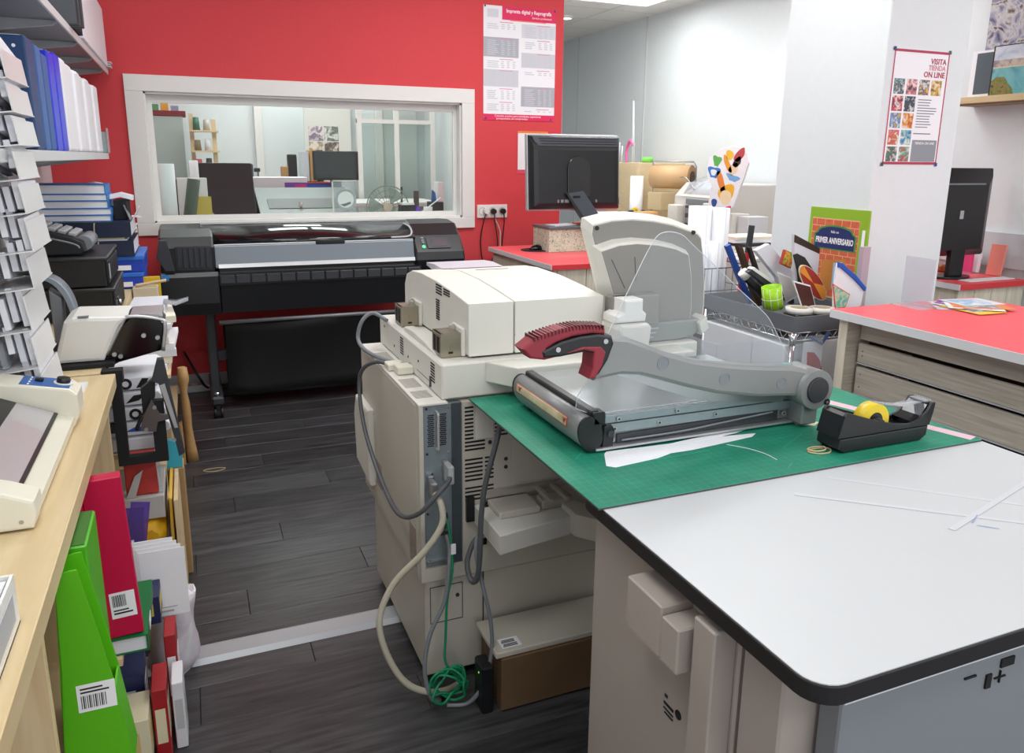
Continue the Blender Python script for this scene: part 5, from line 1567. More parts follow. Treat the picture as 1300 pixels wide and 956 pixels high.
yel = mat('straw_carton', '#cdb877', 0.5)
small_box('carton', -0.34, -0.19, 1.86, 1.98, 0.060, 0.20, ivory, 'ivory carton low down under the shelf with the green box', m2=yel)
small_box('carton', -0.34, -0.205, 2.0, 2.12, 0.060, 0.235, navyc, 'navy carton standing behind the ivory one', m2=paper2)
small_box('carton', -0.185, -0.150, 1.93, 2.05, 0.001, 0.225, redc, 'dark red carton on end on the floor, in front of the ivory one', m2=ivory)
small_box('carton', -0.140, -0.112, 1.98, 2.08, 0.001, 0.20, mat('white_carton', '#dddde2', 0.5), 'slim white carton on end next to the dark red one', m2=light_grey)
small_box('carton', -0.27, -0.16, 2.16, 2.26, 0.276, 0.36, navyc, 'navy carton lying on the lowest shelf behind the dark green box', m2=mat('yellow_label', '#d8c44a', 0.5))
small_box('carton', -0.155, -0.125, 2.10, 2.2, 0.001, 0.27, redc, 'red carton behind the slim white carton, below the paper', m2=paper)
small_box('carton', -0.40, -0.26, 1.40, 1.50, 0.060, 0.16, yel, 'straw-coloured carton with a blue front on the bottom shelf', m2=blueb)
small_box('carton', -0.26, -0.195, 1.70, 1.78, 0.0, 0.06, mat('violet_carton', '#4a2d74', 0.45), 'violet carton flat on the floor beside the bottom shelf')
small_box('carton', -0.23, -0.175, 1.80, 1.90, 0.0, 0.055, navyc, 'little navy carton flat on the floor by the dark red one')
# leaning stack of white sheets
for k in range(4):
    x1 = -0.118+0.010*k
    zt2 = 0.475-0.010*k
    b_ = B().box(-0.228+0.006*k, x1, -0.0015, 0.0015, 0.0, 0.205).xf(Matrix.Translation((0.0, 2.27-0.004*k, zt2-0.206)) @ Matrix.Rotation(R(-3), 4, 'X'))
    o = b_.out('card_sheet', paper)
    tag(o, ['rearmost of four white cards leaning in a stack by the lower shelf', 'second white card in the leaning stack, stepped below the rearmost', 'third white card in the leaning stack, behind the front one', 'front white card of the leaning stack with a grey bar at its foot'][k], 'card')
    if k == 3:
        B().box(-0.2, -0.13, -0.0025, -0.0016, 0.012, 0.018).box(-0.2, -0.12, -0.0025, -0.0016, 0.026, 0.029).xf(Matrix.Translation((0.0, 2.27-0.004*k, zt2-0.206)) @ Matrix.Rotation(R(-3), 4, 'X')).out('grey_bar', light_grey, o)
# paper bag below the cards
pb_ = thing('plastic_bag', 'crumpled white bag with pink print slumped on the floor below the leaning cards', 'bag', (-0.14, 2.36, 0))
bm_ = B()
secs = []
for i in range(7):
    z = 0.002+0.04*i
    L = []
    for k in range(20):
        t = 2*math.pi*k/20
        rx = 0.075*(1-0.05*i)+0.008*math.sin(3*t+i*1.3)
        ry2 = 0.085*(1-0.04*i)+0.008*math.cos(4*t+i)
        L.append((-0.155+rx*math.cos(t)+0.004*i, 2.38+ry2*math.sin(t), z+0.006*math.sin(5*t+i)))
    secs.append(L)
bm_.loft(secs)
bm_.out('bag_body', blotch_mat('bag_print', ['#e8e6ea', '#e2d5e2', '#efeff2', '#d08fc4'], scale=9), pb_)
# clear purple folder
pv = thing('clear_folder', 'clear purple-tinted plastic folder hanging out behind the magenta file', 'folder', (-0.24, 2.42, 0.276))
B().box(-0.262, -0.21, 2.40, 2.403, 0.276, 0.53).xf(rotM((-0.24, 2.40, 0.28), 'Y', R(4))).out('leaf', clear_mat('purple_film', '#a98be0', 0.22, 0.15), pv)
B().box(-0.268, -0.216, 2.395, 2.398, 0.276, 0.55).xf(rotM((-0.24, 2.40, 0.28), 'Y', R(9))).out('leaf', clear_mat('purple_film'), pv)
B().box(-0.235, -0.228, 2.388, 2.394, 0.40, 0.43).out('clasp', paper, pv)

# ---------------------------------------------------------------- clutter on the shelf unit behind the press
shirt = mat('white_cotton', '#e4e6ec', 0.85, bump=0.3, scale=60)
def ink_blot(parent, P, y, m=None):
    B().prism(P, 'y', y-0.001, y).out('print', m or ink_black, parent)
zz = 0.5845
for k in range(5):
    h = 0.052
    x1 = -0.135+0.008*((k*3) % 4)
    lab = ['lowest', 'second lowest', 'middle one', 'second from the top', 'uppermost'][k]
    s_ = thing('folded_shirt', 'folded white printed shirt, %s of the pile seen through the black frame' % lab, 'shirt', (-0.25, 2.9, zz))
    sec = []
    for y in (2.74, 2.76, 3.04, 3.06):
        e = 0.006 if y in (2.74, 3.06) else 0.0
        sec.append([(-0.44+e, y, zz+0.006+e), (-0.43, y, zz+0.001+e), (x1-0.02, y, zz+0.001+e), (x1-e, y, zz+0.012+e), (x1-e*0.5, y, zz+h-0.014-e), (x1-0.016, y, zz+h-0.002-e), (-0.43, y, zz+h-0.002-e), (-0.44+e, y, zz+h-0.012-e)])
    B().loft(sec).out('folded_cloth', shirt, s_)
    if k in (2, 4):
        B().ring((-0.255+0.02*(k % 3), 2.7385, zz+0.026), (0, 1, 0), 0.019, 0.010, 0.0025, n=18).out('print', ink_black, s_)
        ink_blot(s_, [(-0.205, zz+0.010), (-0.18, zz+0.012), (-0.165, zz+0.040), (-0.185, zz+0.042)], 2.7405)
    if k == 3:
        ink_blot(s_, [(-0.24, zz+0.012), (-0.20, zz+0.02), (-0.175, zz+0.042), (-0.215, zz+0.038)], 2.7405)
    if k == 1:
        ink_blot(s_, [(-0.25, zz+0.02), (-0.19, zz+0.016), (-0.17, zz+0.03), (-0.22, zz+0.034)], 2.7405, mat('blue_print', '#2c56b8', 0.5))
    zz += h+0.0005
def envel(P, y, th, m, label, name='envelope', cat='envelope', origin=None):
    o = B().prism(P, 'y', y, y+th, bev=min(0.001, th*0.3)).out(name, m)
    return tag(o, label, cat)
# z on shelf .159, standing stack (kept short of the side board)
redm = mat('red_foil', '#b5372f', 0.45, var=0.12, scale=30)
rp = thing('red_packet', 'red foil packet in a clear sleeve below the black press frame', 'packet', (-0.22, 2.69, 0.45))
B().prism([(-0.262, 0.452), (-0.165, 0.452), (-0.168, 0.60), (-0.262, 0.60)], 'y', 2.68, 2.71, bev=0.004).out('packet_body', redm, rp)
B().prism([(-0.164, 0.452), (-0.151, 0.452), (-0.156, 0.60), (-0.166, 0.60)], 'y', 2.68, 2.71, bev=0.003).out('sleeve_edge', clear_film, rp)
gy_ = small_box('flat_carton', -0.30, -0.150, 2.66, 2.95, 0.370, 0.450, mat('grey_card', '#b9b6b2', 0.6), 'pale grey flat carton beneath the red foil packet', cat='carton')
tag(B().prism([(-0.262, 0.452), (-0.235, 0.452), (-0.205, 0.545), (-0.232, 0.525)], 'y', 2.666, 2.670).out('loose_card', mat('grey_card')), 'bent grey card leaning against the red foil packet', 'card')
ye = thing('padded_envelope', 'yellow padded envelope stuffed on the low shelf under the grey carton', 'envelope', (-0.22, 2.75, 0.271))
yem = mat('yellow_envelope', '#d9a414', 0.55, var=0.08, scale=20)
sec = []
for y, s in ((2.63, 0.6), (2.65, 1.0), (2.80, 1.0), (2.95, 0.8)):
    sec.append([(-0.21+0.058*math.cos(2*math.pi*k/16)*s*(1.0 if abs(math.cos(2*math.pi*k/16)) > 0.5 else 1.2), y, 0.318+0.043*math.sin(2*math.pi*k/16)*s+0.004*math.sin(3*k+y*40)) for k in range(16)])
B().loft(sec).out('padding', yem, ye)
B().box(-0.245, -0.228, 2.626, 2.6305, 0.310, 0.327).out('stamp', light_grey, ye)
tag(B().prism([(-0.146, 0.0), (-0.136, 0.0), (-0.126, 0.43), (-0.136, 0.435)], 'y', 2.665, 2.95, bev=0.002).out('yellow_folder', mat('yellow_card', '#e0b13a', 0.5)), 'yellow folder standing on edge inside the pale board', 'folder')
tag(B().box(-0.122, -0.108, 2.64, 2.93, 0.0, 0.435, bev=0.002).out('pale_board', panel_wood), 'pale wooden board standing on the floor by the yellow envelope', 'board')
tag(B().box(-0.148, -0.090, 2.942, 3.05, 0.0, 0.430, bev=0.003).out('kraft_box', mat('kraft_box', '#a98a60', 0.65)), 'narrow kraft box on the floor beneath the two cyan folders', 'box')
cy_ = mat('cyan_card', '#3cb6d0', 0.5)
for k in range(2):
    B_ = B().prism([(-0.146+0.004*k, 0.431), (-0.094-0.004*k, 0.431), (-0.088, 0.536), (-0.138, 0.537)], 'y', 2.95+0.014*k, 2.956+0.014*k).out('cyan_folder', cy_)
    tag(B_, ['cyan folder standing on a kraft box at the corner of the shirt pile', 'second cyan folder just behind the first, partly covered'][k], 'folder')
kr = mat('kraft_paper', '#b08a5a', 0.7, var=0.08, scale=18, bump=0.4)
kg = thing('kraft_bag', 'crumpled brown kraft paper wrap standing on the floor beyond the punch press', 'wrapping paper', (-0.10, 4.16, 0.0))
secs = []
for i in range(9):
    z = 0.001+0.063*i
    w_ = [0.030, 0.024, 0.018, 0.018, 0.020, 0.018, 0.014, 0.026, 0.020][i]
    cx_ = [-0.080, -0.084, -0.086, -0.088, -0.088, -0.090, -0.094, -0.092, -0.094][i]
    secs.append([(cx_+(w_+0.004*math.sin(3*k+i))*math.cos(2*math.pi*k/14), 4.16+(w_*1.2)*math.sin(2*math.pi*k/14), z) for k in range(14)])
B().loft(secs).out('twisted_wrap', kr, kg)
B().prism([(-0.112, 0.0), (-0.146, 0.0), (-0.145, 0.20), (-0.115, 0.22)], 'y', 4.10, 4.18, bev=0.006).out('wrap_lump', kr, kg)
band(0.02, 3.98, 0.0, 0.05, 0.022, 'rubber_band', 'tan rubber band lying on the dark floor near the kraft paper')
# paper piles on the further shelf (z=0.678) at the end of the counter
zq = 0.679
for k in range(9):
    h = 0.024+0.004*(k % 3)
    o = B().box(-0.262, -0.122+0.010*((k*5) % 4), 3.45+0.01*(k % 2), 3.80, zq, zq+h, bev=0.0015).xf(rotM((-0.2, 3.6, zq), 'Z', R(2*((k*7) % 5)-4))).out('paper_pile', [paper, mat('cream_paper', '#e8e2cf', 0.7), paper2][k % 3])
    tag(o, ['lowest ream', 'second ream from the bottom', 'third ream from the bottom', 'fourth ream from the bottom', 'middle ream', 'fourth ream from the top', 'third ream from the top', 'second ream from the top', 'uppermost ream'][k]+' in the white paper pile behind the press', 'paper')
    zq += h+0.0006
o = thing('clear_tray', 'small clear plastic dish tipped over the edge of the white paper pile', 'dish', (-0.075, 3.62, zq))
B().sheet([[(-0.13, 3.56, zq+0.004), (-0.13, 3.68, zq+0.004)], [(-0.08, 3.55, zq-0.004), (-0.08, 3.69, zq-0.004)], [(-0.03, 3.57, zq+0.010), (-0.03, 3.67, zq+0.010)]], 0.003).out('dish_shell', clear_film, o)
tag(B().box(-0.285, -0.16, 4.30, 4.32, 0.70, 0.955, bev=0.002).out('yellow_board', mat('yellow_board', '#d9b31f', 0.5)), 'yellow board standing beyond the white paper pile', 'board')
tag(B().tube([(-0.27, 4.22, 0.925), (-0.20, 4.22, 0.935), (-0.13, 4.22, 0.945)], 0.008, n=8).out('wooden_stick', mat('stick_wood', '#d6bb92', 0.6)), 'pale wooden stick lying across in front of the yellow board', 'stick')
tag(B().box(-0.285, -0.17, 4.205, 4.29, 0.12, 0.916, bev=0.003).out('storage_crate', mat('pale_crate', '#cbbfa6', 0.6)), 'tall pale crate standing below the wooden stick', 'crate')
# pens and shiny bits under the near counter
o = thing('pen_tray', 'tray of shiny pens and clips low under the near end of the counter', 'pen tray', (-0.36, 1.22, 0.469))
B().box(-0.42, -0.305, 1.16, 1.29, 0.470, 0.475).box(-0.42, -0.415, 1.16, 1.29, 0.475, 0.53).box(-0.31, -0.305, 1.16, 1.29, 0.475, 0.53).out('tray', mat('teal_tray', '#1d5c8a', 0.4), o)
for k in range(7):
    B().tube([(-0.40+0.012*k, 1.17, 0.480+0.004*(k % 3)), (-0.395+0.012*k, 1.28, 0.54+0.008*(k % 3))], 0.005, n=8, sub=1).out('pen', [chrome, steel, white_pl, mat('pen_red', '#cc2222', 0.4)][k % 4], o)
# ================================================================ WIDE-FORMAT PLOTTER
pl = thing('wide_format_printer', 'black wide-format printer with a silver front band, under the inner window', 'printer', (0.75, 5.1, 0))
gun = mat('satin_silver', '#737a82', 0.5, metal=0.3)
dsil = mat('dark_silver', '#77797e', 0.4, metal=0.5)
pblack = mat('printer_black', '#14161a', 0.35)
pgloss = mat('printer_gloss', '#101216', 0.1, coat=0.5)
B().prism([(4.92, 0.63), (4.90, 0.80), (4.93, 0.88), (4.93, 0.90), (5.45, 0.90), (5.45, 0.63)], 'x', 0.14, 1.40, bev=0.006).out('lower_body', pblack, pl)
B().prism([(4.915, 0.905), (4.955, 1.035), (5.40, 1.035), (5.40, 0.905)], 'x', 0.125, 1.345, bev=0.003).out('silver_band', gun, pl)
B().prism([(4.905, 0.903), (4.912, 0.925), (4.925, 0.925), (4.925, 0.903)], 'x', 0.14, 1.345, bev=0.002).out('bright_lip', mat('bright_silver', '#d5d6d8', 0.3, metal=0.4), pl)
B().prism([(4.952, 1.027), (4.962, 1.043), (4.99, 1.046), (4.99, 1.03)], 'x', 0.125, 0.72).prism([(4.952, 1.027), (4.962, 1.043), (4.99, 1.046), (4.99, 1.03)], 'x', 0.90, 1.345).out('band_trim', edge_white, pl)
B().box(0.72, 0.90, 4.947, 4.99, 1.022, 1.044, bev=0.004).out('lid_grip', pblack, pl)
cov = [(4.955, 1.046), (4.975, 1.066), (5.02, 1.095), (5.08, 1.120), (5.16, 1.138), (5.25, 1.144), (5.44, 1.135), (5.44, 1.03), (4.97, 1.03)]
B().prism(cov, 'x', 0.06, 1.36, smooth=True).out('glossy_lid', pgloss, pl)
B().box(0.06, 1.36, 5.18, 5.20, 1.1425, 1.147).out('lid_strip', light_grey, pl)
rl = B()
rl.box(0.14, 1.38, 4.885, 4.915, 0.803, 0.872)
rl.out('roller_bar', pblack, pl)
seg0 = None
for k in range(14):
    x = 0.185+0.088*k
    if seg0 is None:
        seg0 = B().box(-0.041, 0.041, -0.006, 0.006, -0.026, 0.026, bev=0.004).out('roller_segment', dark_grey, pl, local=True)
        seg0.location = (x-ORG[pl.name].x, 4.880-ORG[pl.name].y, 0.838)
    else:
        piece(seg0, 'roller_segment', pl, (x-ORG[pl.name].x, 4.880-ORG[pl.name].y, 0.838))
# left ink block
B().prism([(4.90, 0.63), (4.885, 0.70), (4.885, 0.86), (4.90, 0.885), (5.45, 0.885), (5.45, 0.63)], 'x', -0.185, 0.138, bev=0.008).out('ink_block', pblack, pl)
B().prism([(4.905, 0.887), (4.90, 1.03), (4.94, 1.09), (5.10, 1.125), (5.44, 1.13), (5.44, 0.887)], 'x', -0.175, 0.123, bev=0.012).out('left_hood', pblack, pl)
cw = B().box(-0.09, 0.105, 4.893, 4.906, 0.900, 1.04, bev=0.003)
cw.out('ink_window', dark_grey, pl)
for k in range(6):
    B().box(-0.082+0.031*k, -0.056+0.031*k, 4.888, 4.894, 0.91, 1.03, bev=0.003).out('ink_cartridge', mat('cartridge_dark', '#26282d', 0.3), pl)
B().box(-0.172, -0.135, 4.882, 4.886, 0.875-0.03, 0.875+0.005).out('blue_label', mat('label_blue', '#2f7fc4', 0.45), pl)
B().prism([(-0.19, 0.98), (-0.17, 1.08), (-0.13, 1.08), (-0.10, 0.90), (-0.15, 0.90)], 'y', 4.878, 4.90, bev=0.004).out('side_lever', dark_grey, pl)
# right control block
B().prism([(4.90, 0.86), (4.89, 0.905), (4.905, 0.955), (5.0, 1.055), (5.10, 1.125), (5.25, 1.14), (5.45, 1.13), (5.45, 0.75), (4.95, 0.75)], 'x', 1.347, 1.685, bev=0.014).out('control_block', pblack, pl)
Ms = face_M((1.52, 4.953, 1.006), (1, 0, 0), (0, 0.69, 0.724))
B().box(-0.085, 0.075, -0.045, 0.045, 0, 0.006, bev=0.002, M=Ms).out('screen_bezel', dark_grey, pl)
B().box(-0.050, 0.055, -0.028, 0.030, 0.006, 0.0075, M=Ms).out('screen', mat('lcd_screen', '#4b3a46', 0.2), pl)
B().cyl((0, 0, 0), (0, 0, 0.008), 0.012, n=16).xf(Ms @ Matrix.Translation((-0.11, -0.03, 0))).out('power_button', mat('green_button', '#4fd88e', 0.4, emit=0.6), pl)
for k in range(3):
    B().box(-0.118, -0.100, 0.0+0.018*k, 0.012+0.018*k, 0, 0.006, M=Ms).out('button', mid_grey, pl)
B().tube([(1.20, 4.957, 1.052), (1.31, 4.962, 1.055), (1.345, 4.99, 1.075), (1.345, 5.05, 1.11), (1.32, 5.10, 1.128)], 0.006, n=8).out('lid_trim', light_grey, pl)
# stand
for x in (0.075, 1.45):
    s_ = B().box(x-0.028, x+0.028, 5.06, 5.14, 0.13, 0.632, bev=0.008).out('stand_post', dark_grey, pl)
    B().box(x-0.035, x+0.035, 4.80, 5.42, 0.085, 0.14, bev=0.012).out('stand_foot', dark_grey, pl)
    for y in (4.84, 5.38):
        cs = B().box(x-0.012, x+0.012, y-0.02, y+0.02, 0.05, 0.09).out('caster_fork', black_pl, pl)
        B().cyl((x-0.026, y, 0.034), (x-0.012, y, 0.034), 0.034, n=20).cyl((x+0.012, y, 0.034), (x+0.026, y, 0.034), 0.034, n=20).out('caster_wheel', black_pl, cs)
    B().cyl((x, 4.83, 0.14), (x, 4.83, 0.165), 0.014, n=12).out('foot_bolt', chrome, pl)
B().box(0.10, 1.42, 5.08, 5.12, 0.30, 0.36).out('cross_beam', dark_grey, pl)
B().cyl((0.12, 4.90, 0.575), (1.43, 4.90, 0.575), 0.013, n=14).out('bin_rod', dsil, pl)
rows = []
for j in range(9):
    t = j/8
    y = 4.90+0.10*math.sin(t*math.pi*0.6)
    z = 0.565-0.47*t
    rows.append([(0.15+1.25*i/10, y+0.012*math.sin(i*1.1+j*0.5), z-0.01*math.sin(i*0.7)) for i in range(11)])
B().sheet(rows, 0.004).out('paper_bin', mat('black_bin_cloth', '#101113', 0.85), pl)
B().cyl((0.10, 5.02, 0.085), (1.43, 5.02, 0.085), 0.012, n=12).out('bin_rod', black_pl, pl)
rows = []
for j in range(5):
    t = j/4
    rows.append([(0.15+1.25*i/6, 5.0+0.32*t, 0.085+0.40*t*t) for i in range(7)])
B().sheet(rows, 0.004).out('paper_bin_back', mat('black_bin_cloth'), pl)
cable('printer_cable', [(-0.10, 5.48, 0.28), (-0.02, 5.38, 0.12), (0.04, 5.45, 0.02), (0.2, 5.47, 0.012), (0.35, 5.40, 0.012), (0.5, 5.46, 0.012)], 0.008, black_pl, 'black power cable lying along the skirting under the wide-format printer')
bp2 = thing('floor_plate', 'flat grey power strip on the floor behind the printer leg', 'power strip', (-0.05, 5.5, 0))
B().box(-0.20, 0.10, 5.44, 5.52, 0.0, 0.045, bev=0.006).out('strip_case', light_grey, bp2)
for k in range(4):
    B().cyl((-0.16+0.07*k, 5.48, 0.045), (-0.16+0.07*k, 5.48, 0.048), 0.02, n=16).out('socket', mid_grey, bp2)

# wall sockets with plugs
ws = thing('wall_socket', 'white triple wall socket with plugs on the red wall beside the window', 'socket', (2.142, YB, 1.115))
B().box(2.02, 2.264, YB-0.014, YB-0.0005, 1.115, 1.214, bev=0.003).out('socket_plate', white_pl, ws)
for k, x in enumerate((2.062, 2.142, 2.222)):
    B().ring((x, YB-0.0155, 1.165), (0, 1, 0), 0.03, 0.026, 0.003, n=22).out('socket_ring', light_grey, ws)
for nm, x, m, pts in (('power_plug', 2.085, white_pl, [(2.085, YB-0.05, 1.16), (2.06, YB-0.05, 1.10), (2.04, YB-0.03, 0.95), (2.06, YB-0.02, 0.80), (2.10, YB-0.02, 0.77)]),
                      ('power_plug', 2.145, black_pl, [(2.145, YB-0.05, 1.15), (2.15, YB-0.05, 1.08), (2.18, YB-0.03, 0.92), (2.15, YB-0.02, 0.82), (2.10, YB-0.02, 0.72)]),
                      ('power_plug', 2.222, black_pl, [(2.222, YB-0.05, 1.15), (2.225, YB-0.05, 1.08), (2.215, YB-0.03, 0.90), (2.21, YB-0.03, 0.6)])):
    o = thing(nm, {2.085: 'white plug in the first socket of the white triple wall socket', 2.145: 'black plug in the middle socket of the triple wall socket', 2.222: 'black plug with a straight black lead, in the end socket by the monitor'}[x], 'plug', (x, YB-0.03, 1.165))
    B().cyl((x, YB-0.055, 1.165), (x, YB-0.016, 1.165), 0.018, 0.022, n=18).out('plug_body', m, o)
    B().tube(pts, 0.0045, n=6).out('plug_lead', black_pl if x < 2.2 else black_pl, o)
cable('white_lead', [(2.16, YB-0.02, 1.11), (2.20, YB-0.02, 1.02), (2.205, YB-0.02, 0.94), (2.21, YB-0.02, 0.6)], 0.006, mat('pale_pink_lead', '#d8b9ae', 0.5), 'pale lead hanging down the red wall from the triple socket')

# ================================================================ RED-TOPPED DESK WITH THE LARGE MONITOR
DZ0 = 0.93
dk1 = thing('red_desk', 'red-topped desk with pale wood sides, standing by the red wall', 'desk', (2.7, 4.8, 0))
dx0, dx1, dy0, dy1 = 2.0, 3.3, 4.22, 5.30
B().box(dx0+0.004, dx1, dy0+0.004, dy1, DZ0-0.0305, DZ0, bev=0.001).out('red_top', red_top, dk1)
B().box(dx0, dx0+0.004, dy0, dy1, DZ0-0.031, DZ0-0.001).out('white_edge', edge_white, dk1)
B().box(dx0+0.004, dx1, dy0, dy0+0.004, DZ0-0.031, DZ0-0.001).out('red_edge', mat('red_edge', '#d8363c', 0.45), dk1)
B().box(dx0+0.03, dx0+0.055, dy0+0.03, dy1-0.02, 0, DZ0-0.032, bev=0.001).out('side_panel', pale_wood, dk1)
for k in range(6):
    x = dx0+0.058+0.20*k
    B().box(x, x+0.196, dy0+0.03, dy0+0.05, 0.06, DZ0-0.032, bev=0.001).out('front_plank', pale_wood, dk1)
mp = tag(B().prism([(2.245+0.10*math.cos(2*math.pi*k/30)*1.15, 4.98+0.10*math.sin(2*math.pi*k/30)) for k in range(30)], 'z', DZ0+0.0002, DZ0+0.006).out('mouse_pad', black_mt), 'black round mouse pad on the red desk', 'mouse pad')
ms_ = thing('computer_mouse', 'black computer mouse on the round pad', 'mouse', (2.235, 4.97, DZ0+0.0062))
sec = []
for t in range(7):
    f = t/6
    rr = math.sin(math.pi*(0.1+0.8*f))
    sec.append([(2.185+0.11*f, 4.97+0.03*rr*math.cos(math.pi*k/8), DZ0+0.0064+0.036*rr*max(0.0, math.sin(math.pi*k/8))) for k in range(9)]+[(2.185+0.11*f, 4.97, DZ0+0.0064)])
B().loft(sec).out('mouse_shell', black_gl, ms_)
B().box(2.205, 2.225, 4.967, 4.973, DZ0+0.036, DZ0+0.042).out('wheel', mid_grey, ms_)
bx = thing('flowered_box', 'card box with a green and cream flower pattern beside the monitor', 'box', (2.42, 5.0, DZ0))
B().box(2.27, 2.62, 4.83, 5.10, DZ0+0.0005, DZ0+0.155, bev=0.002).out('box_body', blotch_mat('floral_print', ['#2f6a4a', '#8fb28c', '#dfe8d4', '#cfdcc2', '#6f9f7c'], scale=40, dist=2.5), bx)
B().box(2.262, 2.628, 4.812, 5.108, DZ0+0.156, DZ0+0.172, bev=0.003).out('lid', mat('teal_grey_lid', '#5c6a6c', 0.3), bx)
tag(B().box(2.31, 2.50, 4.86, 4.98, DZ0+0.173, DZ0+0.182, bev=0.001).xf(rotM((2.4, 4.9, DZ0), 'Z', R(12))).out('notepad', paper2), 'loose white notepad on top of the flowered box', 'notepad')
tag(B().box(2.50, 2.56, 4.90, 4.95, DZ0+0.173, DZ0+0.195, bev=0.003).out('eraser', mat('pink_rubber', '#d77a62', 0.6)), 'small pinkish eraser on the flowered box below the monitor', 'eraser')
# monitor seen from behind
mo = thing('monitor', 'big black monitor with a silver rim, seen from behind on the red desk', 'monitor', (2.55, 4.9, DZ0))
mx0, mx1, mz0, mz1 = 2.112, 2.812, 1.212, 1.722
Mt = rotM((2.46, 4.85, 1.45), 'X', R(-4))
B().box(mx0, mx1, 4.865, 4.905, mz0, mz1, bev=0.010, seg=2).xf(Mt).out('silver_rim', mat('monitor_silver', '#b5b8bb', 0.35, metal=0.3), mo)
B().box(mx0+0.02, mx1-0.02, 4.905, 4.908, mz0+0.02, mz1-0.02).xf(Mt).out('display', black_gl, mo)
back = [(mx0+0.008, mz0+0.010), (mx1-0.008, mz0+0.010), (mx1-0.008, mz1-0.008), (mx0+0.008, mz1-0.008)]
def rectsec(x0, x1, z0, z1, y):
    return [(x0, y, z0), (x1, y, z0), (x1, y, z1), (x0, y, z1)]
B().loft([rectsec(mx0+0.008, mx1-0.008, mz0+0.01, mz1-0.01, 4.866), rectsec(mx0+0.012, mx1-0.012, mz0+0.014, mz1-0.018, 4.840), rectsec(mx0+0.03, mx1-0.03, mz0+0.03, mz1-0.095, 4.818), rectsec(mx0+0.06, mx1-0.06, mz0+0.05, mz1-0.11, 4.812)], smooth=False).xf(Mt).out('back_shell', black_pl, mo)
rg = B()
L1 = []
for k in range(15):
    x = mx0+0.03+(mx1-mx0-0.06)*k/14
    e = min(1, (x-mx0-0.03)/0.07)
    L1.append((x, e))
rg.prism([(mx0+0.02, mz1-0.022), (mx1-0.02, mz1-0.022), (mx1-0.03, mz1-0.085), (mx0+0.115, mz1-0.098), (mx0+0.07, mz1-0.085), (mx0+0.04, mz1-0.06)], 'y', 4.822, 4.85, bev=0.004)
rg.xf(Mt).out('vent_ridge', mat('ridge_black', '#4a4e55', 0.22), mo)
for k in range(3):
    B().box(mx0+0.07+0.008*k, mx1-0.04, 4.8205, 4.8225, mz1-0.038-0.016*k, mz1-0.033-0.016*k).xf(Mt).out('vent_line', black_mt, mo)
hubp = []
for k in range(25):
    a = R(180*k/24)
    hubp.append((2.47+0.085*math.cos(a), 1.49+0.085*math.sin(a)))
hubp = [(2.555, 1.30)]+hubp+[(2.385, 1.30)]
B().prism(hubp, 'y', 4.800, 4.816, bev=0.004).xf(Mt).out('hub_cover', pgloss, mo)
for x, w2 in ((2.31, 0.012), (2.335, 0.02), (2.365, 0.03), (2.60, 0.012)):
    B().box(x, x+w2, 4.808, 4.815, 1.265, 1.285).xf(Mt).out('port', mid_grey, mo)
B().loft([[(2.385, 4.79, 1.330), (2.50, 4.79, 1.345), (2.50, 4.812, 1.345), (2.385, 4.812, 1.330)], [(2.53, 4.72, 1.10), (2.66, 4.72, 1.10), (2.66, 4.745, 1.10), (2.53, 4.745, 1.10)]], smooth=False).out('neck', mat('slate_plastic', '#3b434c', 0.35), mo)
B().loft([[(2.365, 4.785, 1.332), (2.384, 4.785, 1.332), (2.384, 4.815, 1.332), (2.365, 4.815, 1.332)], [(2.505, 4.715, 1.10), (2.529, 4.715, 1.10), (2.529, 4.75, 1.10), (2.505, 4.75, 1.10)]], smooth=False).out('neck_rail', black_pl, mo)
B().box(2.42, 2.47, 4.776, 4.785, 1.300, 1.315).out('neck_slot', black_mt, mo)
B().box(2.64, 2.70, 4.70, 4.75, DZ0+0.012, 1.12, bev=0.005).box(2.52, 2.64, 4.715, 4.75, 1.085, 1.115).out('stand_column', black_pl, mo)
B().box(2.635, 2.85, 4.60, 4.86, DZ0+0.0005, DZ0+0.015, bev=0.005).out('stand_base', black_pl, mo)
B().box(mx1-0.003, mx1+0.008, 4.87, 4.89, 1.25, 1.30).xf(Mt).out('side_knob', black_pl, mo)

# ================================================================ DRAWER COUNTER, RED TOP, BY THE PILLAR
RZ = 0.95
dc = thing('drawer_counter', 'red-topped counter with grey-washed wood drawers in front of the pillar', 'counter', (2.9, 1.7, 0))
kx0, kx1, ky0, ky1 = 2.470, 3.32, 0.55, 2.46
B().box(kx0+0.004, kx1, ky0, ky1, RZ-0.034, RZ, bev=0.001).out('red_top', red_top, dc)
B().box(kx0, kx0+0.004, ky0, ky1, RZ-0.035, RZ-0.001).out('white_edge', edge_white, dc)
B().box(kx0+0.03, kx1-0.02, ky1-0.075, ky1-0.03, 0, RZ-0.036, bev=0.001).out('end_panel', grey_wood, dc)
B().box(kx0+0.0285, kx0+0.030, ky1-0.075, ky1-0.03, 0, RZ-0.036).out('end_panel_edge', pale_wood, dc)
B().box(kx0+0.03, kx1-0.02, ky0+0.03, ky0+0.075, 0, RZ-0.036, bev=0.001).out('end_panel', grey_wood, dc)
B().box(kx1-0.04, kx1-0.02, ky0+0.076, ky1-0.076, 0, RZ-0.036, bev=0.001).out('rear_panel', grey_wood, dc)
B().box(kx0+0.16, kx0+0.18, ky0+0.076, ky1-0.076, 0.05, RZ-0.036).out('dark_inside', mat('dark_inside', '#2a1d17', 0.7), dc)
grw = wood_mat('grey_washed_front', '#a8a092', '#c8c0b2', 0.6, (1.0, 1.2, 26), 0.04, band=(0.3, 0.7))
zz = RZ-0.055
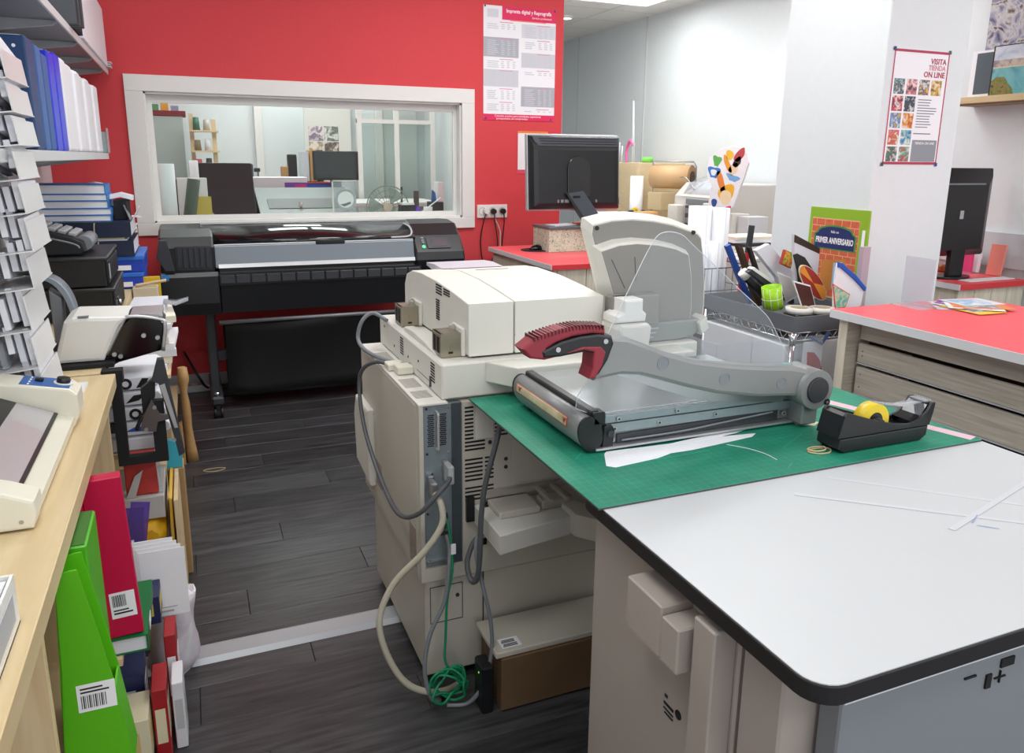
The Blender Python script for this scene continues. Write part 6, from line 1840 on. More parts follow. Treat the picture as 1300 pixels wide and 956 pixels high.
B().box(kx0+0.10, kx0+0.12, ky0+0.08, ky1-0.08, RZ-0.12, RZ-0.04).out('rail', grw, dc)
for k, (z0, z1) in enumerate(((0.735, 0.815), (0.60, 0.715), (0.44, 0.575), (0.27, 0.415), (0.08, 0.245))):
    o = B().box(kx0+0.085, kx0+0.105, ky0+0.085, ky1-0.09, z0, z1, bev=0.0015).out('drawer', grw, dc)
    B().box(kx0+0.083, kx0+0.106, ky0+0.085, ky1-0.09, z0-0.006, z0-0.001).out('drawer_trim', light_grey, o)
    B().box(kx0+0.105, kx0+0.15, ky1-0.30, ky1-0.095, z0+0.01, z1-0.01).out('drawer_box', pale_wood, o)
    b = B()
    for zc in (z0+0.03, z1-0.03):
        b.cyl((kx0+0.0835, ky1-0.115, zc), (kx0+0.0855, ky1-0.115, zc), 0.004, n=8)
    b.out('screw', mid_grey, o)
B().box(kx0+0.10, kx0+0.13, ky1-0.13, ky1-0.076, 0.72, 0.73).out('runner', steel, dc)
# sign holder and leaflets on it
sh2 = thing('sign_holder', 'clear acrylic sign holder standing empty on the red counter', 'sign holder', (2.86, 2.38, RZ))
B().box(2.80, 2.92, 2.30, 2.455, RZ+0.0002, RZ+0.004).out('holder_base', clear, sh2)
B().box(2.862, 2.867, 2.305, 2.452, RZ+0.004, RZ+0.21).out('holder_leaf', clear_film, sh2)
cols = ['#d8d8e2', '#e0565a', '#f2c23c', '#efeff4', '#9a4fa0', '#f4f4f6', '#e98a3a', '#dfe3ea']
for k in range(8):
    x, y = 3.02+0.03*math.sin(k*2.1)+0.012*k, 2.28+0.05*math.cos(k*1.7)
    z = RZ+0.0004+0.0018*k
    o = thing('leaflet', ['lowest leaflet of the colourful fan on the red counter, pale lilac', 'red leaflet sticking out of the fan on the red counter', 'yellow leaflet in the fan on the red counter', 'white leaflet in the fan, above the yellow one', 'purple leaflet in the fan on the red counter', 'white leaflet lying over the purple one', 'orange leaflet near the top of the fan on the red counter', 'pale topmost leaflet of the fan on the red counter'][k], 'leaflet', (x, y, z), R(-38+17*k))
    B().box(-0.075, 0.075, -0.105, 0.105, 0, 0.0012).out('leaf', mat('leaflet_%s' % 'abcdefgh'[k], cols[k], 0.4), o, local=True)
    B().box(-0.055, 0.055, -0.06, 0.085, 0.0012, 0.0015).out('leaflet_print', blotch_mat('leaflet_art_%s' % 'abcd'[k % 4], [['#f3f3f5', '#8a8d99', '#f0f0f2', '#d26a8a'], ['#ffffff', '#e24a6d', '#f6d24a', '#ffffff'], ['#e9e9ee', '#b9bcc8', '#6d707c', '#f3f3f3'], ['#f8f8f8', '#7fb0d8', '#e6e6ea', '#e0a63a']][k % 4], scale=22), o, local=True)

# ================================================================ WIRE CART WITH THE GREY TRAY
wc = thing('wire_cart', 'chrome wire cart with a grey tray of prints on top, next to the pillar', 'cart', (2.63, 2.9, 0))
vx0, vx1, vy0, vy1 = 2.412, 2.892, 2.60, 3.26
for x in (vx0+0.012, vx1-0.012):
    for y in (vy0+0.012, vy1-0.012):
        B().cyl((x, y, 0.0), (x, y, 0.812), 0.0125, n=14).out('post', chrome, wc)
for z in (0.815, 0.30):
    b = B()
    for dz in (0, -0.035):
        b.tube([(vx0+0.012, vy0+0.012, z+dz), (vx1-0.012, vy0+0.012, z+dz)], 0.0035, n=6, sub=1).tube([(vx0+0.012, vy1-0.012, z+dz), (vx1-0.012, vy1-0.012, z+dz)], 0.0035, n=6, sub=1)
        b.tube([(vx0+0.012, vy0+0.012, z+dz), (vx0+0.012, vy1-0.012, z+dz)], 0.0035, n=6, sub=1).tube([(vx1-0.012, vy0+0.012, z+dz), (vx1-0.012, vy1-0.012, z+dz)], 0.0035, n=6, sub=1)
    n = 14
    for k in range(n):
        y = vy0+0.03+(vy1-vy0-0.06)*k/(n-1)
        b.tube([(vx0+0.012, y, z), (vx1-0.012, y, z)], 0.0018, n=5, sub=1)
    for k in range(8):
        x0 = vx0+0.02+0.055*k
        b.tube([(x0, vy0+0.012, z-0.035), (x0+0.0275, vy0+0.012, z), (x0+0.055, vy0+0.012, z-0.035)], 0.0025, n=5, sub=1)
    for k in range(11):
        y0 = vy0+0.02+0.055*k
        b.tube([(vx0+0.012, y0, z-0.035), (vx0+0.012, y0+0.0275, z), (vx0+0.012, y0+0.055, z-0.035)], 0.0025, n=5, sub=1)
    b.out('wire_shelf', chrome, wc, kind='stuff')
B().cyl((vx0+0.012, vy0+0.012, 0.765), (vx0+0.012, vy0+0.012, 0.8155), 0.017, n=14).out('post_collar', chrome, wc)
tz = 0.8195
ty = thing('grey_tray', 'dark grey plastic tray heaped with prints and tools on the wire cart', 'tray', (2.63, 2.9, tz))
trm = mat('tray_grey', '#65686e', 0.45)
tx0_, tx1_, ty0_, ty1_ = vx0+0.004, vx1-0.002, vy0+0.002, vy1-0.002
B().box(tx0_, tx1_, ty0_, ty1_, tz+0.0005, tz+0.005).out('tray_base', trm, ty)
B().box(tx0_, tx0_+0.005, ty0_, ty1_, tz+0.005, tz+0.07, bev=0.001).box(tx1_-0.005, tx1_, ty0_, ty1_, tz+0.005, tz+0.07, bev=0.001).box(tx0_+0.005, tx1_-0.005, ty0_, ty0_+0.005, tz+0.005, tz+0.07, bev=0.001).box(tx0_+0.005, tx1_-0.005, ty1_-0.005, ty1_, tz+0.005, tz+0.07, bev=0.001).out('tray_wall', trm, ty)
def board(name, P, y, th, m, label, cat, edge=None, face=None):
    """a stiff board leaning in the tray: its outline seen square on, at its own depth"""
    cx = sum(p[0] for p in P)/len(P)
    o = thing(name, label, cat, (cx, y, min(p[1] for p in P)))
    B().prism(P, 'y', y, y+th, bev=min(0.0015, th*0.2)).out('panel', m, o)
    if face is not None:
        c = (cx, sum(p[1] for p in P)/len(P))
        Q = [(c[0]+(a-c[0])*0.9, c[1]+(b-c[1])*0.9) for a, b in P]
        B().prism(Q, 'y', y-0.0008, y).out('print', face, o)
    return o
tzb = tz+0.006
board('slim_book', [(2.462, 1.139), (2.485, 1.150), (2.575, 0.985), (2.66, 0.84), (2.635, 0.835), (2.545, 0.985)], 3.165, 0.025, mat('book_blue', '#1d4fa8', 0.45), 'slim blue book leaning in the grey tray', 'book')
board('slim_book', [(2.478, 1.150), (2.508, 1.141), (2.66, 0.84), (2.63, 0.835)], 3.10, 0.03, mat('book_brown', '#4a3524', 0.5), 'slim brown book leaning in front of the blue one in the tray', 'book')
board('slim_book', [(2.505, 1.145), (2.522, 1.144), (2.67, 0.85), (2.65, 0.84)], 3.05, 0.025, mat('book_dark', '#2b211c', 0.5), 'narrow blackish book leaning beside the brown one in the tray', 'book')
kn = thing('cutter_knife', 'long cutter knife with a dark blade end and red handle, upright in the tray', 'knife', (2.60, 3.19, 0.86))
B().prism([(2.605, 1.10), (2.637, 1.10), (2.648, 1.235), (2.618, 1.238)], 'y', 3.19, 3.205, bev=0.003).out('knife_top', dark_grey, kn)
B().prism([(2.575, 0.90), (2.60, 0.90), (2.632, 1.10), (2.610, 1.10)], 'y', 3.188, 3.207, bev=0.003).out('knife_handle', mat('knife_red', '#c3242c', 0.4), kn)
board('canvas_print', [(2.494, 1.136), (2.57, 1.167), (2.742, 1.014), (2.80, 0.87), (2.70, 0.86), (2.638, 1.00)], 2.985, 0.03, paper2, 'stretched white canvas with a white edge, biggest board in the tray', 'canvas')
sb_ = thing('storage_tube', 'grey and white flat tube lying aslant across the tray', 'tube', (2.56, 2.95, 0.83))
B().prism([(2.41, 1.045), (2.44, 1.062), (2.72, 0.895), (2.69, 0.872)], 'y', 2.925, 2.955, bev=0.003).out('tube_body', dark_grey, sb_)
B().prism([(2.425, 1.059), (2.44, 1.068), (2.72, 0.90), (2.712, 0.892)], 'y', 2.922, 2.958, bev=0.001).out('white_rim', white_pl, sb_)
rt = thing('poster_tube', 'black poster tube with a white cap sticking out at the side of the tray', 'tube', (2.5, 3.0, 0.9))
B().cyl((2.462, 3.01, 1.018), (2.60, 2.99, 0.885), 0.022, n=18).out('tube_body', black_pl, rt)
B().cyl((2.445, 3.0125, 1.034), (2.472, 3.0085, 1.008), 0.0245, n=18).out('tube_cap', white_pl, rt)
mg = thing('lime_mug', 'lime green patterned mug lying tilted in the grey tray', 'mug', (2.47, 2.84, 0.86))
Mm = Matrix.Translation((2.492, 2.83, 0.885)) @ Matrix.Rotation(R(-12), 4, 'Y')
B().ring((0, 0, 0), (0, 0, 1), 0.046, 0.042, 0.105, n=28).xf(Mm).out('mug_body', mat('lime_glaze', '#9fd61c', 0.3), mg)
B().cyl((0, 0, 0.002), (0, 0, 0.006), 0.042, n=24).cyl((0, 0, 0.075), (0, 0, 0.078), 0.0419, n=24).xf(Mm).out('mug_inside', black_mt, mg)
gl_ = B()
for k in range(5):
    a = R(180+40*k)
    gl_.tube([(0.0465*math.cos(a), 0.0465*math.sin(a), 0.003), (0.0465*math.cos(a), 0.0465*math.sin(a), 0.102)], 0.0015, n=5, sub=1)
gl_.tube([(0.0468*math.cos(2*math.pi*k/20), 0.0468*math.sin(2*math.pi*k/20), 0.05) for k in range(20)], 0.0015, n=5, sub=1, closed=True)
gl_.xf(Mm).out('mug_pattern', white_pl, mg)
for k, (x, y, ro, z) in enumerate(((2.535, 2.71, 0.060, tzb+0.058), (2.635, 2.675, 0.055, tzb+0.058))):
    o = thing('tape_roll', ['roll of white tape lying on the front rim side of the grey tray, behind another', 'roll of white tape nearest the tray corner post'][k], 'tape', (x, y, z))
    B().ring((x, y, z), (0, 0, 1), ro, ro*0.68, 0.024, n=30).out('tape', mat('tape_white', '#e4e2da', 0.4), o)
    B().ring((x, y, z-0.0005), (0, 0, 1), ro*0.68, ro*0.62, 0.025, n=26).out('core', mat('tape_core', '#b9a98c', 0.6), o)
    tag(B().box(x-0.05, x+0.05, y-0.045, y+0.045, tzb, z-0.001, bev=0.003).out('card_block', mat('block_card_%d' % k, ['#55504c', '#3b3836'][k], 0.6)), ['dark card block under the tape roll further back in the tray', 'dark card block under the tape roll by the tray corner'][k], 'card block')
dsk = thing('round_print', 'round red and orange printed disc leaning in the tray', 'disc', (2.65, 2.77, 0.93))
dm = rotM((2.65, 2.77, 1.0), 'X', R(-8))
eb = B()
ell = [(2.655+0.105*math.cos(a)*0.80-0.03*math.sin(a), 1.005+0.075*math.sin(a)-0.055*math.cos(a)*0.8) for a in [2*math.pi*k/36 for k in range(36)]]
eb.prism(ell, 'y', 2.765, 2.772, bev=0.001)
eb.out('disc_board', mat('disc_rim', '#d9c9a8', 0.5), dsk)
def shr(P, s):
    c = (sum(p[0] for p in P)/len(P), sum(p[1] for p in P)/len(P))
    return [(c[0]+(a-c[0])*s, c[1]+(b-c[1])*s) for a, b in P]
B().prism(shr(ell, 0.94), 'y', 2.7642, 2.765).out('red_field', mat('disc_red', '#9b2b1f', 0.45), dsk)
cc = (sum(p[0] for p in ell)/36, sum(p[1] for p in ell)/36)
seg = shr(ell, 0.92)
B().prism([cc]+seg[30:36]+seg[0:3], 'y', 2.7634, 2.7642).prism([cc]+seg[12:18], 'y', 2.7634, 2.7642).out('orange_field', mat('disc_orange', '#e0902c', 0.45), dsk)
board('photo_print', [(2.508, 1.028), (2.612, 1.001), (2.664, 0.883), (2.66, 0.86), (2.574, 0.90)], 2.735, 0.006, paper, 'dark brown photo print with a white border, front of the tray', 'photo', face=mat('brown_photo', '#4d2a24', 0.35))
board('photo_print', [(2.511, 1.053), (2.593, 1.023), (2.66, 0.933), (2.586, 0.90)], 2.85, 0.004, paper2, 'pale greyish photo print behind the dark brown one in the tray', 'photo', face=mat('grey_photo', '#b7b2b5', 0.4))
board('playing_card_box', [(2.624, 1.142), (2.674, 1.122), (2.668, 1.05), (2.608, 1.075)], 2.93, 0.02, mat('card_red', '#b03a2e', 0.45), 'small card box with coloured dots, upright among the prints', 'box', face=blotch_mat('dots_print', ['#f4f1e6', '#d6403a', '#f0c030', '#3d9b4a', '#3b67b8'], scale=40))
board('photo_board', [(2.644, 1.218), (2.812, 1.145), (2.815, 0.90), (2.70, 0.88), (2.668, 1.05)], 2.905, 0.02, paper2, 'white photo board with a dark brown top strip, tallest in the tray', 'photo board')
fo = B().prism([(2.646, 1.217), (2.81, 1.146), (2.811, 1.118), (2.648, 1.180)], 'y', 2.9042, 2.905).out('dark_strip', mat('dark_photo', '#3b2c26', 0.35), bpy.data.objects['photo_board'])
board('dark_cutout', [(2.592, 1.129), (2.615, 1.135), (2.663, 1.115), (2.70, 1.075), (2.751, 1.022), (2.72, 0.90), (2.66, 0.90), (2.624, 1.054)], 2.84, 0.006, mat('cutout_black', '#23201d', 0.5), 'black curved cut-out board behind the round red disc', 'board')
board('blue_folder', [(2.69, 1.110), (2.80, 1.045), (2.868, 0.985), (2.860, 0.905), (2.76, 0.86), (2.70, 0.86), (2.685, 1.0)], 2.665, 0.012, paper, 'white folder with a blue rim at the pillar end of the tray', 'folder')
B().prism([(2.69, 1.113), (2.71, 1.109), (2.805, 1.046), (2.872, 0.988), (2.866, 0.972), (2.80, 1.026), (2.705, 1.088), (2.69, 1.09)], 'y', 2.655, 2.680, bev=0.002).out('blue_rim', mat('rim_blue', '#1e58bc', 0.4), bpy.data.objects['blue_folder'])
board('triangle_card', [(2.655, 1.02), (2.765, 0.965), (2.745, 0.905), (2.685, 0.90)], 2.645, 0.004, mat('card_redorange', '#d7542e', 0.45), 'red and teal card poking out low by the blue-rimmed folder', 'card', face=blotch_mat('teal_print', ['#2f9a96', '#7cc7b8', '#e8d9b0', '#d7542e'], scale=30))
# rolled white paper in a wire basket behind the tray
wbk = thing('wire_basket', 'black wire basket holding rolled white paper, behind the wire cart', 'basket', (2.62, 3.5, 0.0))
b = B()
for z in (0.62, 0.75, 0.88, 1.0):
    b.tube([(2.44, 3.36, z), (2.80, 3.36, z), (2.80, 3.70, z), (2.44, 3.70, z)], 0.003, n=5, sub=1, closed=True)
for k in range(9):
    x = 2.44+0.045*k
    b.tube([(x, 3.36, 0.55), (x, 3.36, 1.0)], 0.002, n=5, sub=1)
    b.tube([(x, 3.70, 0.55), (x, 3.70, 1.0)], 0.002, n=5, sub=1)
for k in range(9):
    y = 3.36+0.0425*k
    b.tube([(2.44, y, 0.55), (2.44, y, 1.0)], 0.002, n=5, sub=1)
b.out('wire_mesh', black_pl, wbk, kind='stuff')
B().box(2.44, 2.80, 3.36, 3.70, 0.54, 0.55).out('basket_floor', black_pl, wbk)
for x in (2.45, 2.79):
    for y in (3.37, 3.69):
        B().cyl((x, y, 0), (x, y, 0.545), 0.01, n=10).out('leg', black_pl, wbk)
rl_lab = ['tall rolled white paper, thickest in the wire basket', 'tall white paper roll next to the thickest in the basket', 'short white paper roll at the near corner of the wire basket', 'short white paper roll between the tall rolls and the tray', 'mid-height white roll at the back of the wire basket']
for k, (x, y, r_, z1) in enumerate(((2.555, 3.53, 0.062, 1.315), (2.665, 3.50, 0.05, 1.305), (2.485, 3.41, 0.042, 1.12), (2.575, 3.415, 0.038, 1.135), (2.73, 3.62, 0.045, 1.22))):
    o = thing('paper_roll', rl_lab[k], 'paper roll', (x, y, 0.5505))
    B().ring((x, y, 0.5505), (0, 0, 1), r_, r_*0.55, z1-0.5505, n=26).out('rolled_sheet', paper, o)
    B().box(x-0.001, x+0.001, y-r_-0.0015, y-r_+0.001, 0.56, z1).out('sheet_edge', paper2, o)
# white cartons on the lower shelf of the cart, and a print leaning there
o = thing('carton', 'large white carton on the lower wire shelf of the cart', 'box', (2.55, 2.95, 0.302))
B().box(2.405, 2.69, 2.64, 3.23, 0.3035, 0.755, bev=0.004).out('carton_body', mat('white_card', '#e6e5e6', 0.55), o)
B().box(2.403, 2.405, 2.85, 2.853, 0.31, 0.75).out('carton_seam', light_grey, o)
o = thing('carton', 'white carton printed with a red quarter circle, on the lower cart shelf', 'box', (2.77, 2.8, 0.302))
B().box(2.70, 2.86, 2.64, 3.0, 0.3035, 0.765, bev=0.003).out('carton_body', mat('white_card'), o)
o = thing('print_board', 'white board with a red quarter circle leaning on the cart below the tray', 'board', (2.58, 2.58, 0.3))
B().box(2.47, 2.70, 2.588, 2.596, 0.30, 0.775, bev=0.001).out('panel', paper2, o)
qp = [(2.575, 0.565)]+[(2.575+0.075*math.sin(R(a))*0.9-0.05, 0.60+0.15*math.cos(R(a))) for a in (-20, 0, 20, 40, 60, 80, 95)]
B().prism([(2.49, 0.73), (2.53, 0.725), (2.565, 0.69), (2.588, 0.63), (2.592, 0.56), (2.575, 0.53), (2.50, 0.61)], 'y', 2.5872, 2.588).out('red_print', mat('print_red', '#b1262c', 0.5), o)
cp2 = thing('blue_clip', 'dark blue bent clip hanging from the wire shelf beneath the tray', 'clip', (2.56, 2.58, 0.77))
B().tube([(2.50, 2.585, 0.80), (2.56, 2.58, 0.765), (2.60, 2.585, 0.81)], 0.008, n=6, sub=1).out('clip_bar', mat('clip_blue', '#23376e', 0.4), cp2)
tag(B().box(2.42, 2.60, 3.275, 3.345, 0.0, 0.86, bev=0.004).out('storage_box', dark_grey), 'slim dark grey box standing behind the wire cart', 'box')
lf = thing('leaflet_box', 'leaflets with coloured dots lying on a slim dark box by the paper rolls', 'leaflet', (2.5, 3.31, 0.861))
B().box(2.425, 2.595, 3.277, 3.343, 0.8605, 0.872).out('leaf_stack', paper, lf)
B().box(2.44, 2.52, 3.285, 3.335, 0.872, 0.8724).out('dots', blotch_mat('dots_print', ['#f4f1e6']), lf)
# acrylic document boxes standing before the cart (behind the trimmer)
db = thing('acrylic_stand', 'clear acrylic display case behind the trimmer arm, on the rear shelf', 'display case', (1.95, 2.45, 0))
B().box(1.72, 2.26, 2.24, 2.60, 0, 0.66, bev=0.004).out('plinth', mat('plinth_white', '#d9d8d8', 0.5), db)
B().box(1.74, 2.24, 2.25, 2.253, 0.6605, 0.90).box(1.74, 1.743, 2.253, 2.58, 0.6605, 0.90).out('acrylic_wall', clear, db)
for k, c in enumerate(('#3f86bd', '#c9d39a', '#3f86bd', '#7fc0b4')):
    o = B().box(1.76+0.115*k, 1.86+0.115*k, 2.32, 2.34, 0.6608, 0.765+0.01*(k % 2)).out('index_tab', mat('tab_%d' % k, c, 0.5))
    tag(o, ['first blue index tab card inside the acrylic case', 'pale green index card inside the acrylic case', 'second blue index card inside the acrylic case, past the green one', 'teal index card at the end of the acrylic case'][k], 'card')

# green "anniversary" board against the pillar
an = thing('anniversary_poster', 'green-bordered brick-pattern poster board reading PRIMER ANIVERSARIO by the pillar', 'poster', (2.885, 2.85, 0.90))
ax = 2.888
A0, A1, Z0_, Z1_ = 2.70, 3.07, 0.90, 1.335
B().box(ax, ax+0.010, A0, A1, Z0_, Z1_).out('board', mat('poster_green', '#8fb62b', 0.5), an)
B().box(ax-0.001, ax, A0+0.05, A1-0.02, Z0_, Z1_-0.05).out('brick_ground', mat('mortar_tan', '#e3b08d', 0.55), an)
brk = B()
for r_ in range(11):
    z = Z0_+0.01+0.034*r_
    yy = A0+0.052-(0.025 if r_ % 2 else 0)
    while yy < A1-0.025:
        a = max(yy, A0+0.052); c = min(yy+0.05, A1-0.022)
        if c-a > 0.008:
            brk.box(ax-0.0016, ax-0.001, a, c, z, z+0.030)
        yy += 0.054
brk.out('printed_brick', mat('brick_print', '#cf6440', 0.55, var=0.15, scale=40), an, kind='stuff')
cy0 = (A0+A1)/2+0.01
badge = [(cy0+0.115*math.cos(R(a)), 1.20+0.035*math.sin(R(a))+0.02) for a in range(0, 181, 12)]+[(cy0-0.135, 1.21), (cy0-0.135, 1.135), (cy0+0.135, 1.135), (cy0+0.135, 1.21)]
B().prism(badge, 'x', ax-0.0024, ax-0.0016).out('badge_rim', mat('badge_green', '#4f8f3a', 0.5), an)
B().prism([(cy0+(a-cy0)*0.93, 1.185+(b_-1.185)*0.88) for a, b_ in badge], 'x', ax-0.0030, ax-0.0024).out('badge', mat('badge_navy', '#1d2b63', 0.5), an)
text('PRIMER ANIVERSARIO', 'lettering', 0.040, ink_white, an, face_M((ax-0.0032, cy0, 1.178), (0, -1, 0), (0, 0, 1)), local=False, bold=0.001, sx=0.62)
text('feliz en', 'lettering', 0.018, ink_white, an, face_M((ax-0.0032, cy0, 1.222), (0, -1, 0), (0, 0, 1)), local=False)
B().prism([(cy0-0.085, 0.94), (cy0+0.07, 0.94), (cy0+0.07, 1.08), (cy0-0.085, 1.10)], 'x', ax-0.0022, ax-0.0016).out('window_print', mat('window_orange', '#c8823a', 0.5), an)
B().prism([(cy0-0.065, 0.95), (cy0-0.01, 0.95), (cy0-0.01, 1.075), (cy0-0.065, 1.085)], 'x', ax-0.0027, ax-0.0022).out('pane_print', mat('window_blue', '#9cc4dc', 0.5), an)
B().box(ax-0.0022, ax-0.001, A0+0.012, A0+0.03, Z0_+0.02, Z1_-0.09).out('white_strip', paper, an)
tag(B().box(2.84, 2.885, 2.668, 2.694, 0.888, 1.175, bev=0.001).out('mauve_board', mat('mauve_board', '#b9a6b0', 0.5)), 'mauve-edged board beside the green anniversary poster', 'board')

# ================================================================ DESK, MONITOR AND SHELF AT THE LONG WALL
EZ = 0.85
d2 = thing('red_desk', 'red-topped desk with plank front, beyond the pillar at the long white wall', 'desk', (4.5, 3.8, 0))
ex0, ex1, ey0, ey1 = 4.20, XR-0.06, 3.20, 4.15
B().box(ex0+0.004, ex1, ey0+0.004, ey1, EZ-0.034, EZ).out('red_top', red_top, d2)
B().box(ex0, ex0+0.004, ey0, ey1, EZ-0.035, EZ-0.001).out('white_edge', edge_white, d2)
B().box(ex0+0.004, ex1, ey0, ey0+0.004, EZ-0.035, EZ-0.001).out('red_edge', mat('red_edge'), d2)
for k in range(4):
    x = ex0+0.03+0.145*k
    B().box(x, x+0.142, ey0+0.03, ey0+0.05, 0, EZ-0.036, bev=0.001).out('front_plank', pale_wood, d2)
B().box(ex0+0.03, ex0+0.05, ey0+0.052, ey1-0.02, 0, EZ-0.036).out('side_panel', pale_wood, d2)
B().box(ex1-0.03, ex1-0.01, ey0+0.052, ey1-0.02, 0, EZ-0.036).out('side_panel', pale_wood, d2)
kb2 = tag(B().box(4.36, 4.76, 3.26, 3.34, EZ+0.0003, EZ+0.004).out('white_strip_mat', paper), 'long white strip lying along the front of the far red desk', 'mat')
m2 = thing('monitor', 'black monitor seen from behind on the far red desk, cut off by the pillar', 'monitor', (4.42, 3.5, EZ))
B().box(4.06, 4.70, 3.462, 3.49, 0.985, 1.525, bev=0.006).out('frame', black_pl, m2)
B().loft([rectsec(4.065, 4.695, 0.99, 1.52, 3.463), rectsec(4.085, 4.665, 1.01, 1.475, 3.435), rectsec(4.14, 4.60, 1.03, 1.43, 3.40), rectsec(4.15, 4.59, 1.04, 1.42, 3.398)], smooth=False).out('back_shell', mat('dark_brown_black', '#1e1a1c', 0.35), m2)
B().box(4.07, 4.69, 3.489, 3.492, 1.0, 1.51).out('display', black_gl, m2)
B().box(4.2, 4.56, 3.396, 3.399, 1.425, 1.435).out('shell_ridge', mid_grey, m2)
B().box(4.37, 4.40, 3.395, 3.399, 1.22, 1.27).out('rating_label', light_grey, m2)
B().box(4.35, 4.47, 3.40, 3.44, 0.862, 1.16, bev=0.006).out('stand_neck', black_pl, m2)
B().prism([(4.41+0.14*math.cos(2*math.pi*k/28), 3.45+0.10*math.sin(2*math.pi*k/28)) for k in range(28)], 'z', EZ+0.0005, EZ+0.014, bev=0.003).out('stand_base', black_pl, m2)
o = thing('card_holder', 'small clear card holder with white and pink cards beside the far monitor', 'card holder', (4.74, 3.55, EZ))
B().prism([(4.68, EZ), (4.79, EZ), (4.79, EZ+0.09), (4.785, EZ+0.09), (4.785, EZ+0.004), (4.68, EZ+0.004)], 'y', 3.52, 3.60).out('holder', clear_film, o)
B().box(4.755, 4.783, 3.523, 3.597, EZ+0.0045, EZ+0.13).xf(rotM((4.77, 3.55, EZ+0.0045), 'Y', R(6))).out('card_pack', paper, o)
B().box(4.725, 4.74, 3.54, 3.60, EZ+0.0045, EZ+0.14).out('pink_card', mat('pink_card', '#e0447f', 0.5), o)
tag(B().box(4.76, 4.79, 3.66, 3.70, EZ+0.0005, EZ+0.17, bev=0.002).out('navy_bottle_box', navyc), 'narrow navy box standing behind the card holder on the far desk', 'box')
tag(B().box(4.755, 4.772, 3.36, 3.46, EZ+0.0005, EZ+0.20, bev=0.002).xf(rotM((4.77, 3.4, EZ), 'Y', R(7))).out('salmon_sign', mat('salmon_print', '#e98b7d', 0.5)), 'upright salmon-coloured sign at the wall end of the far desk', 'sign')
tag(B().box(4.56, 4.63, 3.62, 3.74, EZ+0.0005, EZ+0.05, bev=0.012).out('amber_dish', mat('amber', '#8a4a22', 0.3)), 'small amber dish on the far red desk beneath the monitor', 'dish')
struct(B().box(XR-0.03, XR-0.0005, 2.0, 4.2, 0.9, 1.12).out('trim_5', mat('grey_panel_band', '#c9ccd0', 0.5)))
ps = thing('picture_shelf', 'pale wooden shelf carrying photo panels on the long white wall', 'shelf', (XR-0.1, 3.0, 1.93))
B().box(XR-0.20, XR-0.0005, 1.6, 3.80, 1.925, 1.965, bev=0.002).out('shelf_board', counter_wood, ps)
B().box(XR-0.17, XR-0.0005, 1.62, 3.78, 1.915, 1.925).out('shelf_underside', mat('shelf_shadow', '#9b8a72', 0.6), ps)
szp = 1.9655
pic1 = thing('metal_picture', 'big photo panel of silver and violet metal shapes at the back of the shelf', 'picture', (XR-0.05, 3.45, szp))
B().box(XR-0.03, XR-0.012, 3.30, 3.74, szp, 2.62).out('panel', blotch_mat('metal_photo', ['#17151f', '#4a4566', '#8d8aa3', '#c9c4c6', '#5d4a3c', '#211d2a'], scale=7, dist=2.2), pic1)
pic2 = thing('framed_board', 'slate board with a white frame leaning behind the seaside photo', 'picture', (XR-0.12, 3.6, szp))
B().box(XR-0.115, XR-0.10, 3.43, 3.755, szp, 2.25).out('frame', paper, pic2)
B().box(XR-0.1165, XR-0.115, 3.45, 3.72, szp+0.02, 2.235).out('slate_face', mat('slate_face', '#4e5a63', 0.5), pic2)
pic3 = thing('seaside_photo', 'seaside photo panel of a bay with a green headland on the shelf', 'picture', (XR-0.15, 3.45, szp))
sx = XR-0.15
B().box(sx, sx+0.018, 3.32, 3.585, szp, 2.262).out('panel', black_pl, pic3)
B().box(sx-0.0008, sx, 3.32, 3.575, 2.175, 2.256).out('sky_print', blotch_mat('sky_photo', ['#8fa3c0', '#b9c3d4', '#d8dbe2', '#9fb0cc'], scale=10), pic3)
B().box(sx-0.0008, sx, 3.32, 3.575, 2.135, 2.175).out('hills_print', blotch_mat('hill_photo', ['#6f6a78', '#9b8f92', '#c7b8a6', '#7d7a86'], scale=20), pic3)
B().box(sx-0.0008, sx, 3.32, 3.575, 2.128, 2.135).out('sand_print', mat('sand_photo', '#d9c29a', 0.4), pic3)
B().box(sx-0.0008, sx, 3.32, 3.575, szp+0.004, 2.128).out('sea_print', blotch_mat('sea_photo', ['#4a8ca0', '#5fa6b0', '#79b8b8', '#4f90a8'], scale=9), pic3)
B().prism([(3.575, szp+0.004), (3.575, 2.055), (3.54, 2.078), (3.49, 2.072), (3.46, 2.03), (3.43, 2.0), (3.42, szp+0.004)], 'x', sx-0.0014, sx-0.0008).out('headland_print', blotch_mat('headland_photo', ['#3e4a22', '#6a7430', '#8b7d44', '#2f3a1c'], scale=26), pic3)
pic4 = thing('colour_panel', 'brightly coloured photo panel beside the seaside photo at the picture edge', 'picture', (XR-0.15, 3.2, szp))
B().box(sx-0.01, sx+0.008, 3.06, 3.318, szp, 2.262).out('panel', blotch_mat('bright_photo', ['#0f8f8a', '#1fb0a0', '#d8432f', '#e86a9a', '#f0a030'], scale=5), pic4)

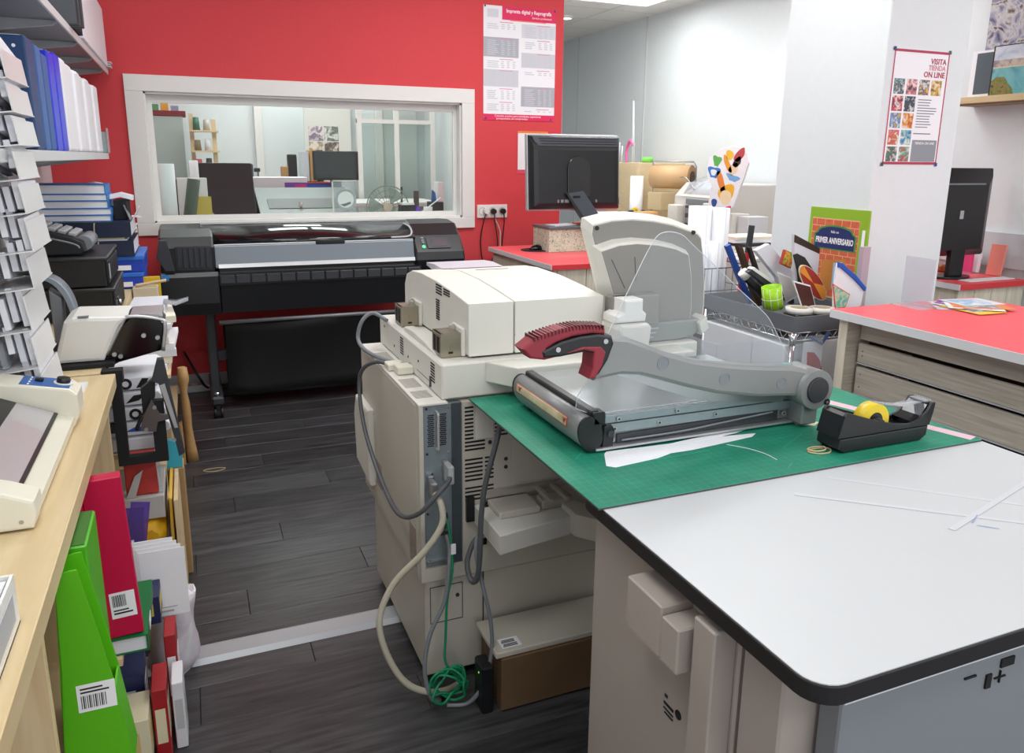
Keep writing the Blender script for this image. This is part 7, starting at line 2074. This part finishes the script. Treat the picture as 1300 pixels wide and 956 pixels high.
# ================================================================ WORK BENCH WITH MACHINES AT THE LONG WALL
bn = thing('side_bench', 'long pale work bench with machines along the white wall', 'bench', (4.5, 6.6, 0))
BZ = 0.80
B().box(4.05, XR-0.002, 5.0, 8.6, BZ-0.04, BZ, bev=0.002).out('bench_top', counter_wood, bn)
for y in (5.05, 6.2, 7.4, 8.5):
    B().box(4.10, XR-0.03, y, y+0.04, 0, BZ-0.041).out('bench_leg_panel', pale_wood, bn)
B().box(4.07, 4.09, 5.05, 8.5, 0.3, BZ-0.041).out('front_panel', mat('bench_white', '#dcdad6', 0.5), bn)
wx = thing('plywood_cabinet', 'plain plywood cabinet with white tube beside it on the side bench', 'cabinet', (4.45, 7.5, BZ))
ply = mat('plywood', '#dcc69f', 0.5, var=0.04, scale=10, stretch=(1, 1, 6))
B().box(4.25, XR-0.05, 6.95, 7.65, BZ+0.001, 1.53, bev=0.004).out('cabinet_body', ply, wx)
B().box(4.24, 4.2495, 6.97, 7.63, BZ+0.03, 1.50, bev=0.001).out('cabinet_front', ply, wx)
tag(B().ring((4.18, 6.86, BZ+0.001), (0, 0, 1), 0.065, 0.045, 0.60, n=24).out('white_tube', paper), 'upright white paper tube by the plywood cabinet', 'tube')
kr_ = thing('kraft_roll_holder', 'roll of brown kraft paper in a grey metal holder on the side bench', 'paper roll', (4.45, 6.6, BZ))
B().cyl((4.30, 6.75, 1.40), (4.52, 6.42, 1.40), 0.115, n=32).out('kraft_roll', mat('kraft_tan', '#d2ac7f', 0.55), kr_)
d_ = (Vector((4.52, 6.42, 1.40))-Vector((4.30, 6.75, 1.40))).normalized()
e1 = Vector((4.52, 6.42, 1.40))
B().cyl(e1, e1+d_*0.004, 0.113, n=32).out('roll_end', mat('kraft_end', '#a9825a', 0.6), kr_)
B().cyl(e1+d_*0.003, e1+d_*0.012, 0.055, n=24).out('roll_core', mat('kraft_core', '#4d3a2a', 0.7), kr_)
B().tube([(4.27, 6.72, BZ+0.02), (4.27, 6.72, 1.545), (4.50, 6.37, 1.545), (4.555, 6.40, 1.50), (4.555, 6.40, BZ+0.02)], 0.009, n=8, sub=1).out('holder_frame', steel, kr_)
B().box(4.22, 4.60, 6.35, 6.78, BZ+0.001, BZ+0.02).out('holder_foot', steel, kr_)
B().box(4.24, 4.52, 6.50, 6.74, 1.08, 1.25, bev=0.004).out('holder_case', mat('tan_case', '#c9b48d', 0.5), kr_)
sm = thing('desk_printer', 'pale grey desktop printing machine with an open front on the side bench', 'printer', (4.45, 5.75, BZ))
B().prism([(4.20, BZ+0.001), (4.80, BZ+0.001), (4.80, 1.36), (4.32, 1.36), (4.20, 1.24)], 'y', 5.42, 6.22, bev=0.012).out('machine_body', mat('machine_pale', '#cfcac6', 0.5), sm)
B().box(4.185, 4.23, 5.66, 6.02, BZ+0.10, 1.16, bev=0.004).out('dark_bay', mat('bay_dark', '#4b4746', 0.6), sm)
for k in range(4):
    B().box(4.175, 4.19, 5.68, 6.0, BZ+0.12+0.085*k, BZ+0.165+0.085*k, bev=0.002).out('bay_shelf', mid_grey, sm)
B().box(4.10, 4.19, 5.46, 5.64, BZ+0.12, 1.20, bev=0.006).out('open_door', beige_l, sm)
B().box(4.12, 4.20, 6.05, 6.20, BZ+0.10, 1.16, bev=0.006).out('side_cover', beige_l, sm)
B().sheet([[(4.20, 5.62, 1.23), (4.20, 6.10, 1.23)], [(4.30, 5.60, 1.34), (4.30, 6.12, 1.36)], [(4.42, 5.66, 1.375), (4.42, 6.06, 1.42)]], 0.006).out('clear_cover', clear_film, sm)
B().box(4.33, 4.36, 5.60, 5.84, 1.375, 1.39).cyl((4.345, 5.80, 1.39), (4.345, 5.80, 1.52), 0.012, n=10).out('black_lever', black_pl, sm)
B().tube([(4.25, 5.98, 1.30), (4.25, 6.12, 1.40), (4.25, 6.22, 1.40)], 0.005, n=6).out('cover_rod', steel, sm)
ot = thing('tape_dispenser', 'small black tape dispenser with yellow tape on the side bench', 'tape dispenser', (4.13, 6.42, BZ))
bench2 = thing('machine_stand', 'white stand with a wooden front under small tools, before the bench', 'stand', (4.0, 6.5, 0))
B().box(3.72, 4.04, 6.1, 7.0, 0, 1.02, bev=0.003).out('stand_body', mat('stand_wood', '#e0c7a6', 0.5), bench2)
B().box(3.70, 4.045, 6.08, 7.02, 1.0205, 1.045, bev=0.003).out('stand_top', white_lac, bench2)
ot.location = (3.88, 6.36, 1.0455); ORG[ot.name] = Vector(ot.location)
B().prism([(3.81, 1.0455), (3.95, 1.0455), (3.96, 1.10), (3.935, 1.085), (3.90, 1.075), (3.83, 1.10), (3.81, 1.095)], 'y', 6.33, 6.39, bev=0.003).out('dispenser_body', black_pl, ot)
B().ring((3.868, 6.345, 1.095), (0, 1, 0), 0.03, 0.014, 0.03, n=22).out('tape_roll', mat('yellow_tape'), ot)
tag(B().box(3.80, 3.98, 6.14, 6.28, 1.0455, 1.095, bev=0.004).out('orange_tray', mat('orange_wood', '#d09a5e', 0.5)), 'orange-brown little tray beside the small black dispenser on the stand', 'tray')
pk = thing('pink_figure', 'pink and white ribbon ornament on top of the plywood cabinet', 'ornament', (4.35, 7.3, 1.531))
B().tube([(4.33, 7.33, 1.531), (4.33, 7.34, 1.66), (4.33, 7.27, 1.75), (4.33, 7.22, 1.70)], [0.012, 0.014, 0.02, 0.012], n=10).out('ribbon', mat('ribbon_pink', '#e86aa8', 0.45), pk)
B().tube([(4.33, 7.22, 1.531), (4.33, 7.24, 2.15)], 0.005, n=6, sub=1).tube([(4.33, 7.18, 1.531), (4.33, 7.24, 2.15)], 0.005, n=6, sub=1).out('white_rod', paper, pk)
tag(B().cyl((4.34, 7.05, 1.560), (4.44, 6.99, 1.560), 0.028, n=16).out('green_roll', mat('green_ribbon', '#7fd05e', 0.5)), 'roll of green ribbon on top of the plywood cabinet', 'ribbon')
for k, (y, c, z) in enumerate(((7.60, '#b5303a', 1.80), (7.52, '#dfe0e4', 1.72), (7.46, '#c9ccd2', 1.74), (7.41, '#e7e7ea', 1.70))):
    o = B().cyl((4.31, y, 1.5305), (4.31, y-0.01, z), 0.007, n=8).out('thin_rod', mat('rod_%d' % k, c, 0.4))
    tag(o, ['dark red thin rod standing on the plywood cabinet', 'pale rod next to the dark red one on the plywood cabinet', 'grey rod among the thin rods on the plywood cabinet', 'whitest thin rod on the plywood cabinet'][k], 'rod')
# flat cut-out board with a colourful cartoon print (plain stand-in shapes)
cu_ = thing('cutout_board', 'white-edged cut-out board with bright colour patches, standing on the bench', 'cut-out', (4.1, 5.28, 0.80))
FIG = [(5.39, 1.647), (5.293, 1.662), (5.20, 1.668), (5.103, 1.657), (5.042, 1.614), (5.024, 1.542), (5.06, 1.44), (5.109, 1.337), (5.168, 1.196), (5.231, 1.148), (5.35, 1.135), (5.476, 1.152), (5.50, 1.20), (5.468, 1.357), (5.539, 1.42), (5.545, 1.50), (5.526, 1.583), (5.437, 1.616)]
B().prism(FIG, 'x', 4.055, 4.07, bev=0.001).out('board', paper, cu_)
def blob(cy, cz, ry_, rz_, c, nm, rot=0, wob=0.12, lay=0):
    ry_, rz_ = ry_*1.22, rz_*1.22
    P = []
    for k in range(22):
        t = 2*math.pi*k/22
        a, b_ = ry_*math.cos(t)*(1+wob*math.sin(3*t)), rz_*math.sin(t)*(1+wob*math.cos(2*t))
        P.append((cy+a*math.cos(rot)-b_*math.sin(rot), cz+a*math.sin(rot)+b_*math.cos(rot)))
    x = 4.055-0.0006*(lay+1)
    B().prism(P, 'x', x, x+0.0006).out(nm, mat('blob_'+c[1:], c, 0.5), cu_)
blob(5.135, 1.60, 0.06, 0.035, '#c0484a', 'colour_patch', -0.6)
blob(5.16, 1.545, 0.045, 0.03, '#4b2f2a', 'colour_patch', -0.6)
blob(5.20, 1.49, 0.05, 0.04, '#f0d3b0', 'colour_patch', -0.5)
blob(5.28, 1.53, 0.07, 0.025, '#efa23a', 'colour_patch', 0.9)
blob(5.26, 1.60, 0.04, 0.035, '#f2c53a', 'colour_patch', 0.3)
blob(5.42, 1.55, 0.04, 0.05, '#5fb356', 'colour_patch', 0.2, 0.4)
blob(5.45, 1.46, 0.06, 0.05, '#3f7fd0', 'colour_patch', 0.1, 0.35)
blob(5.455, 1.46, 0.03, 0.025, '#f2f4f8', 'colour_patch', 0.1, 0.2, 1)
blob(5.34, 1.37, 0.03, 0.11, '#e98a3a', 'colour_patch', -0.5)
blob(5.20, 1.42, 0.06, 0.03, '#78aee0', 'colour_patch', 0.2, 0.4)
blob(5.27, 1.30, 0.085, 0.06, '#f2b52e', 'colour_patch', -0.3)
blob(5.275, 1.265, 0.06, 0.05, '#f7dfb8', 'colour_patch', 0, 0.05, 1)
blob(5.42, 1.215, 0.03, 0.03, '#2b4f9c', 'colour_patch')
blob(5.24, 1.175, 0.04, 0.018, '#e0416f', 'colour_patch', -0.3)
B().box(4.075, 4.25, 5.20, 5.34, BZ+0.001, 1.134, bev=0.003).box(4.0705, 4.075, 5.22, 5.32, 1.10, 1.20).out('prop', beige_l, cu_)
tag(B().box(4.12, 4.32, 5.05, 5.18, BZ+0.001, 1.12, bev=0.004).out('white_case', mat('case_pale', '#d6d6d8', 0.5)), 'pale case on the bench next to the cut-out board', 'case')
for k in range(6):
    o = B().box(3.55, 3.95, 4.40+0.01*k, 4.72-0.01*(k % 3), 0.902+0.022*k, 0.922+0.022*k, bev=0.001).xf(rotM((3.75, 4.55, 0.9), 'Z', R(6*((k*5) % 4)-9))).out('paper_block', [paper, mat('cream_paper'), paper2, mat('black_folder', '#26272a', 0.5), paper, mat('cream_paper')][k])
    tag(o, ['lowest white block in the paper pile behind the cart', 'cream block second from the bottom of the pile behind the cart', 'greyish block in the pile behind the cart, below the black folder', 'black folder in the paper pile behind the wire cart', 'white block resting on the black folder behind the cart', 'topmost cream block of the pile behind the cart'][k], 'paper')
st2 = thing('low_cabinet', 'white low cabinet carrying a paper pile, behind the wire cart', 'cabinet', (3.75, 4.55, 0))
B().box(3.45, 4.05, 4.3, 4.8, 0, 0.88, bev=0.004).out('cabinet_body', white_lac, st2)
B().box(3.44, 4.06, 4.29, 4.81, 0.8805, 0.901, bev=0.002).out('cabinet_top', white_lac, st2)
# ================================================================ ROOM BEHIND THE WINDOW
ys = YB+0.14
sill = thing('window_bench', 'pale bench under the window in the back room', 'bench', (0.9, 5.95, 0))
B().box(XL+0.01, 2.59, 5.745, 6.20, 1.06, 1.10, bev=0.003).out('bench_top', white_lac, sill)
for x in (-0.6, 0.3, 1.2, 2.4):
    B().box(x, x+0.04, 5.78, 6.18, 0, 1.059).out('bench_leg', white_lac, sill)
bz = 1.1005
tag(B().ring((-0.14, 5.86, bz), (0, 0, 1), 0.075, 0.05, 0.40, n=30).out('paper_roll', paper), 'fat upright roll of white paper just inside the inner window', 'paper roll')
tag(B().ring((0.0, 5.95, bz), (0.18, 0, 1), 0.042, 0.03, 0.30, n=22).out('olive_tube', mat('olive_tube', '#4b5546', 0.5)), 'dark olive tube leaning inside the window', 'tube')
tag(B().box(0.02, 0.16, 6.08, 6.09, bz, 1.27).out('yellow_card', mat('mustard_card', '#c4ad4a', 0.5)), 'mustard yellow card behind the dark olive tube', 'card')
tag(B().box(-0.06, 0.14, 6.10, 6.18, bz, 1.40, bev=0.004).out('white_carton', mat('white_card', '#dcdbdd', 0.55)), 'white carton standing behind the mustard card', 'box')
# big dark cutting plotter beyond the bench
cpz = thing('cutting_machine', 'large dark machine with pale side frames in the back room', 'machine', (0.8, 6.9, 0))
dm_ = mat('machine_slate', '#131418', 0.3)
B().prism([(6.45, 0.9), (6.45, 1.08), (6.60, 1.30), (6.72, 1.50), (7.0, 1.50), (7.0, 0.9)], 'x', 0.10, 0.50, bev=0.008).out('head_cover', dm_, cpz)
B().prism([(6.38, 0.9), (6.38, 1.10), (6.56, 1.38), (6.68, 1.52), (6.76, 1.52), (6.62, 1.30), (6.48, 1.06), (6.48, 0.9)], 'x', 0.03, 0.098, bev=0.004).out('side_frame', alu, cpz)
B().box(-0.10, 0.03, 6.55, 6.75, 0.9, 1.38, bev=0.006).out('end_tower', black_pl, cpz)
B().tube([(0.03, 6.45, 1.26), (0.20, 6.42, 1.08)], 0.016, n=10, sub=1).out('support_rod', alu, cpz)
B().prism([(6.40, 1.0), (6.40, 1.10), (6.95, 1.30), (6.95, 1.0)], 'x', 0.52, 1.28, bev=0.004).out('bed', mat('bed_grey', '#5d6261', 0.35, metal=0.4), cpz)
B().prism([(6.53, 1.14), (6.53, 1.152), (6.70, 1.22), (6.70, 1.20)], 'x', 0.60, 1.15).out('carriage_slot', black_pl, cpz)
B().box(0.84, 0.86, 6.55, 6.60, 1.14, 1.20).out('clamp', chrome, cpz)
B().box(0.50, 1.32, 6.95, 7.05, 1.0, 1.27, bev=0.004).out('back_rail', black_pl, cpz)
for x in (0.1, 1.2):
    B().box(x, x+0.08, 6.55, 6.95, 0, 0.9).out('machine_leg', dark_grey, cpz)
B().box(-0.06, 1.3, 6.50, 7.0, 0.86, 0.90).out('machine_deck', dark_grey, cpz)
# desk further in with monitor, white carton and shelf of bits
dr = thing('rear_desk', 'white desk in the back room behind the dark machine', 'desk', (1.0, 7.7, 0))
B().box(0.3, 2.3, 7.35, 8.1, 1.10, 1.14, bev=0.003).out('desk_top', white_lac, dr)
for x in (0.34, 1.3, 2.2):
    B().box(x, x+0.05, 7.40, 8.05, 0, 1.099).out('desk_leg', white_lac, dr)
lc = thing('white_carton', 'long white carton with a purple and pink label on the rear desk', 'box', (0.78, 7.4, 1.1405))
B().box(0.50, 1.02, 7.36, 7.60, 1.1405, 1.375, bev=0.003).out('carton_body', paper, lc)
B().box(0.82, 1.02, 7.358, 7.36, 1.16, 1.33).out('purple_label', mat('label_violet', '#8a46b8', 0.5), lc)
B().box(0.91, 1.01, 7.3565, 7.358, 1.17, 1.31).out('pink_label', mat('label_pink', '#e2368c', 0.5), lc)
rm = thing('monitor', 'dark widescreen monitor seen through the inner window', 'monitor', (1.28, 7.5, 1.14))
B().box(1.10, 1.52, 7.50, 7.54, 1.345, 1.61, bev=0.005).out('frame', black_pl, rm)
B().box(1.115, 1.505, 7.497, 7.5, 1.36, 1.598).out('screen', mat('dark_screen', '#2a2629', 0.08), rm)
B().box(1.26, 1.36, 7.53, 7.56, 1.15, 1.40).out('stand_neck', black_pl, rm)
B().box(1.17, 1.45, 7.46, 7.64, 1.1405, 1.152, bev=0.004).out('stand_base', black_pl, rm)
tb_ = mat('blue_tray', '#2748b0', 0.45)
for k in range(3):
    z = 1.1405+0.062*k
    o = thing('paper_tray', ['lowest blue paper tray with a red rim beside the rear monitor', 'middle blue paper tray with a red rim beside the rear monitor', 'upper blue paper tray with a red rim below the card boxes'][k], 'tray', (1.0, 7.66, z))
    B().box(1.03, 1.30, 7.66, 7.95, z, z+0.045, bev=0.003).out('tray_body', tb_, o)
    B().box(1.02, 1.31, 7.655, 7.955, z+0.046, z+0.058, bev=0.002).out('tray_rim', mat('red_rim', '#c8393f', 0.45), o)
cbx = [(1.03, 1.09, '#c9cdd2', 1.60), (1.10, 1.16, '#c79a5c', 1.62), (1.17, 1.22, '#1e1e22', 1.62)]
for k, (x0, x1, c, z) in enumerate(cbx):
    tag(B().box(x0, x1, 7.68, 7.92, 1.328, z, bev=0.002).out('file_box', mat('filebox_%d' % k, c, 0.5)), ['grey file box on the blue trays in the back room', 'tan file box between the grey and the black one', 'black file box next to the rear monitor'][k], 'file box')
# collage on the rear wall, door casings
col = thing('photo_collage', 'four portrait photos pinned to the pale panel in the back room', 'photos', (1.32, 8.3, 1.55))
B().box(1.15, 1.62, 8.32, 8.34, 0.0, 2.35).out('pale_panel', mat('panel_cream', '#dfe2dc', 0.5), col)
for k in range(4):
    x = 1.19+0.155*(k % 2); z = 1.56+0.155*(k//2)
    B().box(x, x+0.145, 8.3185, 8.32, z, z+0.148).out('photo', blotch_mat('portrait_%s' % 'abcd'[k], [['#d9cfa0', '#8a7a5a', '#efe7d8', '#b98a7a'], ['#c9b9a8', '#3f3a3c', '#e5dcd2', '#a9a49a'], ['#cdd2e0', '#7c6a80', '#efe9ea', '#b9848a'], ['#b9c7b6', '#5c6a62', '#e6ebe4', '#8d7a8e']][k], scale=14), col)
for i, (x0, x1) in enumerate(((0.72, 0.80), (1.66, 1.74), (2.02, 2.10))):
    struct(B().box(x0, x1, 8.93, 8.999, 0, 2.4, bev=0.004).out('trim_%d' % (6+i), white_lac))
d2_ = struct(B().box(2.10, 2.50, 8.95, 8.999, 0, 2.3, bev=0.004).out('door_2', mat('door_grey', '#cfd6d3', 0.4)))
B().cyl((2.15, 8.92, 1.05), (2.15, 8.95, 1.05), 0.02, n=14).out('door_handle', steel, d2_)
# shelf of small goods at the left of the back room
rs = thing('rear_shelf_unit', 'pale shelf unit with a dark red top rail, at the end of the back room', 'shelf unit', (-0.25, 8.6, 0))
B().box(-0.70, 0.02, 8.5, 8.8, 0, 1.93, bev=0.004).out('unit_body', mat('unit_greygreen', '#aeb8b4', 0.5), rs)
B().box(-0.72, 0.05, 8.49, 8.82, 1.93, 1.98, bev=0.004).out('red_rail', mat('maroon_rail', '#7d2026', 0.5), rs)
for k, c in enumerate(('#d8c23a', '#7aa3c8', '#c94a44', '#e0d9c8', '#5b8f5a', '#d89a3c', '#8f8fa8')):
    tag(B().box(-0.62+0.09*k, -0.55+0.09*k, 8.55, 8.62, 1.9805, 2.03+0.01*(k % 3), bev=0.003).out('trinket_box', mat('trinket_%d' % k, c, 0.5)), ['yellow', 'light blue', 'red', 'cream', 'green', 'orange', 'grey-violet'][k]+' trinket box on the dark red rail of the rear shelf', 'box')
pls = thing('goods_rack', 'slim rack hung with small coloured goods beside the pale shelf unit', 'rack', (0.14, 8.3, 0))
B().box(0.07, 0.11, 8.3, 8.34, 0, 1.95).box(0.27, 0.31, 8.3, 8.34, 0, 1.90).out('rack_post', ply, pls)
for k in range(5):
    B().box(0.07, 0.33, 8.22, 8.42, 1.02+0.19*k, 1.035+0.19*k).out('rack_shelf', ply, pls)
gcols = ['#3c3f4a', '#c99a4a', '#5a4030', '#d8d6d0', '#c24a52', '#2f2d30', '#88785a', '#dcdde0', '#3f6a55', '#b9b2a6']
for k in range(10):
    x = 0.115+0.09*(k % 2); z = 1.0355+0.19*(k//2)
    tag(B().cyl((x+0.02, 8.28, z), (x+0.02, 8.28, z+0.10+0.01*(k % 3)), 0.033, 0.026, n=12).out('small_pot', mat('pot_%d' % k, gcols[k], 0.5)), ['charcoal pot on the lowest shelf of the slim rack', 'ochre pot on the lowest shelf of the slim rack', 'brown pot on the second shelf of the slim rack', 'off-white pot on the second shelf of the slim rack', 'crimson pot on the middle shelf of the slim rack', 'black pot on the middle shelf of the slim rack', 'olive-brown pot on the fourth shelf of the slim rack', 'pale pot on the fourth shelf of the slim rack', 'dark green pot on the top shelf of the slim rack', 'stone-grey pot on the top shelf of the slim rack'][k], 'pot')
lsh = thing('long_shelf', 'long white counter across the far end of the back room', 'counter', (0.7, 8.7, 0))
B().box(0.36, 1.10, 8.50, 8.85, 0, 1.22, bev=0.004).out('counter_body', white_lac, lsh)
for k, (x, w_, h, c, lab) in enumerate(((0.44, 0.09, 0.20, '#8d6f58', 'brown carton on the white far counter of the back room'), (0.60, 0.05, 0.26, '#3a3c44', 'dark slim box on the far counter of the back room'), (0.93, 0.07, 0.24, '#b98d5e', 'tan carton beside the black case on the far counter'), (1.00, 0.09, 0.36, '#1d1d20', 'tall black case on the far counter of the back room'))):
    tag(B().box(x, x+w_, 8.55, 8.66, 1.2205, 1.2205+h, bev=0.008).out('counter_box', mat('cbox_%d' % k, c, 0.5)), lab, 'box')
o = thing('desk_lamp', 'thin dark stand lamp on the far counter of the back room', 'lamp', (0.70, 8.6, 1.2205))
B().cyl((0.70, 8.6, 1.2205), (0.70, 8.6, 1.235), 0.03, n=14).out('lamp_base', black_pl, o)
B().tube([(0.70, 8.6, 1.235), (0.70, 8.6, 1.40)], 0.006, n=6, sub=1).out('lamp_stem', black_pl, o)
B().box(0.66, 0.72, 8.58, 8.62, 1.40, 1.44, bev=0.006).out('lamp_head', black_pl, o)
# award plate, fan and desk things on the bench under the window
aw = thing('glass_plaque', 'square glass plaque with a round white clock-like disc inside the window', 'plaque', (1.05, 5.86, bz))
B().box(0.99, 1.16, 5.85, 5.858, bz+0.02, 1.385).out('glass_plate', clear_film, aw)
B().box(0.985, 0.995, 5.846, 5.862, bz+0.012, 1.39).box(0.985, 1.165, 5.846, 5.862, 1.382, 1.39).out('white_rim', white_pl, aw)
B().box(0.95, 1.19, 5.81, 5.90, bz, bz+0.014, bev=0.002).out('plaque_foot', clear_film, aw)
B().ring((1.082, 5.845, 1.25), (0, 1, 0), 0.075, 0.060, 0.005, n=30).out('disc_ring', light_grey, aw)
B().cyl((1.082, 5.846, 1.25), (1.082, 5.850, 1.25), 0.060, n=30).out('white_disc', mat('bright_white', '#fbfbfb', 0.5), aw)
B().prism([(1.04, 1.215), (1.07, 1.20), (1.12, 1.22), (1.115, 1.235), (1.075, 1.222)], 'y', 5.8445, 5.8459).out('disc_mark', ink_grey, aw)
fn = thing('fan', 'round wire-cage fan behind the glass plaque', 'fan', (1.42, 6.02, bz))
fc = (1.44, 6.05, 1.18)
b = B()
for r_ in (0.165, 0.125, 0.085, 0.045):
    b.tube([(fc[0]+r_*math.cos(2*math.pi*k/30), fc[1]-0.02, fc[2]+r_*math.sin(2*math.pi*k/30)) for k in range(30)], 0.005 if r_ > 0.16 else 0.0022, n=5, sub=1, closed=True)
for k in range(18):
    a = 2*math.pi*k/18
    b.tube([(fc[0]+0.03*math.cos(a), fc[1]-0.025, fc[2]+0.03*math.sin(a)), (fc[0]+0.165*math.cos(a), fc[1]-0.02, fc[2]+0.165*math.sin(a))], 0.0022, n=4, sub=1)
for v in b.bm.verts:
    v.co.z = max(v.co.z, bz+0.001)
b.out('cage', mat('cage_grey', '#8c918c', 0.4), fn)
bl_ = clear_mat('fan_blade', '#cdd6d2', 0.4, 0.2)
for k in range(3):
    a0 = 2*math.pi*k/3+0.5
    P = []
    for j in range(7):
        a = a0+0.95*j/6
        P.append((fc[0]+0.15*math.cos(a), max(bz+0.002, fc[2]+0.15*math.sin(a))))
    P = [(fc[0]+0.03*math.cos(a0+0.2), fc[2]+0.03*math.sin(a0+0.2))]+P
    B().prism(P, 'y', fc[1]-0.006, fc[1]-0.003).out('blade', bl_, fn)
B().cyl((fc[0], fc[1]-0.03, fc[2]), (fc[0], fc[1]+0.06, fc[2]), 0.035, n=20).out('motor', mat('motor_beige', '#cdb9a6', 0.5), fn)
B().box(fc[0]-0.06, fc[0]+0.06, fc[1]-0.01, fc[1]+0.10, bz, bz+0.02, bev=0.006).out('fan_foot', light_grey, fn)
org = thing('desk_organiser', 'black desk organiser with a purple box and white rod inside the window', 'organiser', (1.58, 5.95, bz))
B().box(1.52, 1.62, 5.90, 6.02, bz, bz+0.10, bev=0.004).box(1.76, 1.86, 5.92, 6.05, bz, bz+0.12, bev=0.004).out('compartment', black_pl, org)
B().box(1.525, 1.62, 5.905, 6.015, bz+0.101, bz+0.115).out('white_lid', white_pl, org)
tag(B().prism([(1.615, bz+0.02), (1.65, bz), (1.69, bz+0.0), (1.655, bz+0.09), (1.63, bz+0.095)], 'y', 5.88, 5.92, bev=0.002).out('purple_box', mat('box_violet', '#6a3fb0', 0.45)), 'purple box leaning by the black desk organiser', 'box')
tag(B().cyl((1.725, 5.90, bz), (1.725, 5.90, bz+0.085), 0.032, 0.036, n=22).out('white_cup', white_pl), 'white cup between the parts of the black desk organiser', 'cup')
tag(B().cyl((1.58, 5.80, bz+0.004), (1.80, 5.80, bz+0.16), 0.005, n=8).out('white_rod', paper), 'thin white rod leaning across the desk organiser', 'rod')
tag(B().box(1.66, 1.70, 6.06, 6.08, bz, bz+0.20, bev=0.002).out('brown_block', mat('dark_brown_block', '#4f3a36', 0.5)), 'dark brown upright block behind the purple box', 'block')
tag(B().cyl((1.57, 6.10, bz), (1.57, 6.10, bz+0.23), 0.009, n=8).out('marker', black_pl), 'black marker standing behind the desk organiser', 'marker')
tag(B().prism([(1.775, bz+0.121), (1.81, bz+0.121), (1.80, bz+0.19), (1.78, bz+0.21)], 'y', 5.94, 5.98, bev=0.002).out('blue_spray', mat('spray_blue', '#2d5a9c', 0.45)), 'blue angular bottle on the black desk organiser', 'bottle')
tag(B().box(1.84, 1.885, 6.0, 6.12, bz, bz+0.27, bev=0.003).out('white_binder', paper), 'white binder upright at the end of the window bench', 'binder')
# partition with glazing further back on the right of the room
gp = thing('glazed_partition', 'pale glazed partition standing across the right part of the back room', 'partition', (1.95, 7.0, 0))
for x in (1.66, 2.05, 2.44):
    B().box(x, x+0.05, 8.2, 8.25, 0, 2.6, bev=0.003).out('mullion', white_lac, gp)
B().box(1.66, 2.49, 8.2005, 8.2495, 2.3, 2.36).box(1.66, 2.49, 8.2005, 8.2495, 1.9, 1.94).out('transom', white_lac, gp)
B().box(1.71, 2.05, 8.22, 8.226, 0.1, 1.9).out('glazing', glass, gp)
B().box(2.10, 2.44, 8.22, 8.226, 0.1, 1.9).out('glazing', glass, gp)
